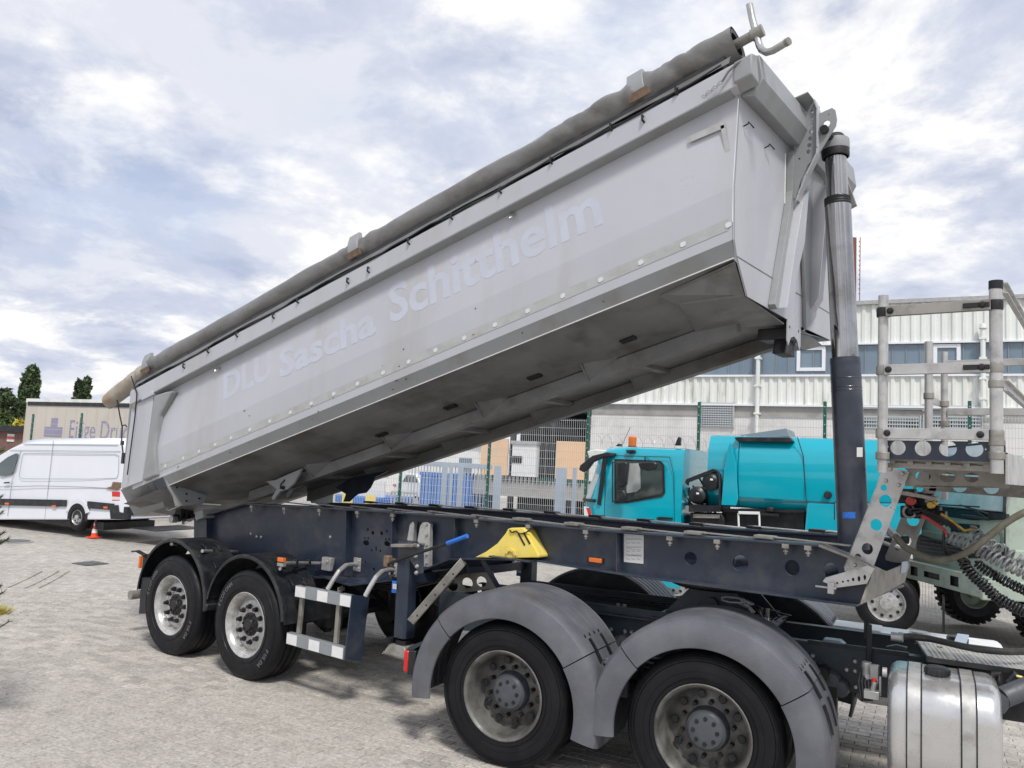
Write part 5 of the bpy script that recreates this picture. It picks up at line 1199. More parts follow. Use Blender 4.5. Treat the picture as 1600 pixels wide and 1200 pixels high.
for (px, py) in ((1376, 712), (1553, 712), (1556, 600), (1553, 690)):
    p = P(px, py, YP); b = MB(); b.lathe([(.036, -.022), (.039, -.018), (.039, .018), (.036, .022)], (xA if px < 1400 else xB, YP, p.z), (0, 0, 1), 18); b.build('clamp_ring', 'alud', poA if px < 1400 else poB)
# rails across the front of the platform (towards the far side)
zr = [P(1567, 448, YP).z, P(1567, 601, YP).z]
def yrail(zc_, h, y0=YP+.03, y1=1.05, Xr=xB+.03):
    b = MB(); b.bar((Xr, y0, zc_), (Xr, y1, zc_), .008, h, (0, 0, 1)); b.bar((Xr+.012, y0, zc_+h/2), (Xr+.012, y1, zc_+h/2), .028, .006); b.bar((Xr+.012, y0, zc_-h/2), (Xr+.012, y1, zc_-h/2), .028, .006); return b.build('hand_rail', 'alu', TR, 0)
yrail(zr[0], .055); yrail(zr[1], .055)
# edge beam of the platform along the far direction
b = MB(); b.box((XBp+.05, 0.0, zP-.02), (.012, 2.14, .17)); b.box((XBp+.03, 0, zP+.062), (.05, 2.14, .008)); b.build('edge_beam', 'alu', TR, 0)
# far posts and rails
def wpole(Xw, y, z0, z1, r=.0285): return MB().cyl((Xw, y, z0), (Xw, y, z1), r, seg=18).build('rail_post', 'alu', TR)
def at_px(y_guess, px, Xw):  # y so that (Xw,y) shows at column px
    lo, hi = -1.2, 3.0
    for _ in range(50):
        m_ = (lo+hi)/2; q = V((Xw, m_, 3.0))-CAM; xx = 800+FL*q.dot(RR)/q.dot(_f)
        if xx < px: lo = m_
        else: hi = m_
    return lo
yC, yD = at_px(0, 1451, 7.0), at_px(0, 1475.5, 7.0)
wpole(7.0, yC, zP, P(1451, 534, yC).z); wpole(7.0, yD, 2.1, P(1475, 550, yD).z, .026)
z_ = P(1465, 625, (yC+yD)/2).z; b = MB(); b.bar((6.97, yC, z_), (6.97, yD, z_), .01, .05); b.build('hand_rail', 'alu', TR, 0)
b = MB()
for y, z__ in ((yC, z_), (yD, z_), (yD, z_-.16)): b.lathe([(.032, -.025), (.036, -.02), (.036, .02), (.032, .025)], (7.0, y, z__), (0, 0, 1), 16)
b.build('clamp_rings', 'alud', TR)
for py0 in (569, 643.5):
    z_ = P(1490, py0, yD).z; o = railbar(V((7.03, yD-.03, z_)), V((7.9, yD-.03, z_)), .055)
wpole(7.62, yD, 2.1, 3.4)
# ================================================================== tractor unit in the foreground
TY = radians(10); P1 = onZ(784, 1091, .5)
TU = V((cos(TY), sin(TY), 0)); TV = V((-sin(TY), cos(TY), 0))
def Tw(x, y, z): return V((P1.x, P1.y, 0)) + TU*x + TV*y + V((0, 0, z))
TA = (TU, TV, V((0, 0, 1)))
def tl(px, py, y):   # photo point on a tractor-aligned upright plane
    return onP(px, py, V((P1.x, P1.y, 0))+TV*y, TV)
def txz(px, py, y): p = tl(px, py, y); return (p-V((P1.x, P1.y, 0))).dot(TU), p.z
TC = thing('tractor_unit', 'truck tractor rear frame with grey plastic mudguards over two axles below the trailer neck', 'truck tractor', Tw(.75, 1.25, 0), TY)
def tbox(b, c, d): return b.box(Tw(*c), d, TA)
SP = 1.47
# wheels: local frame, outer face to -Y
def tr_wheel(par, x, y, rz=0):
    o = Tw(x, y, .5)
    b = MB(); b.lathe([(.292, .155), (.300, .160), (.305, .168), (.298, .172), (.288, .165), (.278, .15), (.268, .10), (.262, .02), (.256, -.02), (.245, -.03), (.22, -.02), (.15, -.01), (.13, .0)][::-1] and [(r, -t) for r, t in [(.292, .155), (.300, .160), (.305, .168), (.298, .172), (.288, .165), (.278, .15), (.268, .10), (.262, .02), (.256, -.02), (.245, -.03), (.22, -.02), (.15, -.01), (.13, .0)]], (0, 0, 0), (0, 1, 0), 48)
    wh = b.build('wheel', 'rimd', par, 40, local=True)
    ty = [(.292, -.155), (.31, -.158), (.35, -.166), (.41, -.168), (.45, -.160), (.475, -.145), (.492, -.125), (.497, -.10), (.499, -.06), (.489, -.058), (.489, -.05), (.499, -.048), (.5, .0), (.489, .002), (.489, .01), (.5, .012), (.499, .06), (.489, .062), (.489, .07), (.497, .09), (.49, .125), (.45, .16), (.38, .168), (.292, .155)]
    b = MB(); b.lathe(ty, (0, 0, 0), (0, 1, 0), 72)
    for r in (.335, .375, .438, .452, .466): b.lathe([(r-.003, -.160), (r, -.169+(0.006 if r > .45 else 0)), (r+.003, -.160)], (0, 0, 0), (0, 1, 0), 64)
    b.lathe(ty, (0, .34, 0), (0, 1, 0), 48)
    b.build('tyre', 'tyre', wh, 50, local=True)
    b = MB(); b.lathe([(0, -.085), (.03, -.087), (.07, -.085), (.105, -.078), (.125, -.06), (.135, -.02), (.14, .0)], (0, 0, 0), (0, 1, 0), 36); b.build('hub', 'hubg', wh, local=True)
    b = MB()
    for i in range(8): a = 2*pi*i/8; b.lathe([(.0, -.091), (.012, -.090), (.014, -.083)], (cos(a)*.075, 0, sin(a)*.075), (0, 1, 0), 8)
    for i in range(10): a = 2*pi*i/10+.2; c_ = V((cos(a)*.1675, 0, sin(a)*.1675)); b.cyl(c_+V((0, -.045, 0)), c_+V((0, .02, 0)), .014, .016, 6)
    b.build('wheel_nuts', 'dark', wh, local=True, kind='stuff')
    b = MB()
    for i in range(10): a = 2*pi*(i+.5)/10+.2; b.lathe([(0, .0), (.023, .0), (.027, .006)], (cos(a)*.213, .012-.029, sin(a)*.213), (0, 1, 0), 12)
    b.build('rim_holes', 'black', wh, local=True, kind='stuff')
    inv = WM[par].inverted(); wh.location = inv @ (o+V((0, 0, .018))); wh.rotation_euler = (0, 0, rz); wh.scale = (1.06, 1, 1.06); return wh
X['rimd'] = mat('worn_dirty_rim', (.10, .097, .09), .5, .3, (.24, .235, .22), .75, 6, .1, 90, (.035, .032, .03), .7, 5)
X['hubg'] = mat('dark_grey_hub', (.07, .08, .095), .5, .2, (.10, .105, .11), .7, 10)
for x in (0, SP): tr_wheel(TC, x, .165)
for x in (0, SP): tr_wheel(TC, x, 2.34, pi)
b = MB()
for x in (0, SP): b.cyl(Tw(x, .6, .5), Tw(x, 1.9, .5), .12, seg=16); b.lathe([(0, -.22), (.16, -.18), (.22, 0), (.16, .18), (0, .22)], Tw(x, 1.25, .5), TV, 20)
b.build('axle', 'dark', TC)
# mudguards
def tguard(x, y0, sgn, name='mudguard'):
    R_ = .795; pr_ = [(.603, .014), (.608, .0), (.625, -.004), (.705, .002), (.765, .022), (.785, .05), (.792, .09)]
    t_ = .12
    while t_ < .60: pr_ += [(.793, t_), (.793, t_+.05), (.787, t_+.058), (.787, t_+.066)]; t_ += .085
    pr_ += [(.793, .62), (.785, .64), (.775, .64)]
    pr_in = [(r-.010, t) for r, t in pr_[::-1]]
    parts = []
    for a0, a1, grow in ((187, 137, -.006), (137, 33, 0), (33, -14, -.006)):
        b = MB(); b.lathe([(r+grow, t*sgn) for r, t in pr_]+[(r+grow, t*sgn) for r, t in pr_in], Tw(x, y0, .478), TV, max(8, int(abs(a0-a1)/3.2)), radians(a1+.3), radians(a0-.3)); parts.append(b)
    o = parts[1].build(name, 'fender', TC, 35)
    for q in (parts[0], parts[2]): q.build('guard_section', 'fender', o, 35)
    return o
# lathe angles are measured with TV as axis: e = TV x Z = TU
for x in (0, SP):
    g_ = tguard(x, -.06, 1); g2_ = tguard(x, 2.56, -1)
    b = MB(); b.lathe([(.25, 0), (.762, 0), (.762, -.006), (.25, -.006)], Tw(x, 1.935, .5), TV, 30, radians(-8), radians(188)); b.build('inner_valance', 'black', g2_)
    for gg, y0, s_ in ((g_, -.06, 1), (g2_, 2.56, -1)):
        b = MB()
        for a0 in (37, 21):
            for yy in (.20, .42):
                for k in range(5):
                    a = radians(a0+3-k*2.6); a2 = radians(a0+3-(k+1)*2.6); R_ = .799
                    b.bar(Tw(x+cos(a)*R_, y0+yy*s_, .478+sin(a)*R_), Tw(x+cos(a2)*R_, y0+yy*s_, .478+sin(a2)*R_), .022, .012, TV.cross(V((0, 0, 1))))
        b.build('strap_slots', 'black', gg, 0, kind='stuff')
        b = MB()
        for k in range(4): a = radians(42); b.lathe([(0, .006), (.012, .005), (.016, 0)], Tw(x+cos(a)*.792, y0+(.16+.09*k)*s_, .478+sin(a)*.792), TU*cos(a)+V((0, 0, sin(a))), 8)
        b.build('rivets', 'dark', gg, kind='stuff')
# guard brackets between the wheels
b = MB(); tbox(b, (.82, .42, .83), (.22, .5, .02)); b.bar(Tw(.72, .2, .84), Tw(.72, .62, .84), .03, .03); b.bar(Tw(.92, .2, .84), Tw(.92, .62, .84), .03, .03); b.build('guard_bracket', 'fender', TC, bevel=.005)
b = MB(); tbox(b, (.80, .30, .70), (.14, .06, .24)); b.build('guard_hanger', 'fender', TC, bevel=.02)
# rails
X['tnavy'] = mat('blue_black_truck_frame', (.020, .030, .042), .42, 0, (.03, .042, .055), .7, 3, .03, 60, (.08, .08, .075), .35, 5)
for y, s_ in ((.86, 1), (1.64, -1)):
    b = MB(); z0, z1 = .74, 1.045
    tbox(b, (1.9, y, (z0+z1)/2), (6.0, .009, z1-z0)); tbox(b, (1.9, y+.04*s_, z1-.004), (6.0, .078, .009)); tbox(b, (1.9, y+.04*s_, z0+.004), (6.0, .078, .009))
    rl = b.build('frame_rail', 'tnavy', TC, 0, bevel=.003)
    if s_ == 1: nr = rl
# mounting angle on the rails carrying the fifth wheel
for y in (.86, 1.64):
    b = MB(); tbox(b, (.55, y+.0, 1.085), (2.3, .012, .07)); tbox(b, (.55, y-.035, 1.055), (2.3, .08, .012)); b.build('sub_frame_angle', 'tnavy', TC, 0, bevel=.003)
b = MB()
for px, py in ((945, 982), (955.5, 983.5), (977.5, 987), (987.5, 988), (944, 991), (954, 996), (964.5, 997.5), (997, 1001), (1007, 1003), (977, 986), (1258, 1021), (1270, 1024.5), (1271, 1039), (1283, 1040), (1336, 1033), (1349, 1036), (1323, 1046), (1336, 1048), (1337, 1073), (1271, 1036)):
    p = tl(px, py, .853); b.lathe([(0, .02), (.011, .019), (.017, .010), (.019, 0)], p, -TV, 10)
b.build('frame_bolts', 'steel', nr, kind='stuff')
b = MB()
for px, py in ((1022, 966), (1033, 967), (975.5, 951), (966, 950), (1189, 957), (1199, 958)):
    p = tl(px, py, 1.0); b.cyl(p+V((0, 0, -.03)), p+V((0, 0, .035)), .017, seg=8)
b.build('u_bolt_nuts', 'alud', TC, kind='stuff')
# fifth wheel on its pedestal
b = MB(); kp = V((5.6, .0, 1.30)); cfw = V((5.58, 0, 1.37)); b.lathe([(0, .035), (.34, .035), (.37, .02), (.37, -.02), (.32, -.04), (0, -.04)], cfw, (0, 0, 1), 40); fw_ = b.build('fifth_wheel', 'dark', TC, bevel=.004)
b = MB()
for y in (.92, 1.58):
    b = MB(); xc = (cfw-V((P1.x, P1.y, 0))).dot(TU)
    b.prism([Tw(xc-.42, y, 1.06), Tw(xc+.42, y, 1.06), Tw(xc+.14, y, 1.36), Tw(xc-.14, y, 1.36)], TV*.03)
    for dx in (-.2, -.05, .1, .25): b.prism([Tw(xc+dx, y-.05, 1.06), Tw(xc+dx+.012, y-.05, 1.06), Tw(xc+dx*.5+.012, y, 1.24), Tw(xc+dx*.5, y, 1.24)], TV*.05)
    b.cyl(Tw(xc, y-.05, 1.22), Tw(xc, y+.07, 1.22), .05, seg=14)
    b.build('pedestal', 'tnavy', fw_)
b = MB(); tbox(b, (xc, 1.25, 1.07), (.9, .86, .016)); b.build('mounting_plate', 'tnavy', TC, 0)
b = MB()
ph = [tl(1128, 934, .55), tl(1134, 932.6, .53), tl(1150, 934, .52), tl(1163, 937, .53), tl(1166, 939.5, .55), tl(1160, 942, .56), tl(1140, 941, .56), tl(1128, 937.5, .56), tl(1128, 934, .55)]
b.tube(ph, .0075, 8); b.tube([tl(1150, 941, .56), tl(1170, 950, .7)], .007, 6); b.build('release_handle', 'coil', fw_)
b = MB(); rnd = random.Random(3)
for i in range(7):
    s0 = tl(1160+i*4, 945+i*1.5, .9+.1*i); pts = [s0, s0+V((.03, -.02, .03)), s0+V((.09+.03*i, 0, .0)), s0+V((.14, .03, -.07))]; b.tube(pts, .007, 5)
b.build('cables', 'black', TC)
b = MB(); p = tl(1184, 968, 1.05); b.cyl(p-TU*.07, p+TU*.08, .035, seg=14); b.build('air_spring_valve', 'white', TC)
b = MB(); p = tl(1158, 935, .8); b.bar(p, p+V((.10, 0, -.09)), .05, .01); b.bar(p+V((.04, 0, -.01)), p+V((.09, 0, -.03)), .05, .01); b.build('clip_plate', 'alu', TC, 0)
# suspension parts below the rails
b = MB()
for x in (-.25, .25, SP-.25, SP+.25, 2.05): q_ = MB(); q_.cyl(Tw(x, .72, .45), Tw(x, .72, .72), .10, seg=18); q_.build('air_bellow', 'dark', TC)
for x in (0.73,): tbox(b, (x, .80, .60), (.16, .10, .34)); b.cyl(Tw(x, .70, .72), Tw(x, .95, .72), .07, seg=16); b.cyl(Tw(x-.3, .75, .55), Tw(x+.3, .75, .55), .045, seg=10)
b.build('torque_arm', 'dark', TC, bevel=.004); b = MB()
tbox(b, (2.15, .80, .62), (.14, .10, .32)); b.cyl(Tw(2.12, .70, .86), Tw(2.12, .86, .86), .05, seg=14); b.build('spring_hanger', 'dark', TC, bevel=.004)
for px, py in ((975, 1003), (966, 1010), (1313, 1075), (1300, 1062)):
    p = tl(px, py, .8); b = MB(); b.lathe([(0, .05), (.05, .045), (.062, .02), (.062, -.05)], p, -TV, 16); b.build('air_valve', 'hubg', TC)
b = MB()
for k in range(3): b.tube([Tw(.5, .82, .80-.05*k), Tw(.9, .80, .77-.04*k), Tw(1.3, .82, .82-.05*k)], .012, 6)
b.build('brake_lines', 'black', TC)
# tail lamp at the rear of the near mudguard
b = MB(); p = tl(641, 1031, .15); b.box(p, (.05, .13, .17), TA); tlm = b.build('tail_lamp', 'red', TC, bevel=.015)
b = MB(); b.box(p+TU*.06, (.07, .15, .19), TA); b.build('lamp_housing', 'black', tlm, bevel=.01)
b = MB(); b.prism([tl(632, 1017, .1), tl(640, 1010, .1), tl(669, 998, .1), tl(668, 1002, .1), tl(646, 1015, .1)], TV*.16); b.build('lamp_shield', 'tnavy', tlm, 0)
# fuel tank (near side)
xa, zt_ = txz(1386, 1060, -.02); xb, _ = txz(1552, 1090, -.02); zt_ = txz(1465, 1045, .25)[1]
def dtank(x0, x1, y0, y1, z0, z1, r, m_, name, par=TC):
    sec = []
    for cy_, cz_, a0 in ((y1-r, z1-r, 0), (y0+r, z1-r, 90), (y0+r, z0+r, 180), (y1-r, z0+r, 270)):
        for k in range(9): a = radians(a0+k*90/8); sec.append((cy_+cos(a)*r, cz_+sin(a)*r))
    b = MB(); n_ = len(sec); cyc, czc = (y0+y1)/2, (z0+z1)/2
    st = [(x0, .86), (x0+.012, .93), (x0+.035, .985), (x0+.06, 1), (x1-.06, 1), (x1-.035, .985), (x1-.012, .93), (x1, .86)]
    for x, s_ in st: b.v += [Tw(x, cyc+(y-cyc)*s_, czc+(z-czc)*s_) for y, z in sec]
    for i in range(len(st)-1):
        for j in range(n_): b.f.append((i*n_+j, i*n_+(j+1) % n_, (i+1)*n_+(j+1) % n_, (i+1)*n_+j))
    b.f.append(tuple(range(n_))); b.f.append(tuple(range((len(st)-1)*n_, len(st)*n_))); return b.build(name, m_, par, 40), sec
X['tank'] = mat('polished_tank_aluminium', (.66, .66, .66), .28, .75, (.60, .60, .59), .6, 4, .015, 8, (.42, .41, .39), .3, 7)
tkz = txz(1465, 1052, .3)[1]
tk, sec = dtank(xa, xb+.05, .0, .72, tkz-.62, tkz, .20, 'tank', 'fuel_tank')
for f_ in (.20, .72):
    xs_ = xa+(xb-xa)*f_; b = MB(); r2 = 1.012; cyc, czc = .36, tkz-.31
    for x in (xs_, xs_+.075): b.v += [Tw(x, cyc+(y-cyc)*r2, czc+(z-czc)*r2) for y, z in sec]
    n_ = len(sec); b.f = [(j, (j+1) % n_, n_+(j+1) % n_, n_+j) for j in range(n_)]; st = b.build('tank_strap', 'alu', tk, 40)
    b = MB(); 
    for x in (xs_-.004, xs_+.073):
        b.tube([Tw(x, cyc+(y-cyc)*1.016, czc+(z-czc)*1.016) for y, z in sec], .004, 5)
    b.build('strap_rubber', 'black', st)
p = tl(1464.5, 1066, .22); cpx = (p-V((P1.x, P1.y, 0))).dot(TU); b = MB(); b.lathe([(0, .055), (.055, .054), (.066, .048), (.069, .04), (.069, .008), (.06, .0), (.05, -.02)], Tw(cpx, .25, tkz-.004), (0, 0, 1), 28)
for i in range(16): a = 2*pi*i/16; b.box(Tw(cpx+cos(a)*.069, .25+sin(a)*.069, tkz+.022), (.008, .008, .03), TA)
b.build('filler_cap', 'black', tk)
b = MB(); b.cyl(tl(1379, 1050, .25), tl(1386, 1051, .25), .03, seg=14); b.build('tank_fitting', 'alu', tk)
# far white tank
xa2, z2_ = txz(1412, 998, 2.0); xb2, _ = txz(1572, 1010, 2.0)
tk2, sec2 = dtank(xa2-.35, xb2, 1.85, 2.5, z2_-.55, z2_+.02, .16, 'white', 'far_tank')
for px, m_, hh in ((1437, 'alu', .05), (1496, 'black', .03)):
    p = tl(px, 992, 2.05); b = MB(); b.lathe([(0, .05), (.07, .045), (.08, .03), (.08, -.02)], (p.x, p.y, z2_+.02), (0, 0, 1), 20); b.build('tank_cap', m_, tk2)
p = tl(1505, 1002, 2.0); b = MB(); b.bar(p+V((0, 0, .05)), p+V((.02, -.3, .03)), .08, .01); b.build('tank_strap', 'gate', tk2, 0)
b = MB(); p = tl(1340, 990, 1.9); tbox(b, ((p-V((P1.x, P1.y, 0))).dot(TU), 1.9, .98), (.36, .3, .12)); b.build('battery_box', 'white', TC, bevel=.01)
# catwalk plate with raised tread and holes
zc_ = 1.10; q = [onZ(1430, 1001, zc_), onZ(1449, 1030, zc_), onZ(1640, 1056, zc_), onZ(1640, 1022, zc_)]
b = MB(); b.prism([q[0], q[1], q[2], q[3]], (0, 0, -.012)); cw_ = b.build('catwalk_plate', 'alu', TC, 0, bevel=.003)
b = MB(); b.bar(q[0], q[1], .012, .03); b.bar(q[1], q[2], .012, .03); b.build('plate_rim', 'dark', cw_, 0)
du = (q[2]-q[1]).normalized(); dv = (q[0]-q[1]); wv_ = dv.length; dv.normalize(); ln = (q[2]-q[1]).length
b = MB(); hb = MB(); i = 0
x = .05
while x < ln-.03:
    if i % 5 == 4: b.bar(q[1]+du*x+dv*.04, q[1]+du*x+dv*(wv_-.04), .018, .006)
    else:
        y = .05
        while y < wv_-.04: hb.lathe([(0, .001), (.006, .003), (.009, 0)], q[1]+du*x+dv*y+V((0, 0, .0)), (0, 0, 1), 6); y += .034
    x += .028; i += 1
b.build('tread_ribs', 'alu', cw_, 0); hb.build('tread_studs', 'alud', cw_, 0, kind='stuff')
b = MB()
for px, py in ((1433, 1006), (1453, 1026), (1492, 1031), (1530, 1037), (1564, 1042), (1468, 1011), (1518, 1014)):
    p = onZ(px, py, zc_+.002); b.box(p, (.035, .018, .003))
b.build('plate_slots', 'black', cw_, 0)
# fittings between tank and rail
b = MB(); tbox(b, (txz(1358, 1000, .80)[0], .80, 1.03), (.035, .02, .40)); b.build('upright_plate', 'black', TC, bevel=.004)
b = MB(); p = tl(1354, 985, .9); b.box(p, (.035, .015, .12), TA); b.build('upright_plate', 'black', TC, bevel=.004)
b = MB(); b.bar(tl(1262, 1009, .86)+V((0, 0, .03)), tl(1420, 1030, .86)+V((0, 0, .03)), .03, .03); b.build('cable_duct', 'black', nr, 0)
b = MB(); b.prism([tl(a, c, .95) for a, c in ((1282, 1007), (1286, 999), (1312, 1002), (1321, 1009), (1319, 1013))], TV*.12); b.build('grey_cover', 'gate', TC, bevel=.01)
b = MB(); b.prism([tl(a, c, 1.1) for a, c in ((1384, 1011), (1400, 1008), (1418, 1012), (1412, 1026), (1404, 1020))], TV*.05); b.build('clamp_plate', 'hubg', TC, bevel=.004)
b = MB(); p = tl(1354, 1046, .5); b.lathe([(0, .05), (.03, .05), (.035, .02), (.028, .0), (.03, -.04), (0, -.04)], p, (0, 0, 1), 14); b.cyl(p, p+V((.02, -.03, -.14)), .022, seg=10); b.box(p+V((.05, 0, -.02)), (.05, .04, .12)); b.build('drain_valve', 'steel', TC, bevel=.003)
b = MB(); p = tl(1366, 1067, .3); b.tube([p+V((0, 0, -.03)), p+V((0, 0, .015)), p+V((0, 0, .035))], .014, 8, rs=[.012, .016, .006]); b.build('red_knob', 'red', TC)
b = MB(); p = tl(1362, 1085, .3); b.box(p, (.09, .06, .05), TA); b.cyl(p+V((.05, 0, .0)), p+V((.05, 0, .12)), .008, seg=8); b.cyl(p+V((0, 0, .0)), p+V((0.02, 0, .08)), .018, seg=8); b.build('valve_block', 'steel', TC, bevel=.006)
b = MB()
for i in range(5): b.tube([tl(1345+i*4, 1048+i*3, .5), tl(1342+i*5, 1066, .45), tl(1346+i*4, 1095, .4)], .009, 6)
b.build('hose_bundle', 'black', TC)
b = MB(); b.cyl(tl(1566, 1090, .3), tl(1610, 1072, .4), .06, seg=18); b.cyl(tl(1555, 1105, .3), tl(1570, 1085, .3), .055, seg=18); b.build('intake_pipe', 'hubg', TC)
b = MB(); b.tube([tl(1548, 1062, .5), tl(1552, 1053, .5), tl(1562, 1052, .5), tl(1564, 1070, .5), tl(1558, 1092, .5)], .02, 8); b.tube([tl(1575, 1066, .5), tl(1585, 1054, .5), tl(1598, 1062, .5), tl(1600, 1080, .5)], .025, 8); b.build('loom', 'black', TC)
b = MB(); b.tube([tl(1588, 1056, .48), tl(1596, 1058, .48), tl(1606, 1064, .48)], .008, 6); b.build('yellow_lead', 'yellow', TC)
b = MB(); tbox(b, (txz(1575, 1075, .7)[0]+.2, .9, .9), (1.1, .12, .35)); b.build('battery_tray', 'dark', TC, 0)
X['hosed'] = mat('black_rubber_hose', (.03, .03, .028), .5, 0, (.05, .05, .045), .8, 20, .1, 80)
# hydraulic feed hose lying over the catwalk
b = MB(); b.tube([onZ(1392, 994, 1.2), onZ(1408, 996, 1.2)], .028, 14); b.tube([onZ(1404, 995, 1.2), onZ(1411, 996, 1.2)], .032, 14)
pts = [onZ(a, c, 1.19) for a, c in ((1400, 994.5), (1425, 994.5), (1450, 997.5), (1475, 1003), (1500, 1009), (1525, 1014), (1550, 1017), (1575, 1018.5), (1610, 1018), (1660, 1012))]
o = MB().tube(pts, .0215, 14).build('hydraulic_hose', 'hosed', None); tag(o, 'black hydraulic hose lying lengthways over the perforated catwalk plate of the tractor', 'hose')
b.build('hose_fitting', 'steel', o)
# ---- lines between platform and tractor
def smooth(pts, n_=6):
    out = []; m_ = len(pts)
    for i in range(m_-1):
        p0, p1, p2, p3 = pts[max(i-1, 0)], pts[i], pts[i+1], pts[min(i+2, m_-1)]
        for k in range(n_):
            t = k/n_; out.append(((p1*2) + (p2-p0)*t + (p0*2-p1*5+p2*4-p3)*t*t + (p1*3-p0-p2*3+p3)*t**3)*.5)
    out.append(pts[-1]); return out
D0 = 5.35
pts = smooth([atD(a, c, d_) for a, c, d_ in ((1386, 826, 5.6), (1398, 837, 5.5), (1415, 855, 5.4), (1440, 868, 5.3), (1466, 875, 5.2), (1495, 870, 5.1), (1520, 857, 5.0), (1545, 838, 4.95), (1572, 817, 4.9), (1600, 801, 4.85), (1650, 780, 4.8))])
o = MB().tube(pts, .0205, 14).build('thick_supply_hose', 'hose', None, 60); tag(o, 'thick olive grey hydraulic hose sagging from the trailer front past the coiled lines', 'hose')
MB().tube([atD(1386, 826, 5.6), atD(1400, 839, 5.49)], .029, 16).build('hose_ferrule', 'steel', o)
def coil(pts, turns, R_, r, m_, name, lab, stretch=None):
    path = smooth([atD(*p) for p in pts], 12); Ls = [0]
    for i in range(1, len(path)): Ls.append(Ls[-1]+(path[i]-path[i-1]).length)
    tot = Ls[-1]; out = []; n_ = turns*16
    for k in range(n_+1):
        s_ = k/n_*tot; i = 0
        while i < len(Ls)-2 and Ls[i+1] < s_: i += 1
        t = (s_-Ls[i])/max(1e-6, Ls[i+1]-Ls[i]); p = path[i].lerp(path[i+1], t); d = (path[i+1]-path[i]).normalized()
        a = d.cross(V((0, 0, 1))).normalized(); c_ = a.cross(d); an = 2*pi*k/16; rr = R_*min(1, k/20+.15)*(1+.08*sin(k*.13)); out.append(p+a*cos(an)*rr+c_*sin(an)*rr)
    o = MB().tube(out, r, 8).build(name, m_, None, 70); tag(o, lab, 'coiled hose', 'coiled lines between tractor and trailer'); return o
coil([(1478, 838, 5.2), (1500, 845, 5.15), (1535, 862, 5.05), (1570, 880, 4.95), (1600, 894, 4.9), (1650, 912, 4.8)], 21, .034, .0085, 'coil', 'coiled_hose', 'grey coiled air hose, the uppermost of the lines hanging behind the platform')
coil([(1518, 822, 5.25), (1527, 836, 5.2), (1545, 851, 5.1), (1575, 866, 5.0), (1610, 884, 4.95), (1650, 900, 4.9)], 13, .036, .0075, 'coil', 'coiled_hose', 'second grey coiled air hose, loosely wound and starting below the brass coloured lead')
coil([(1505, 873, 5.1), (1512, 890, 5.05), (1535, 912, 5.0), (1560, 935, 4.95), (1600, 955, 4.9), (1650, 975, 4.8)], 30, .029, .0085, 'coilb', 'coiled_cable', 'black coiled cable, lowest of the lines, crossing the pale green bumper')
coil([(1524, 878, 5.15), (1540, 890, 5.1), (1560, 902, 5.05), (1600, 922, 5.0), (1650, 940, 4.95)], 24, .026, .0075, 'coilb', 'coiled_cable', 'black coiled cable running just above the lowest black coil')
b = MB()
for off in (0, 4, 9): b.tube(smooth([atD(1476+off*.3, 828+off, 5.2), atD(1474, 840+off, 5.2), atD(1480, 858+off, 5.2), atD(1500, 872+off*.5, 5.15)]), .007, 7)
o = b.build('slack_cable', 'coilb', None, 70); tag(o, 'bundle of slack black cables hanging from the valve block under the platform', 'cable')
o = MB().tube(smooth([atD(1440, 806, 5.3), atD(1452, 812, 5.3), atD(1464, 820, 5.25), atD(1477, 830, 5.2), atD(1479, 840, 5.2)]), .011, 8).build('red_air_line', 'hosered', None); tag(o, 'short red hose from the valve block down to the grey coil', 'hose')
o = MB().tube(smooth([atD(1470, 803, 5.3), atD(1485, 812, 5.3), atD(1500, 824, 5.25), atD(1508, 829, 5.25), atD(1524, 824, 5.25)]), .009, 8).build('brass_air_line', 'brass', None); tag(o, 'brass coloured lead running from the valve block to the loosely wound coil', 'hose')
# valve block under the platform
vb = MB(); rnd = random.Random(12)
for i, (px, py, sx, sz) in enumerate(((1418, 775, .10, .10), (1432, 785, .12, .09), (1447, 795, .10, .08), (1460, 800, .08, .09), (1425, 800, .13, .08), (1470, 806, .07, .07), (1440, 774, .14, .03))):
    c_ = atD(px, py, 5.6-.02*i); vb.box(c_, (sx, .10, sz)); vb.cyl(c_+V((0, -.08, 0)), c_+V((0, 0, 0)), .022, seg=10)
vbo = vb.build('valve_block', 'dark', TR, bevel=.008)
for px, py, m_, r in ((1423, 783, 'hosered', .03), (1454, 789, 'brass', .026), (1461, 786, 'brass', .016)):
    c_ = atD(px, py, 5.42); MB().lathe([(0, .02), (r*.8, .02), (r, .01), (r, -.03)], c_, (0, -1, 0), 12).build('valve_knob', m_, vbo)
c_ = atD(1421, 800, 5.45); MB().lathe([(.030, .01), (.044, .006), (.044, -.02), (.03, -.02), (.03, .01)], c_, (.2, -1, 0), 22).build('coupling_ring', 'alud', vbo)
b = MB(); b.prism([atD(a, c, 5.3) for a, c in ((1408, 768), (1462, 777), (1462, 782), (1408, 773))], (0, .15, 0)); b.build('valve_shelf', 'alud', TR, 0)
b = MB()
for i in range(9):
    s0 = atD(1415+i*6, 786+i*2.5, 5.45); b.tube([s0, s0+V((.03, -.03, -.04-.01*(i % 3))), s0+V((.09, 0, -.03)), s0+V((.13, .03, -.09))], .008, 6)
b.build('valve_hoses', 'black', vbo)
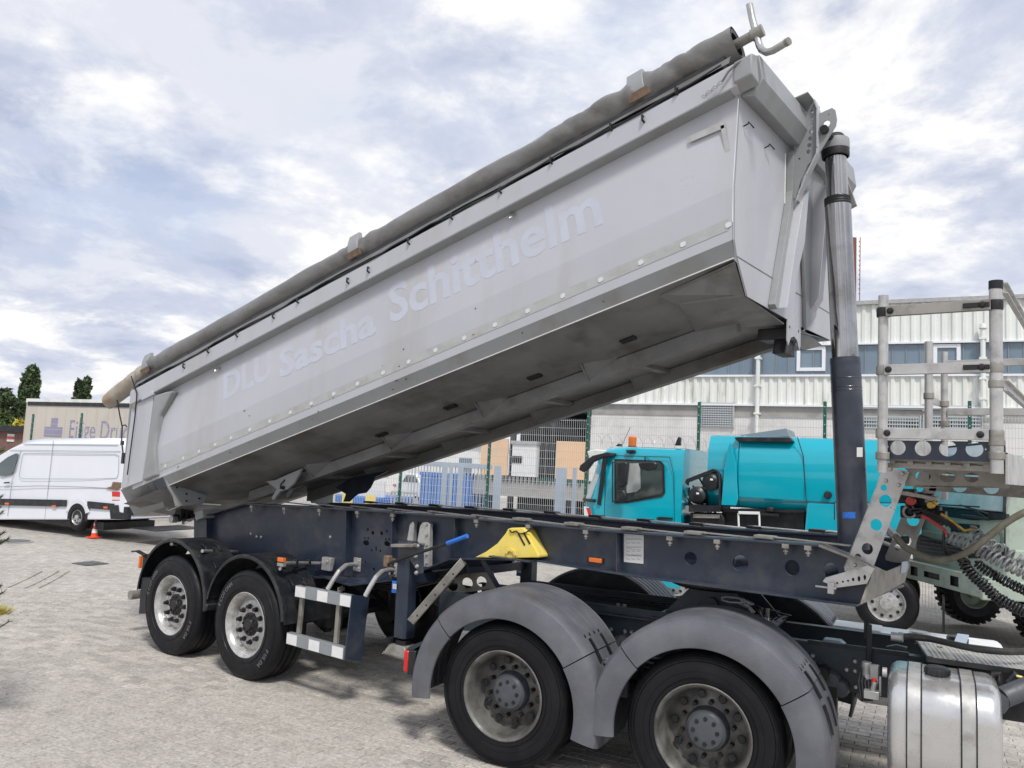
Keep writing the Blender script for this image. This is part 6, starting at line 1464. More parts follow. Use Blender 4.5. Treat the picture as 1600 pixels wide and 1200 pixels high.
# ---- yellow wheel chock on the neck
YC = -.70
ck = thing('wheel_chock', 'yellow plastic wheel chock stowed on the dark blue trailer frame', 'wheel chock', P(795, 871, YC), 0)
out_ = [(745, 870.5), (762, 862), (780, 849), (793, 833), (797, 826), (802, 824.5), (820, 824), (824, 828), (845, 867), (845, 871), (800, 872)]
sl = [(817, 844, 1.4, 8), (823.5, 843, 1.4, 8)]
b = MB(); a0 = [P(a, c, YC) for a, c in out_]; b.prism(a0, (0, -.0, 0)); b = MB()
nk = len(out_); back = [P(a, c, YC)+V((0, .12, 0)) for a, c in out_]; fr_ = [P(a, c, YC)-V((0, .03, 0)) for a, c in out_]
b.prism(fr_, (0, .15, 0)); cko = b.build('body', 'yellow', ck, 0, bevel=.008)
b = MB()
for (a0_, c0_), (a1_, c1_) in (((810, 834), (820, 852)), ((818, 832), (828, 850))): b.bar(P(a0_, c0_, YC-.032), P(a1_, c1_, YC-.032), .006, .014)
b.build('slots', 'dark', ck, 0)
b = MB(); b.tube(smooth([P(a, c, YC-.04) for a, c in ((796, 828), (800, 832), (806, 830), (812, 834), (822, 832), (829, 826))]), .006, 6); b.build('retaining_wire', 'dark', ck)
b = MB(); b.prism([P(a, c, YC-.033) for a, c in ((790, 863), (793, 858), (800, 857), (806, 861), (808, 868), (804, 868), (802, 863), (796, 861), (793, 866))], (0, -.012, 0)); b.build('moulded_grip', 'yellow', ck, 0, bevel=.002)
b = MB(); b.box(P(805, 872.5, YC-.0), (.42, .18, .012)); b.build('holder_tray', 'navy', TR, 0)
# ================================================================== vehicles behind
def frameB(yaw, org):
    u = V((cos(yaw), sin(yaw), 0)); v = V((-sin(yaw), cos(yaw), 0)); return u, v
class FR:
    def __init__(s, yaw, org): s.u, s.v = frameB(yaw, org); s.o = V(org)
    def w(s, a, b, z): return s.o + s.u*a + s.v*b + V((0, 0, z))
    def on(s, px, py, b=0): p = onP(px, py, s.o+s.v*b, s.v)-s.o; return p.dot(s.u), p.z
    def A(s): return (s.u, s.v, V((0, 0, 1)))
    def box(s, m, c, d): return m.box(s.w(*c), d, s.A())
    def pr(s, m, pts, b, th): return m.prism([s.w(*((lambda q: (q[0], b, q[1]))(s.on(x, y, b)))) for x, y in pts], s.v*th)
# ---- teal sweeper / tanker truck
po = atD(1220, 760, 14.5); TE = FR(YB, (po.x, po.y, -.30))
tt = thing('teal_truck', 'bright teal truck with a closed tank body parked behind the trailer', 'truck', TE.w(0, 1.2, 0), YB)
# cab: stacked plan outlines with rounded front corners
ua = TE.on(1066, 750)[0]; uf = TE.on(904, 780)[0]
def cab_ring(z, uf_, ur, inset, rc, n_=10):
    pts = []; W_ = 2.35
    pts.append((ur, inset)); 
    for k in range(n_+1): a = radians(270-90*k/n_); pts.append((uf_+rc+.10+cos(a)*(rc+.10), inset+rc*.9+sin(a)*rc*.9))
    for k in range(n_+1): a = radians(180-90*k/n_); pts.append((uf_+rc+.10+cos(a)*(rc+.10), W_-inset-rc*.9+sin(a)*rc*.9))
    pts.append((ur, W_-inset)); return [TE.w(u, v, z) for u, v in pts]
zb = TE.on(1000, 823)[1]; zr_ = TE.on(1010, 698)[1]; zsill = TE.on(930, 788)[1]; zwt = TE.on(925, 708)[1]
lv = [(-0.15, uf+.02, .0), (zsill-.30+.3, uf, .0), (zsill+.3, uf+.01, .0)]
lv = [(.55, uf+.03, .03, .36), (.9, uf+.0, .0, .38), (zsill+.0, uf+.02, .0, .40)]
b = MB(); rings = []
hz = [(z+0, f_, i_, r_) for z, f_, i_, r_ in [(.35, uf+.05, .04, .34), (.8, uf, .0, .38), (zsill, uf+.03, .0, .40), (zsill+.04, uf+.03, .0, .40), (zwt, uf+.28, .05, .42), (zr_-.10, uf+.36, .06, .42), (zr_-.035, uf+.46, .10, .42), (zr_, uf+.75, .26, .42)]]
def lofts(rs, b, capend=True):
    k0 = len(b.v); n_ = len(rs[0])
    for r in rs: b.v += r
    for i in range(len(rs)-1):
        for j in range(n_): b.f.append((k0+i*n_+j, k0+i*n_+(j+1) % n_, k0+(i+1)*n_+(j+1) % n_, k0+(i+1)*n_+j))
    if capend: b.f.append(tuple(range(k0, k0+n_))); b.f.append(tuple(range(k0+(len(rs)-1)*n_, k0+len(rs)*n_)))
lofts([cab_ring(z, f_, ua, i_, r_) for z, f_, i_, r_ in hz], b)
cab = b.build('cab', 'teal', tt, 40)
# windscreen glass wrapping the corner
b = MB(); lo_, hi_ = hz[3], hz[4]; r0 = cab_ring(lo_[0]+.02, lo_[1]-.012, ua, -.008, lo_[3]); r1 = cab_ring(hi_[0]-.03, hi_[1]-.0, ua, .058, hi_[3]); sel = range(5, 19)
k = len(sel)
for j in sel: b.v += [r0[j], r1[j]]
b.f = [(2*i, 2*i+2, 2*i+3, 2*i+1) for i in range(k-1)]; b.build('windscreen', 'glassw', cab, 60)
b = MB(); rb = cab_ring(lo_[0]+.03, lo_[1]-.03, ua, -.02, lo_[3]); b.tube([rb[j] for j in range(3, 20)], .035, 6); b.build('windscreen_seal', 'black', cab)
b = MB(); TE.pr(b, [(942, 712), (949, 712), (938, 790), (933, 788)], -.03, .03); b.build('pillar_trim', 'black', cab, 0)
b = MB(); TE.pr(b, [(960, 717), (1032, 720), (1038, 727), (1039, 770), (1035, 776), (980, 786), (960, 787)], -.012, .008); win = b.build('side_window', 'black', cab, 0)
b = MB(); TE.pr(b, [(963, 720), (1030, 722.5), (1034.5, 729), (1035.5, 768), (1032, 772), (981, 782.5), (963, 783)], -.018, .004); b.build('window_glass', 'glass', cab, 0)
b = MB(); TE.pr(b, [(979, 724), (1000, 724), (1001, 763), (995, 768), (979, 771)], -.024, .003); b.build('painted_window_reflection', 'glassw', cab, 0)  # pale patch laid on the side glass as a painted reflection
b = MB()
for a, c in (((947, 712), (944, 822)), ((949, 711.5), (1046, 714)), ((1046, 714), (1053, 742)), ((1053, 742), (1054, 826))):
    b.tube([TE.w(TE.on(*a)[0], -.001, TE.on(*a)[1]), TE.w(TE.on(*c)[0], -.001, TE.on(*c)[1])], .006, 5)
b.build('door_gap', 'black', cab)
b = MB(); TE.pr(b, [(1025, 809), (1030, 807.5), (1050, 808.5), (1051, 811.5), (1028, 812.5)], -.05, .05); b.build('door_handle', 'black', cab, bevel=.006)
b = MB(); TE.pr(b, [(977, 703), (991, 702.5), (992, 706), (980, 708)], -.03, .12); b.build('side_indicator', 'black', cab, bevel=.01)
# mirrors and sun visor
b = MB(); TE.pr(b, [(963, 722), (979, 721), (980.5, 726), (977, 758), (970, 762), (963, 759)], -.32, .16); b.build('mirror', 'black', cab, bevel=.03)
b = MB(); TE.pr(b, [(964, 765), (974, 765), (978, 771), (978, 782), (966, 785), (962, 776)], -.30, .14); b.build('mirror', 'black', cab, bevel=.03)
b = MB(); TE.pr(b, [(996, 724), (1004, 721), (1021, 721), (1027, 724), (1024, 733), (1012, 736), (1000, 733)], -.34, .1); b.build('mirror', 'black', cab, bevel=.03)
b = MB(); b.tube([TE.w(*((lambda q: (q[0], -.2, q[1]))(TE.on(a, c, -.2)))) for a, c in ((963, 724), (957, 722), (957, 784), (964, 782))], .018, 8); b.tube([TE.w(TE.on(1008, 720, -.2)[0], -.2, TE.on(1008, 720, -.2)[1]), TE.w(TE.on(1008, 716, 0)[0], 0, TE.on(1008, 714, 0)[1])], .02, 8); b.build('mirror_arm', 'black', cab)
b = MB(); TE.pr(b, [(904, 734), (906, 727), (925, 712), (948, 706.5), (961, 708), (959, 713), (944, 714), (926, 722), (918, 733), (911, 738)], -.06, .12); b.build('front_mirror_arm', 'black', cab, bevel=.02)
b = MB(); TE.pr(b, [(917, 705), (930, 702), (957, 704), (950, 710), (935, 712), (921, 719)], .2, 1.8); b.build('sun_visor', 'clad', cab, bevel=.02)
# front corner warning stripes and lower front
for i, (q, m_) in enumerate((([(912, 791), (919, 792), (925, 806), (913, 808)], 'white'), ([(916, 793), (921.5, 794), (924.5, 807), (920, 807.5)], 'red'))):
    b = MB(); TE.pr(b, q, -.022-.006*i, .02); b.build('warning_stripe', m_, cab, 0)
# roof beacon, aerial, horn
p0 = TE.on(988, 697, .6); b = MB(); b.lathe([(0, 0), (.075, 0), (.08, .02), (.085, .19), (.07, .215), (0, .22)], TE.w(p0[0], .6, p0[1]-.02), (0, 0, 1), 16); bc = b.build('beacon', 'orange', tt)
MB().lathe([(0, -.02), (.09, -.02), (.09, .01), (0, .01)], TE.w(p0[0], .6, p0[1]-.01), (0, 0, 1), 16).build('beacon_base', 'black', bc)
b = MB(); a_, c_ = TE.on(972, 696, 1), TE.on(985, 667, 1); b.tube([TE.w(a_[0], 1, a_[1]), TE.w(c_[0], 1, c_[1])], .005, 5); b.build('aerial', 'black', tt)
b = MB(); TE.pr(b, [(1054, 696), (1057, 688), (1060, 682), (1062.5, 684), (1062, 696)], .3, .12); b.build('air_intake', 'black', tt, bevel=.01)
b = MB(); TE.pr(b, [(962, 697), (966, 693), (968, 697)], .6, .2); b.build('roof_fitting', 'black', tt, 0)
# chassis, air tanks and equipment between cab and body
b = MB(); TE.pr(b, [(1070, 806), (1420, 822), (1420, 850), (1070, 838)], .75, .9); b.build('chassis', 'black', tt, 0)
for px, py in ((1090.5, 774), (1112, 752.5)):
    u_, z_ = TE.on(px, py, .1); b = MB(); b.lathe([(0, -.04), (.10, -.03), (.155, .01), (.165, .06), (.165, .9), (.12, .98)], TE.w(u_, .0, z_), TE.v, 26); o = b.build('air_tank', 'black', tt)
    b = MB(); TE.box(b, (u_+.03, -.045, z_+.04), (.05, .01, .035)); b.build('label', 'white', o, 0)
b = MB(); q = [(1072, 756), (1073, 750), (1114, 734), (1120, 735), (1124, 740), (1125, 792)]
for dy in (0, .12): b.tube([TE.w(TE.on(a, c+dy*20, -.02)[0], -.02+dy, TE.on(a, c+dy*20, -.02)[1]) for a, c in q], .022, 8)
b.build('hand_rail', 'black', tt)
b = MB(); TE.pr(b, [(1076, 789), (1125, 790), (1125, 800), (1076, 800)], -.05, .9); b.build('equipment_tray', 'black', tt, 0)
b = MB(); TE.pr(b, [(1078, 801), (1127, 803), (1131, 809), (1133, 838), (1080, 832)], .05, .5); o = b.build('battery_case', 'dark', tt, bevel=.015)
b = MB(); TE.pr(b, [(1083, 803), (1124, 804), (1124, 810), (1083, 809)], -.0, .04); TE.pr(b, [(1086, 818), (1102, 819), (1104, 834), (1088, 832)], .02, .03); b.build('case_lid', 'alud', o, 0)
b = MB()
for i in range(12):
    c_ = TE.on(1078+rnd.uniform(0, 40), 745+rnd.uniform(0, 45), .5); b.tube([TE.w(c_[0], .45, c_[1]), TE.w(c_[0]+rnd.uniform(-.2, .3), .5, c_[1]-rnd.uniform(.1, .3)), TE.w(c_[0]+.2, .5, c_[1]-.4)], .02, 6)
b.build('pipework', 'dark', tt)
# tank body
def te(px, py, b_=0): u, z = TE.on(px, py, b_); return u, z
uT0 = te(1103, 700)[0]; uT1 = te(1444, 700)[0]
sec = [(1145, 682), ]
def bodysec():  # (v, z) chamfered box section
    zt_ = te(1200, 681.5, .35)[1]; z1 = te(1200, 690)[1]; z2 = te(1200, 783)[1]; z3 = te(1200, 796, .22)[1]
    zm = (z1+z2)/2; return [(.40, zt_), (.22, zt_-.03), (.09, z1-.06), (.03, z1-.20), (0, zm+.1), (0, zm-.15), (.04, z2+.05), (.22, z3), (2.10, z3), (2.30, z2), (2.32, zm), (2.26, z1-.1), (2.0, zt_)]
bs = bodysec(); b = MB(); b.prism([TE.w(te(1153, 700)[0], v, z) for v, z in bs], TE.u*(uT1-te(1153, 700)[0])); bd = b.build('tank_body', 'teal', tt, 25, bevel=.03)
# tapered front of the body
f0 = [TE.w(uT0, .30+(v-.30)*.86, .0) for v, z in bs]
b = MB(); r0 = [TE.w(uT0, 1.16+(v-1.16)*.86, z) for i, (v, z) in enumerate(bs)]; r1 = [TE.w(te(1153, 700)[0], v, z) for v, z in bs]
lofts([r0, r1], b); b.build('tank_front', 'teal', bd, 20)
b = MB()
q = [(1141, 690), (1150, 726), (1153, 780), (1150, 790), (1127, 789), (1131, 740), (1137, 700)]
TE.pr(b, q, -.035, .05); b.build('front_panel', 'teal', bd, 0, bevel=.01)
b = MB(); TE.pr(b, [(1148, 683), (1235, 683.5), (1240, 690), (1152, 689.5)], .05, .02); 
b = MB(); TE.pr(b, [(1147, 683.5), (1153, 682.8), (1234, 683.2), (1240, 690), (1232, 691), (1156, 690), (1150, 688)], -.015, .2); b.build('side_recess', 'black', bd, 0, bevel=.01)
b = MB(); TE.pr(b, [(1155, 680), (1228, 669.5), (1233, 682), (1153, 682)], .6, 1.0); b.build('roof_hatch', 'frame', bd, 0)
b = MB()
for q in (((1246, 683), (1255, 712), (1260, 784)), ((1260, 784), (1304, 786)), ((1304, 784), (1304, 812)), ((1304, 784), (1440, 786)), ((1153, 784), (1260, 784.5))):
    b.tube([TE.w(te(*a)[0], -.004, te(*a)[1]) for a in q], .008, 5)
b.build('panel_gap', 'black', bd)
b = MB(); TE.pr(b, [(1261, 785), (1440, 787), (1440, 836), (1430, 838), (1320, 838), (1309, 832), (1257, 830)], .0, 2.3); b.build('rear_lower_body', 'teal', tt, 0, bevel=.03)
u_, z_ = te(1293.5, 773.5); b = MB(); b.lathe([(0, .03), (.04, .035), (.06, .03), (.07, .0)], TE.w(u_, 0, z_), -TE.v, 18); b.build('filler_cap', 'black', bd)
b = MB(); TE.pr(b, [(1128, 798), (1256, 800), (1256, 840), (1128, 834)], .25, 1.8); b.build('underbody_case', 'black', tt, 0)
b = MB(); TE.pr(b, [(1130, 795), (1258, 797), (1257, 801), (1130, 800)], .1, .2); b.build('body_sill', 'dark', tt, 0)
u_, z_ = te(1203, 797, 0); b = MB(); b.lathe([(0, .05), (.06, .05), (.075, .03), (.075, -.02), (0, -.03)], TE.w(u_, .05, z_), (0, 0, 1), 16); TE.box(b, (u_, .1, z_-.08), (.3, .2, .05)); b.build('tank_valve', 'dark', tt)
b = MB()
for px in (1153.5, 1186): 
    a_, c_ = te(px, 802, -.06), te(px+1.5, 842, -.1); b.bar(TE.w(a_[0], -.06, a_[1]), TE.w(c_[0], -.1, c_[1]), .03, .03)
for py in (801, 826): a_, c_ = te(1154, py, -.07), te(1187, py+.8, -.07); b.bar(TE.w(a_[0], -.07, a_[1]), TE.w(c_[0], -.07, c_[1]), .05, .05)
b.build('access_steps', 'clad', tt, 0, bevel=.006)
# wheels of the teal truck
def simple_wheel(F_, u, b_, z, R_, par, rimc='rim', wd=.28, rr=.6):
    b = MB(); b.lathe([(R_*rr, 0), (R_*.66, -.02), (R_*.85, -.025), (R_*.95, 0), (R_, .04), (R_, wd-.04), (R_*.95, wd), (R_*rr, wd)], F_.w(u, b_, z), F_.v, 40); w_ = b.build('wheel', 'tyre', par, 50)
    b = MB(); b.lathe([(R_*rr, 0), (R_*rr*.97, -.015), (R_*rr*.92, 0), (R_*rr*.86, .06), (R_*rr*.6, .04), (R_*rr*.35, .03), (R_*rr*.33, -.03), (0, -.04)], F_.w(u, b_, z), F_.v, 32); r_ = b.build('rim', rimc, w_)
    b = MB()
    for i in range(10): a = 2*pi*i/10; c_ = F_.w(u+cos(a)*R_*rr*.72, b_+.045, z+sin(a)*R_*rr*.72); b.lathe([(0, -.006), (R_*.055, -.005), (R_*.06, .01)], c_, F_.v, 10)
    b.build('rim_holes', 'black', r_, kind='stuff'); return w_
ur_, zr0 = te(1385, 918, .1); uf2, _ = te(1057, 912, .1)
simple_wheel(TE, ur_, .1, .50, .50, tt); simple_wheel(TE, uf2, .1, .50, .50, tt); simple_wheel(TE, ur_, 2.0, .50, .50, tt); simple_wheel(TE, uf2, 2.0, .50, .50, tt)
b = MB(); TE.box(b, (ur_+.85, .3, .42), (.03, .5, .55)); b.build('mud_flap', 'black', tt, 0)
b = MB(); TE.box(b, (uf2+.1, 1.15, .62), (2.0, 2.0, .5)); b.build('cab_underside', 'black', tt, 0)
# ---- pale green off-road truck at the right
DN, DFp = 12.6, 15.0
pn = atD(1571, 800, DN); pf = atD(1424, 800, 15.3)
e_ = (pf-pn); e_.z = 0; wG = e_.length; e_.normalize()          # width direction, near to far
lG = V((e_.y, -e_.x, 0)); 
if lG.dot(RR) < 0: lG = -lG                                       # towards the rear of the truck (right)
G0 = V((pn.x, pn.y, -.25)); 
gtk = thing('green_truck', 'pale green forward-control off-road truck with black grille beyond the trailer platform', 'truck', G0+e_*wG/2+lG*1.5, math.atan2(lG.y, lG.x))
def Gw(a, w_, z): return G0 + lG*a + e_*w_ + V((0, 0, z+.25-.0)) 
def onG(px, py, a=0): p = onP(px, py, G0+lG*a, lG)-G0; return p.dot(e_), p.z-.25+.0
def gpr(b, pts, a, th): 
    return b.prism([onP(x, y, G0+lG*a, lG) for x, y in pts], lG*th)
AG = (lG, e_, V((0, 0, 1)))
def gz_(px, py, a=0): return onP(px, py, G0+lG*a, lG).z
# cab block
zt_ = 2.75; zs = gz_(1571, 808); b = MB()
def gp(a, w_, z): return V((G0.x, G0.y, 0))+lG*a+e_*w_+V((0, 0, z))
zbm = gz_(1571, 905)
b.prism([gp(0, 0, zbm-.1), gp(0, 0, zs), gp(.28, 0, zt_), (gp(2.2, 0, zt_)), gp(2.2, 0, zbm-.1)], e_*wG); gc = b.build('cab', 'mgreen', gtk, 0, bevel=.06)
# windscreen
def wsp(px, py):  # point on sloping windscreen plane
    n_ = (gp(.28, 0, zt_)-gp(0, 0, zs)).cross(e_).normalized(); return onP(px, py, gp(0, 0, zs)-lG*.012, n_), n_
q = [(1462, 792), (1458, 760), (1470, 700), (1568, 690), (1571, 760), (1569, 801)]
pp = [wsp(a, c)[0] for a, c in q]; n_ = wsp(*q[0])[1]
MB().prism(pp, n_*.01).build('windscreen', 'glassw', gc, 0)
b = MB(); pc_ = pp+[pp[0]]; b.tube(pc_, .03, 6); b.build('screen_rubber', 'black', gc)
b = MB(); gpr(b, [(1448, 792), (1572, 803), (1573, 812), (1520, 813), (1448, 803)], -.05, .05); b.build('scuttle_panel', 'dark', gc, 0)
b = MB()
for (a, c), (a2, c2) in (((1520, 796), (1544, 811)), ((1462, 788), (1530, 792)), ((1500, 789), (1545, 803))): b.tube([onP(a, c, G0-lG*.09, lG), onP(a2, c2, G0-lG*.09, lG)], .014, 6)
b.tube([onP(1503, 806, G0-lG*.09, lG), onP(1530, 809, G0-lG*.09, lG), onP(1545, 811, G0-lG*.09, lG)], .03, 8); b.build('wiper', 'black', gc)
# grille
b = MB(); gpr(b, [(1432, 834), (1506, 858), (1506, 874), (1432, 866)], -.012, .012); gr = b.build('grille', 'black', gc, 0)
for k in range(5): 
    b = MB(); y0 = 838+k*6.2; b.bar(onP(1433, y0, G0-lG*.03, lG), onP(1506, y0+14-k*1.0, G0-lG*.03, lG), .03, .018); b.build('grille_bar', 'hubg', gr, 0)
b = MB(); gpr(b, [(1485, 817), (1528, 820), (1528, 834), (1485, 831)], -.03, .03); pl_ = b.build('plate_holder', 'black', gc, 0, bevel=.006)
b = MB(); b.bar(onP(1437, 828, G0-lG*.01, lG), onP(1570, 852, G0-lG*.01, lG), .02, .045); b.build('pressed_rib', 'mgreen', gc, 0, bevel=.008)
b = MB(); gpr(b, [(1512, 858), (1569, 862), (1569, 872), (1512, 872)], -.015, .015); b.build('lamp_recess', 'dark', gc, 0)
b = MB(); b.lathe([(.11, .0), (.125, .012), (.14, .0)], onP(1556, 842.5, G0-lG*.03, lG), -lG, 20); b.build('round_badge', 'hubg', gc)
b = MB(); b.tube([onP(1571, 790, G0-lG*.0, lG), onP(1569, 878, G0-lG*.0, lG)], .01, 5); b.build('panel_gap', 'black', gc)
# side step and door seam on the near side
b = MB(); b.box(gp(.55, -.04, gz_(1585, 868)), (1.0, .10, .16), AG); b.build('side_step', 'mgreen', gc, 0, bevel=.03)
b = MB(); b.box(gp(.95, -.01, 1.3), (.02, .03, 1.5), AG); b.build('door_gap', 'black', gc, 0)
# bumper with openings
ab = -.28; bmq = [(1419, 872), (1440, 873), (1475, 885), (1530, 899), (1572, 912), (1640, 930), (1640, 952), (1575, 938), (1530, 925), (1440, 900), (1419, 893)]
o0 = G0+lG*ab; outl = [((onP(x, y, o0, lG)-G0).dot(e_), onP(x, y, o0, lG).z) for x, y in bmq]
def hb_(x0, y0, x1, y1): p = onP((x0+x1)/2, (y0+y1)/2, o0, lG); w_ = abs((onP(x1, (y0+y1)/2, o0, lG)-onP(x0, (y0+y1)/2, o0, lG)).dot(e_))/2; h_ = (onP(x0, y0, o0, lG).z-onP(x0, y1, o0, lG).z)/2; return ((p-G0).dot(e_), p.z, w_, h_)
hs = [hb_(1451, 897-1, 1463, 911-3), hb_(1468, 894, 1497, 904), hb_(1502, 912, 1516, 924), hb_(1445, 899, 1448.5, 904), hb_(1519, 917, 1524, 924)]
b = MB(); b.box(gp(ab+.05, wG*.5, gz_(1500, 903, ab)), (.1, wG+.0, .27), AG)
bmp = MB(); zA_ = gz_(1571, 912, ab); zB_ = zA_-.30
ops = [(wG*.73, wG*.82, .07), (wG*.48, wG*.66, .10), (wG*.28, wG*.37, .07)]; hB = zA_-zB_
edges_ = [-.1]+[x_ for o_ in ops[::-1] for x_ in o_[:2]]+[wG+.02]
for i in range(0, len(edges_), 2): bmp.box(gp(ab, (edges_[i]+edges_[i+1])/2, (zA_+zB_)/2), (.012, edges_[i+1]-edges_[i], hB), AG)
for w0_, w1_, m_ in ops:
    bmp.box(gp(ab, (w0_+w1_)/2, zA_-m_/2), (.012, w1_-w0_, m_), AG); bmp.box(gp(ab, (w0_+w1_)/2, zB_+m_/2), (.012, w1_-w0_, m_), AG)
bo = bmp.build('bumper', 'mgreen', gtk, 0, bevel=.003)
b = MB(); b.box(gp(ab+.14, wG*.5, (zA_+zB_)/2), (.2, wG-.1, .24), AG); b.build('bumper_inner', 'black', bo, 0)
b = MB(); b.box(gp(ab+.14, wG*.5, zA_+.006), (.29, wG+.1, .012), AG); b.build('bumper_top', 'mgreen', bo, 0)
b = MB(); b.box(gp(ab-.01, .18, (zA_+zB_)/2), (.04, .22, .16), AG); hl_ = b.build('headlamp', 'glassw', gtk, 0, bevel=.02)
b = MB(); b.box(gp(ab+.3, -.06, (zA_+zB_)/2), (.9, .08, .30), AG); b.build('bumper_side', 'mgreen', bo, 0, bevel=.02)
b = MB(); b.box(gp(ab-.03, wG+.05, (zA_+zB_)/2+.1), (.12, .25, .14), AG); b.build('tow_bracket', 'clad', bo, bevel=.02)
b = MB(); b.box(gp(1.7, wG*.5, .62), (2.6, 1.2, .35), AG); b.build('chassis', 'black', gtk, 0)
# big lugged wheels
def lug_wheel(a, w_, z, R_):
    c_ = gp(a, w_, z); b = MB(); b.lathe([(R_*.5, 0), (R_*.75, -.02), (R_*.92, 0), (R_*.95, .05), (R_*.95, .33), (R_*.92, .38), (R_*.5, .38)], c_, e_, 44)
    for i in range(30):
        for s_, off in ((0, 0), (1, .5)):
            an = 2*pi*(i+off)/30; rd_ = lG*cos(an)+V((0, 0, sin(an))); tg_ = lG*-sin(an)+V((0, 0, cos(an))); b.box(c_+rd_*R_*.955+e_*(.10+s_*.18), (.055, .19, .055), (tg_, e_, rd_))
    o = b.build('wheel', 'tyre', gtk, 0); b = MB(); b.lathe([(R_*.5, 0), (R_*.46, .01), (R_*.40, .10), (R_*.2, .08), (R_*.18, .0), (0, -.01)], c_, e_, 28); b.build('rim', 'mgreen', o)
lug_wheel(.95, .08, .30, .56); lug_wheel(.95, wG-.45, .30, .56)
b = MB(); b.prism([gp(.2, -.02, .95), gp(.35, -.02, 1.12), (gp(1.6, -.02, 1.12)), gp(1.8, -.02, .9), gp(1.6, -.02, .98), gp(.42, -.02, .98)], e_*.5); b.build('wheel_arch', 'black', gtk, 0)
# ---- white van
vo = atD(115, 760, 21.8); VN = FR(YB, (vo.x, vo.y, -.34))
vn = thing('white_van', 'long high-roofed white panel van parked in front of the beige box trailer', 'van', VN.w(0, 1, 0), YB)
def vq(px, py, b_=0): return VN.on(px, py, b_)
side = [(-92, 818), (-95, 770), (-80, 755), (-30, 737), (-14, 715), (8, 694), (24, 687), (44, 684.5), (120, 683.2), (182, 683.4), (187, 690), (190, 720), (194, 760), (196, 812), (-60, 812)]
sd2 = [vq(*q) for q in side]
def vring(b_, sc=1.0, dz=0):
    cx_ = sum(s[0] for s in sd2)/len(sd2); return [VN.w(cx_+(u-cx_)*sc, b_, (z-1.2)*1+1.2+dz if z < 2 else z+dz) for u, z in sd2]
b = MB(); W_ = 2.0
# layered section: side leans in above the waist
def lay(b_, f_): 
    out = []
    for u, z in sd2:
        zz_ = z; inn = max(0, (z-.9))*.11 if z > .9 else 0
        out.append(VN.w(u, b_+(inn if f_ == 0 else -inn), z+.34-.34))
    return out
r0 = lay(0, 0); r1 = lay(W_, 1)
def shr(r, k, c_): return [c_+(p-c_)*k for p in r]
cc0 = sum(r0, V((0, 0, 0)))/len(r0)
rr = [[p+VN.v*.0 for p in r0]]
edge = [VN.w(0, 0, 0)-VN.w(0, 0, 0)]
top_in = lambda r, s_: [V((p.x, p.y, p.z-(.09 if p.z > 2.0-.34 else 0)))+VN.v*0 for p in r]
b.prism([V((0, 0, 0))]*3, V((0, 0, 0))); b = MB(); n_ = len(r0)
ra = [V((p.x, p.y, p.z-(.14 if p.z > 1.75 else 0))) for p in r0]; rbb = [p+VN.v*.22 for p in r0]; rcc = [p-VN.v*.22 for p in r1]; rdd = [V((p.x, p.y, p.z-(.14 if p.z > 1.75 else 0))) for p in r1]
lofts([ra, rbb, rcc, rdd], b); vb_ = b.build('body', 'van', vn, 50, bevel=.03)
def vpr(b, pts, b_, th): return b.prism([VN.w(VN.on(x, y, b_)[0], b_, VN.on(x, y, b_)[1]) for x, y in pts], VN.v*th)
def sidey(z): return max(0, z-.9)*.11
def vline(b, pts, r=.008):
    b.tube([VN.w(vq(x, y)[0], sidey(vq(x, y)[1])-.002, vq(x, y)[1]) for x, y in pts], r, 5)
X['gap'] = mat('grey_panel_gap', (.30, .32, .36), .5)
b = MB(); vline(b, [(74, 688), (70, 812)]); vline(b, [(25, 704), (16, 750), (12, 806)]); vline(b, [(28, 693.5), (175, 695)]); vline(b, [(8, 703), (180, 705)], .006)
vline(b, [(30, 708), (172, 709.5), (178, 712), (180, 740), (178, 747), (140, 748.5), (32, 748), (26, 744), (28, 712), (30, 708)], .007); vline(b, [(-20, 761), (60, 759), (130, 761), (188, 764)], .009); b.build('panel_lines', 'gap', vb_)
b = MB()
def vpatch(pts, off, th, name, m_, bev=0):
    b = MB(); b.prism([VN.w(vq(x, y)[0], sidey(vq(x, y)[1])-off, vq(x, y)[1]) for x, y in pts], VN.v*th); return b.build(name, m_, vb_, 0, bevel=bev)
vpatch([(22, 709), (18, 708), (6, 714), (-6, 724), (-14, 737), (0, 744), (14, 741), (18, 736)], .012, .01, 'side_window', 'glass')
vpatch([(20, 711.5), (8, 716), (-2, 726), (0, 740), (10, 738), (17, 722)], .017, .004, 'window_reflection', 'leaf2g') if 'leaf2g' in X else None
vpatch([(-60, 778), (104, 781), (104, 791.5), (-60, 788)], .025, .03, 'rub_strip', 'black', .005); vpatch([(137, 783), (178, 787), (178, 797), (137, 794)], .025, .03, 'rub_strip', 'black', .005)
for px, py in ((12.5, 787), (86, 791), (166.5, 793)): vpatch([(px-3, py-1.7), (px+3, py-1.5), (px+3, py+1.5), (px-3, py+1.3)], .04, .016, 'side_marker', 'orange')
vpatch([(5, 753.5), (13, 752.8), (13.5, 755), (5.5, 755.6)], .03, .02, 'door_handle', 'black')
ub_, zb_ = vq(196, 800); 
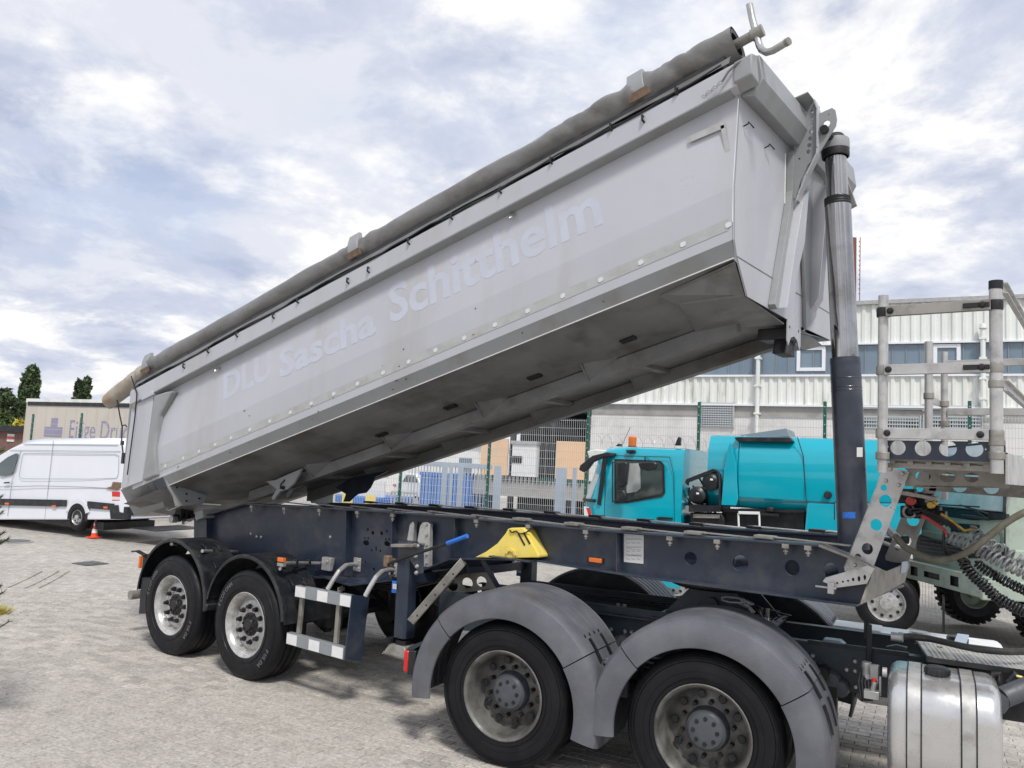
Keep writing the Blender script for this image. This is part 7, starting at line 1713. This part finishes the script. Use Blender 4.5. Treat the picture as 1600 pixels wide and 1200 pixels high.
# rear face
b = MB(); VN.box(b, (ub_-.02, 1.0, zb_+.02), (.14, 2.0, .22)); vpr(b, [(170, 790), (183, 789), (185, 800), (200, 803), (200, 812), (172, 811)], -.02, .1); b.build('rear_bumper', 'black', vb_, 0, bevel=.02)
b = MB(); vpr(b, [(174.5, 768), (187, 768.5), (187.5, 786), (175, 787)], .035, .10); tl_ = b.build('tail_lamp', 'red', vb_, bevel=.01)
b = MB(); vpr(b, [(175, 776), (187, 776.5), (187, 781), (175, 781)], .028, .10); b.build('lamp_band', 'plate', tl_, 0)
b = MB(); vpr(b, [(176, 753), (187, 754), (187, 764), (180, 766), (169, 764), (165, 762.5), (174, 760)], .02, .10); b.build('red_brown_trim', 'rust', vb_, 0)
b = MB(); VN.box(b, (ub_+.10, .35, vq(190, 730)[1]), (.05, .06, .25)); VN.box(b, (ub_+.10, .35, vq(190, 715)[1]), (.05, .06, .2)); VN.box(b, (ub_+.08, .35, vq(190, 745)[1]), (.03, .04, .3)); b.build('door_hinge', 'black', vb_, 0)
b = MB(); VN.box(b, (ub_+.01, .75, .75), (.02, .55, .12)); b.build('plate_panel', 'plate', vb_, 0)
# wheels and arch
def vwheel(px, py, b_): u_, z_ = VN.on(px, py, 0); return simple_wheel(VN, u_, b_, z_, .345, vn, 'rim', .22, .58)
vwheel(121, 808.5, -.01)
u_, z_ = VN.on(121, 808.5); simple_wheel(VN, u_, 1.78, z_, .345, vn, 'rim', .22, .58); simple_wheel(VN, u_-4.3, -.01, z_, .345, vn, 'rim', .22, .58)
b = MB(); b.lathe([(.37, 0), (.43, -.004), (.50, 0), (.50, .03), (.37, .03)], VN.w(u_, -.03, z_), VN.v, 26, radians(20), radians(160)); b.build('wheel_arch', 'van', vb_)
b = MB(); b.lathe([(0, 0), (.40, 0), (.40, .02)], VN.w(u_, -.012, z_), VN.v, 30, radians(-12), radians(192)); b.build('painted_arch_shade', 'black', vb_)  # black disc painting the shade inside the wheel arch
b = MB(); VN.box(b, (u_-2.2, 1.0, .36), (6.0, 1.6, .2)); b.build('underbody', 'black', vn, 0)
# tail lift / plank seen behind the skirt
b = MB(); VN.box(b, (ub_+.45, 1.0, .40), (1.0, 1.6, .02)); b.build('step_board', 'black', vn, 0)
# ---- traffic cone
pcn = yard(147, 841); cn = thing('traffic_cone', 'red and white striped traffic cone standing by the van rear wheel', 'traffic cone', (pcn.x, pcn.y, pcn.z+.015), YB)
H_ = .50; prf = lambda z: .018+(.095-.018)*(1-z/H_)
for i, (z0, z1, m_) in enumerate(((.03, .13, 'conebr'), (.13, .235, 'conew'), (.235, .32, 'conebr'), (.32, .41, 'conew'), (.41, .50, 'conebr'))):
    b = MB(); b.lathe([(prf(z0)+.0, z0), (prf(z1), z1)]+([(0, z1)] if i == 4 else []), (0, 0, 0), (0, 0, 1), 24); b.build('red_band' if m_ == 'conebr' else 'white_band', m_, cn, local=True)
b = MB(); b.box((0, 0, .014), (.30, .30, .028)); b.lathe([(.115, .028), (.10, .04), (.09, .045)], (0, 0, 0), (0, 0, 1), 24); b.build('cone_base', 'conebr', cn, local=True, bevel=.01)
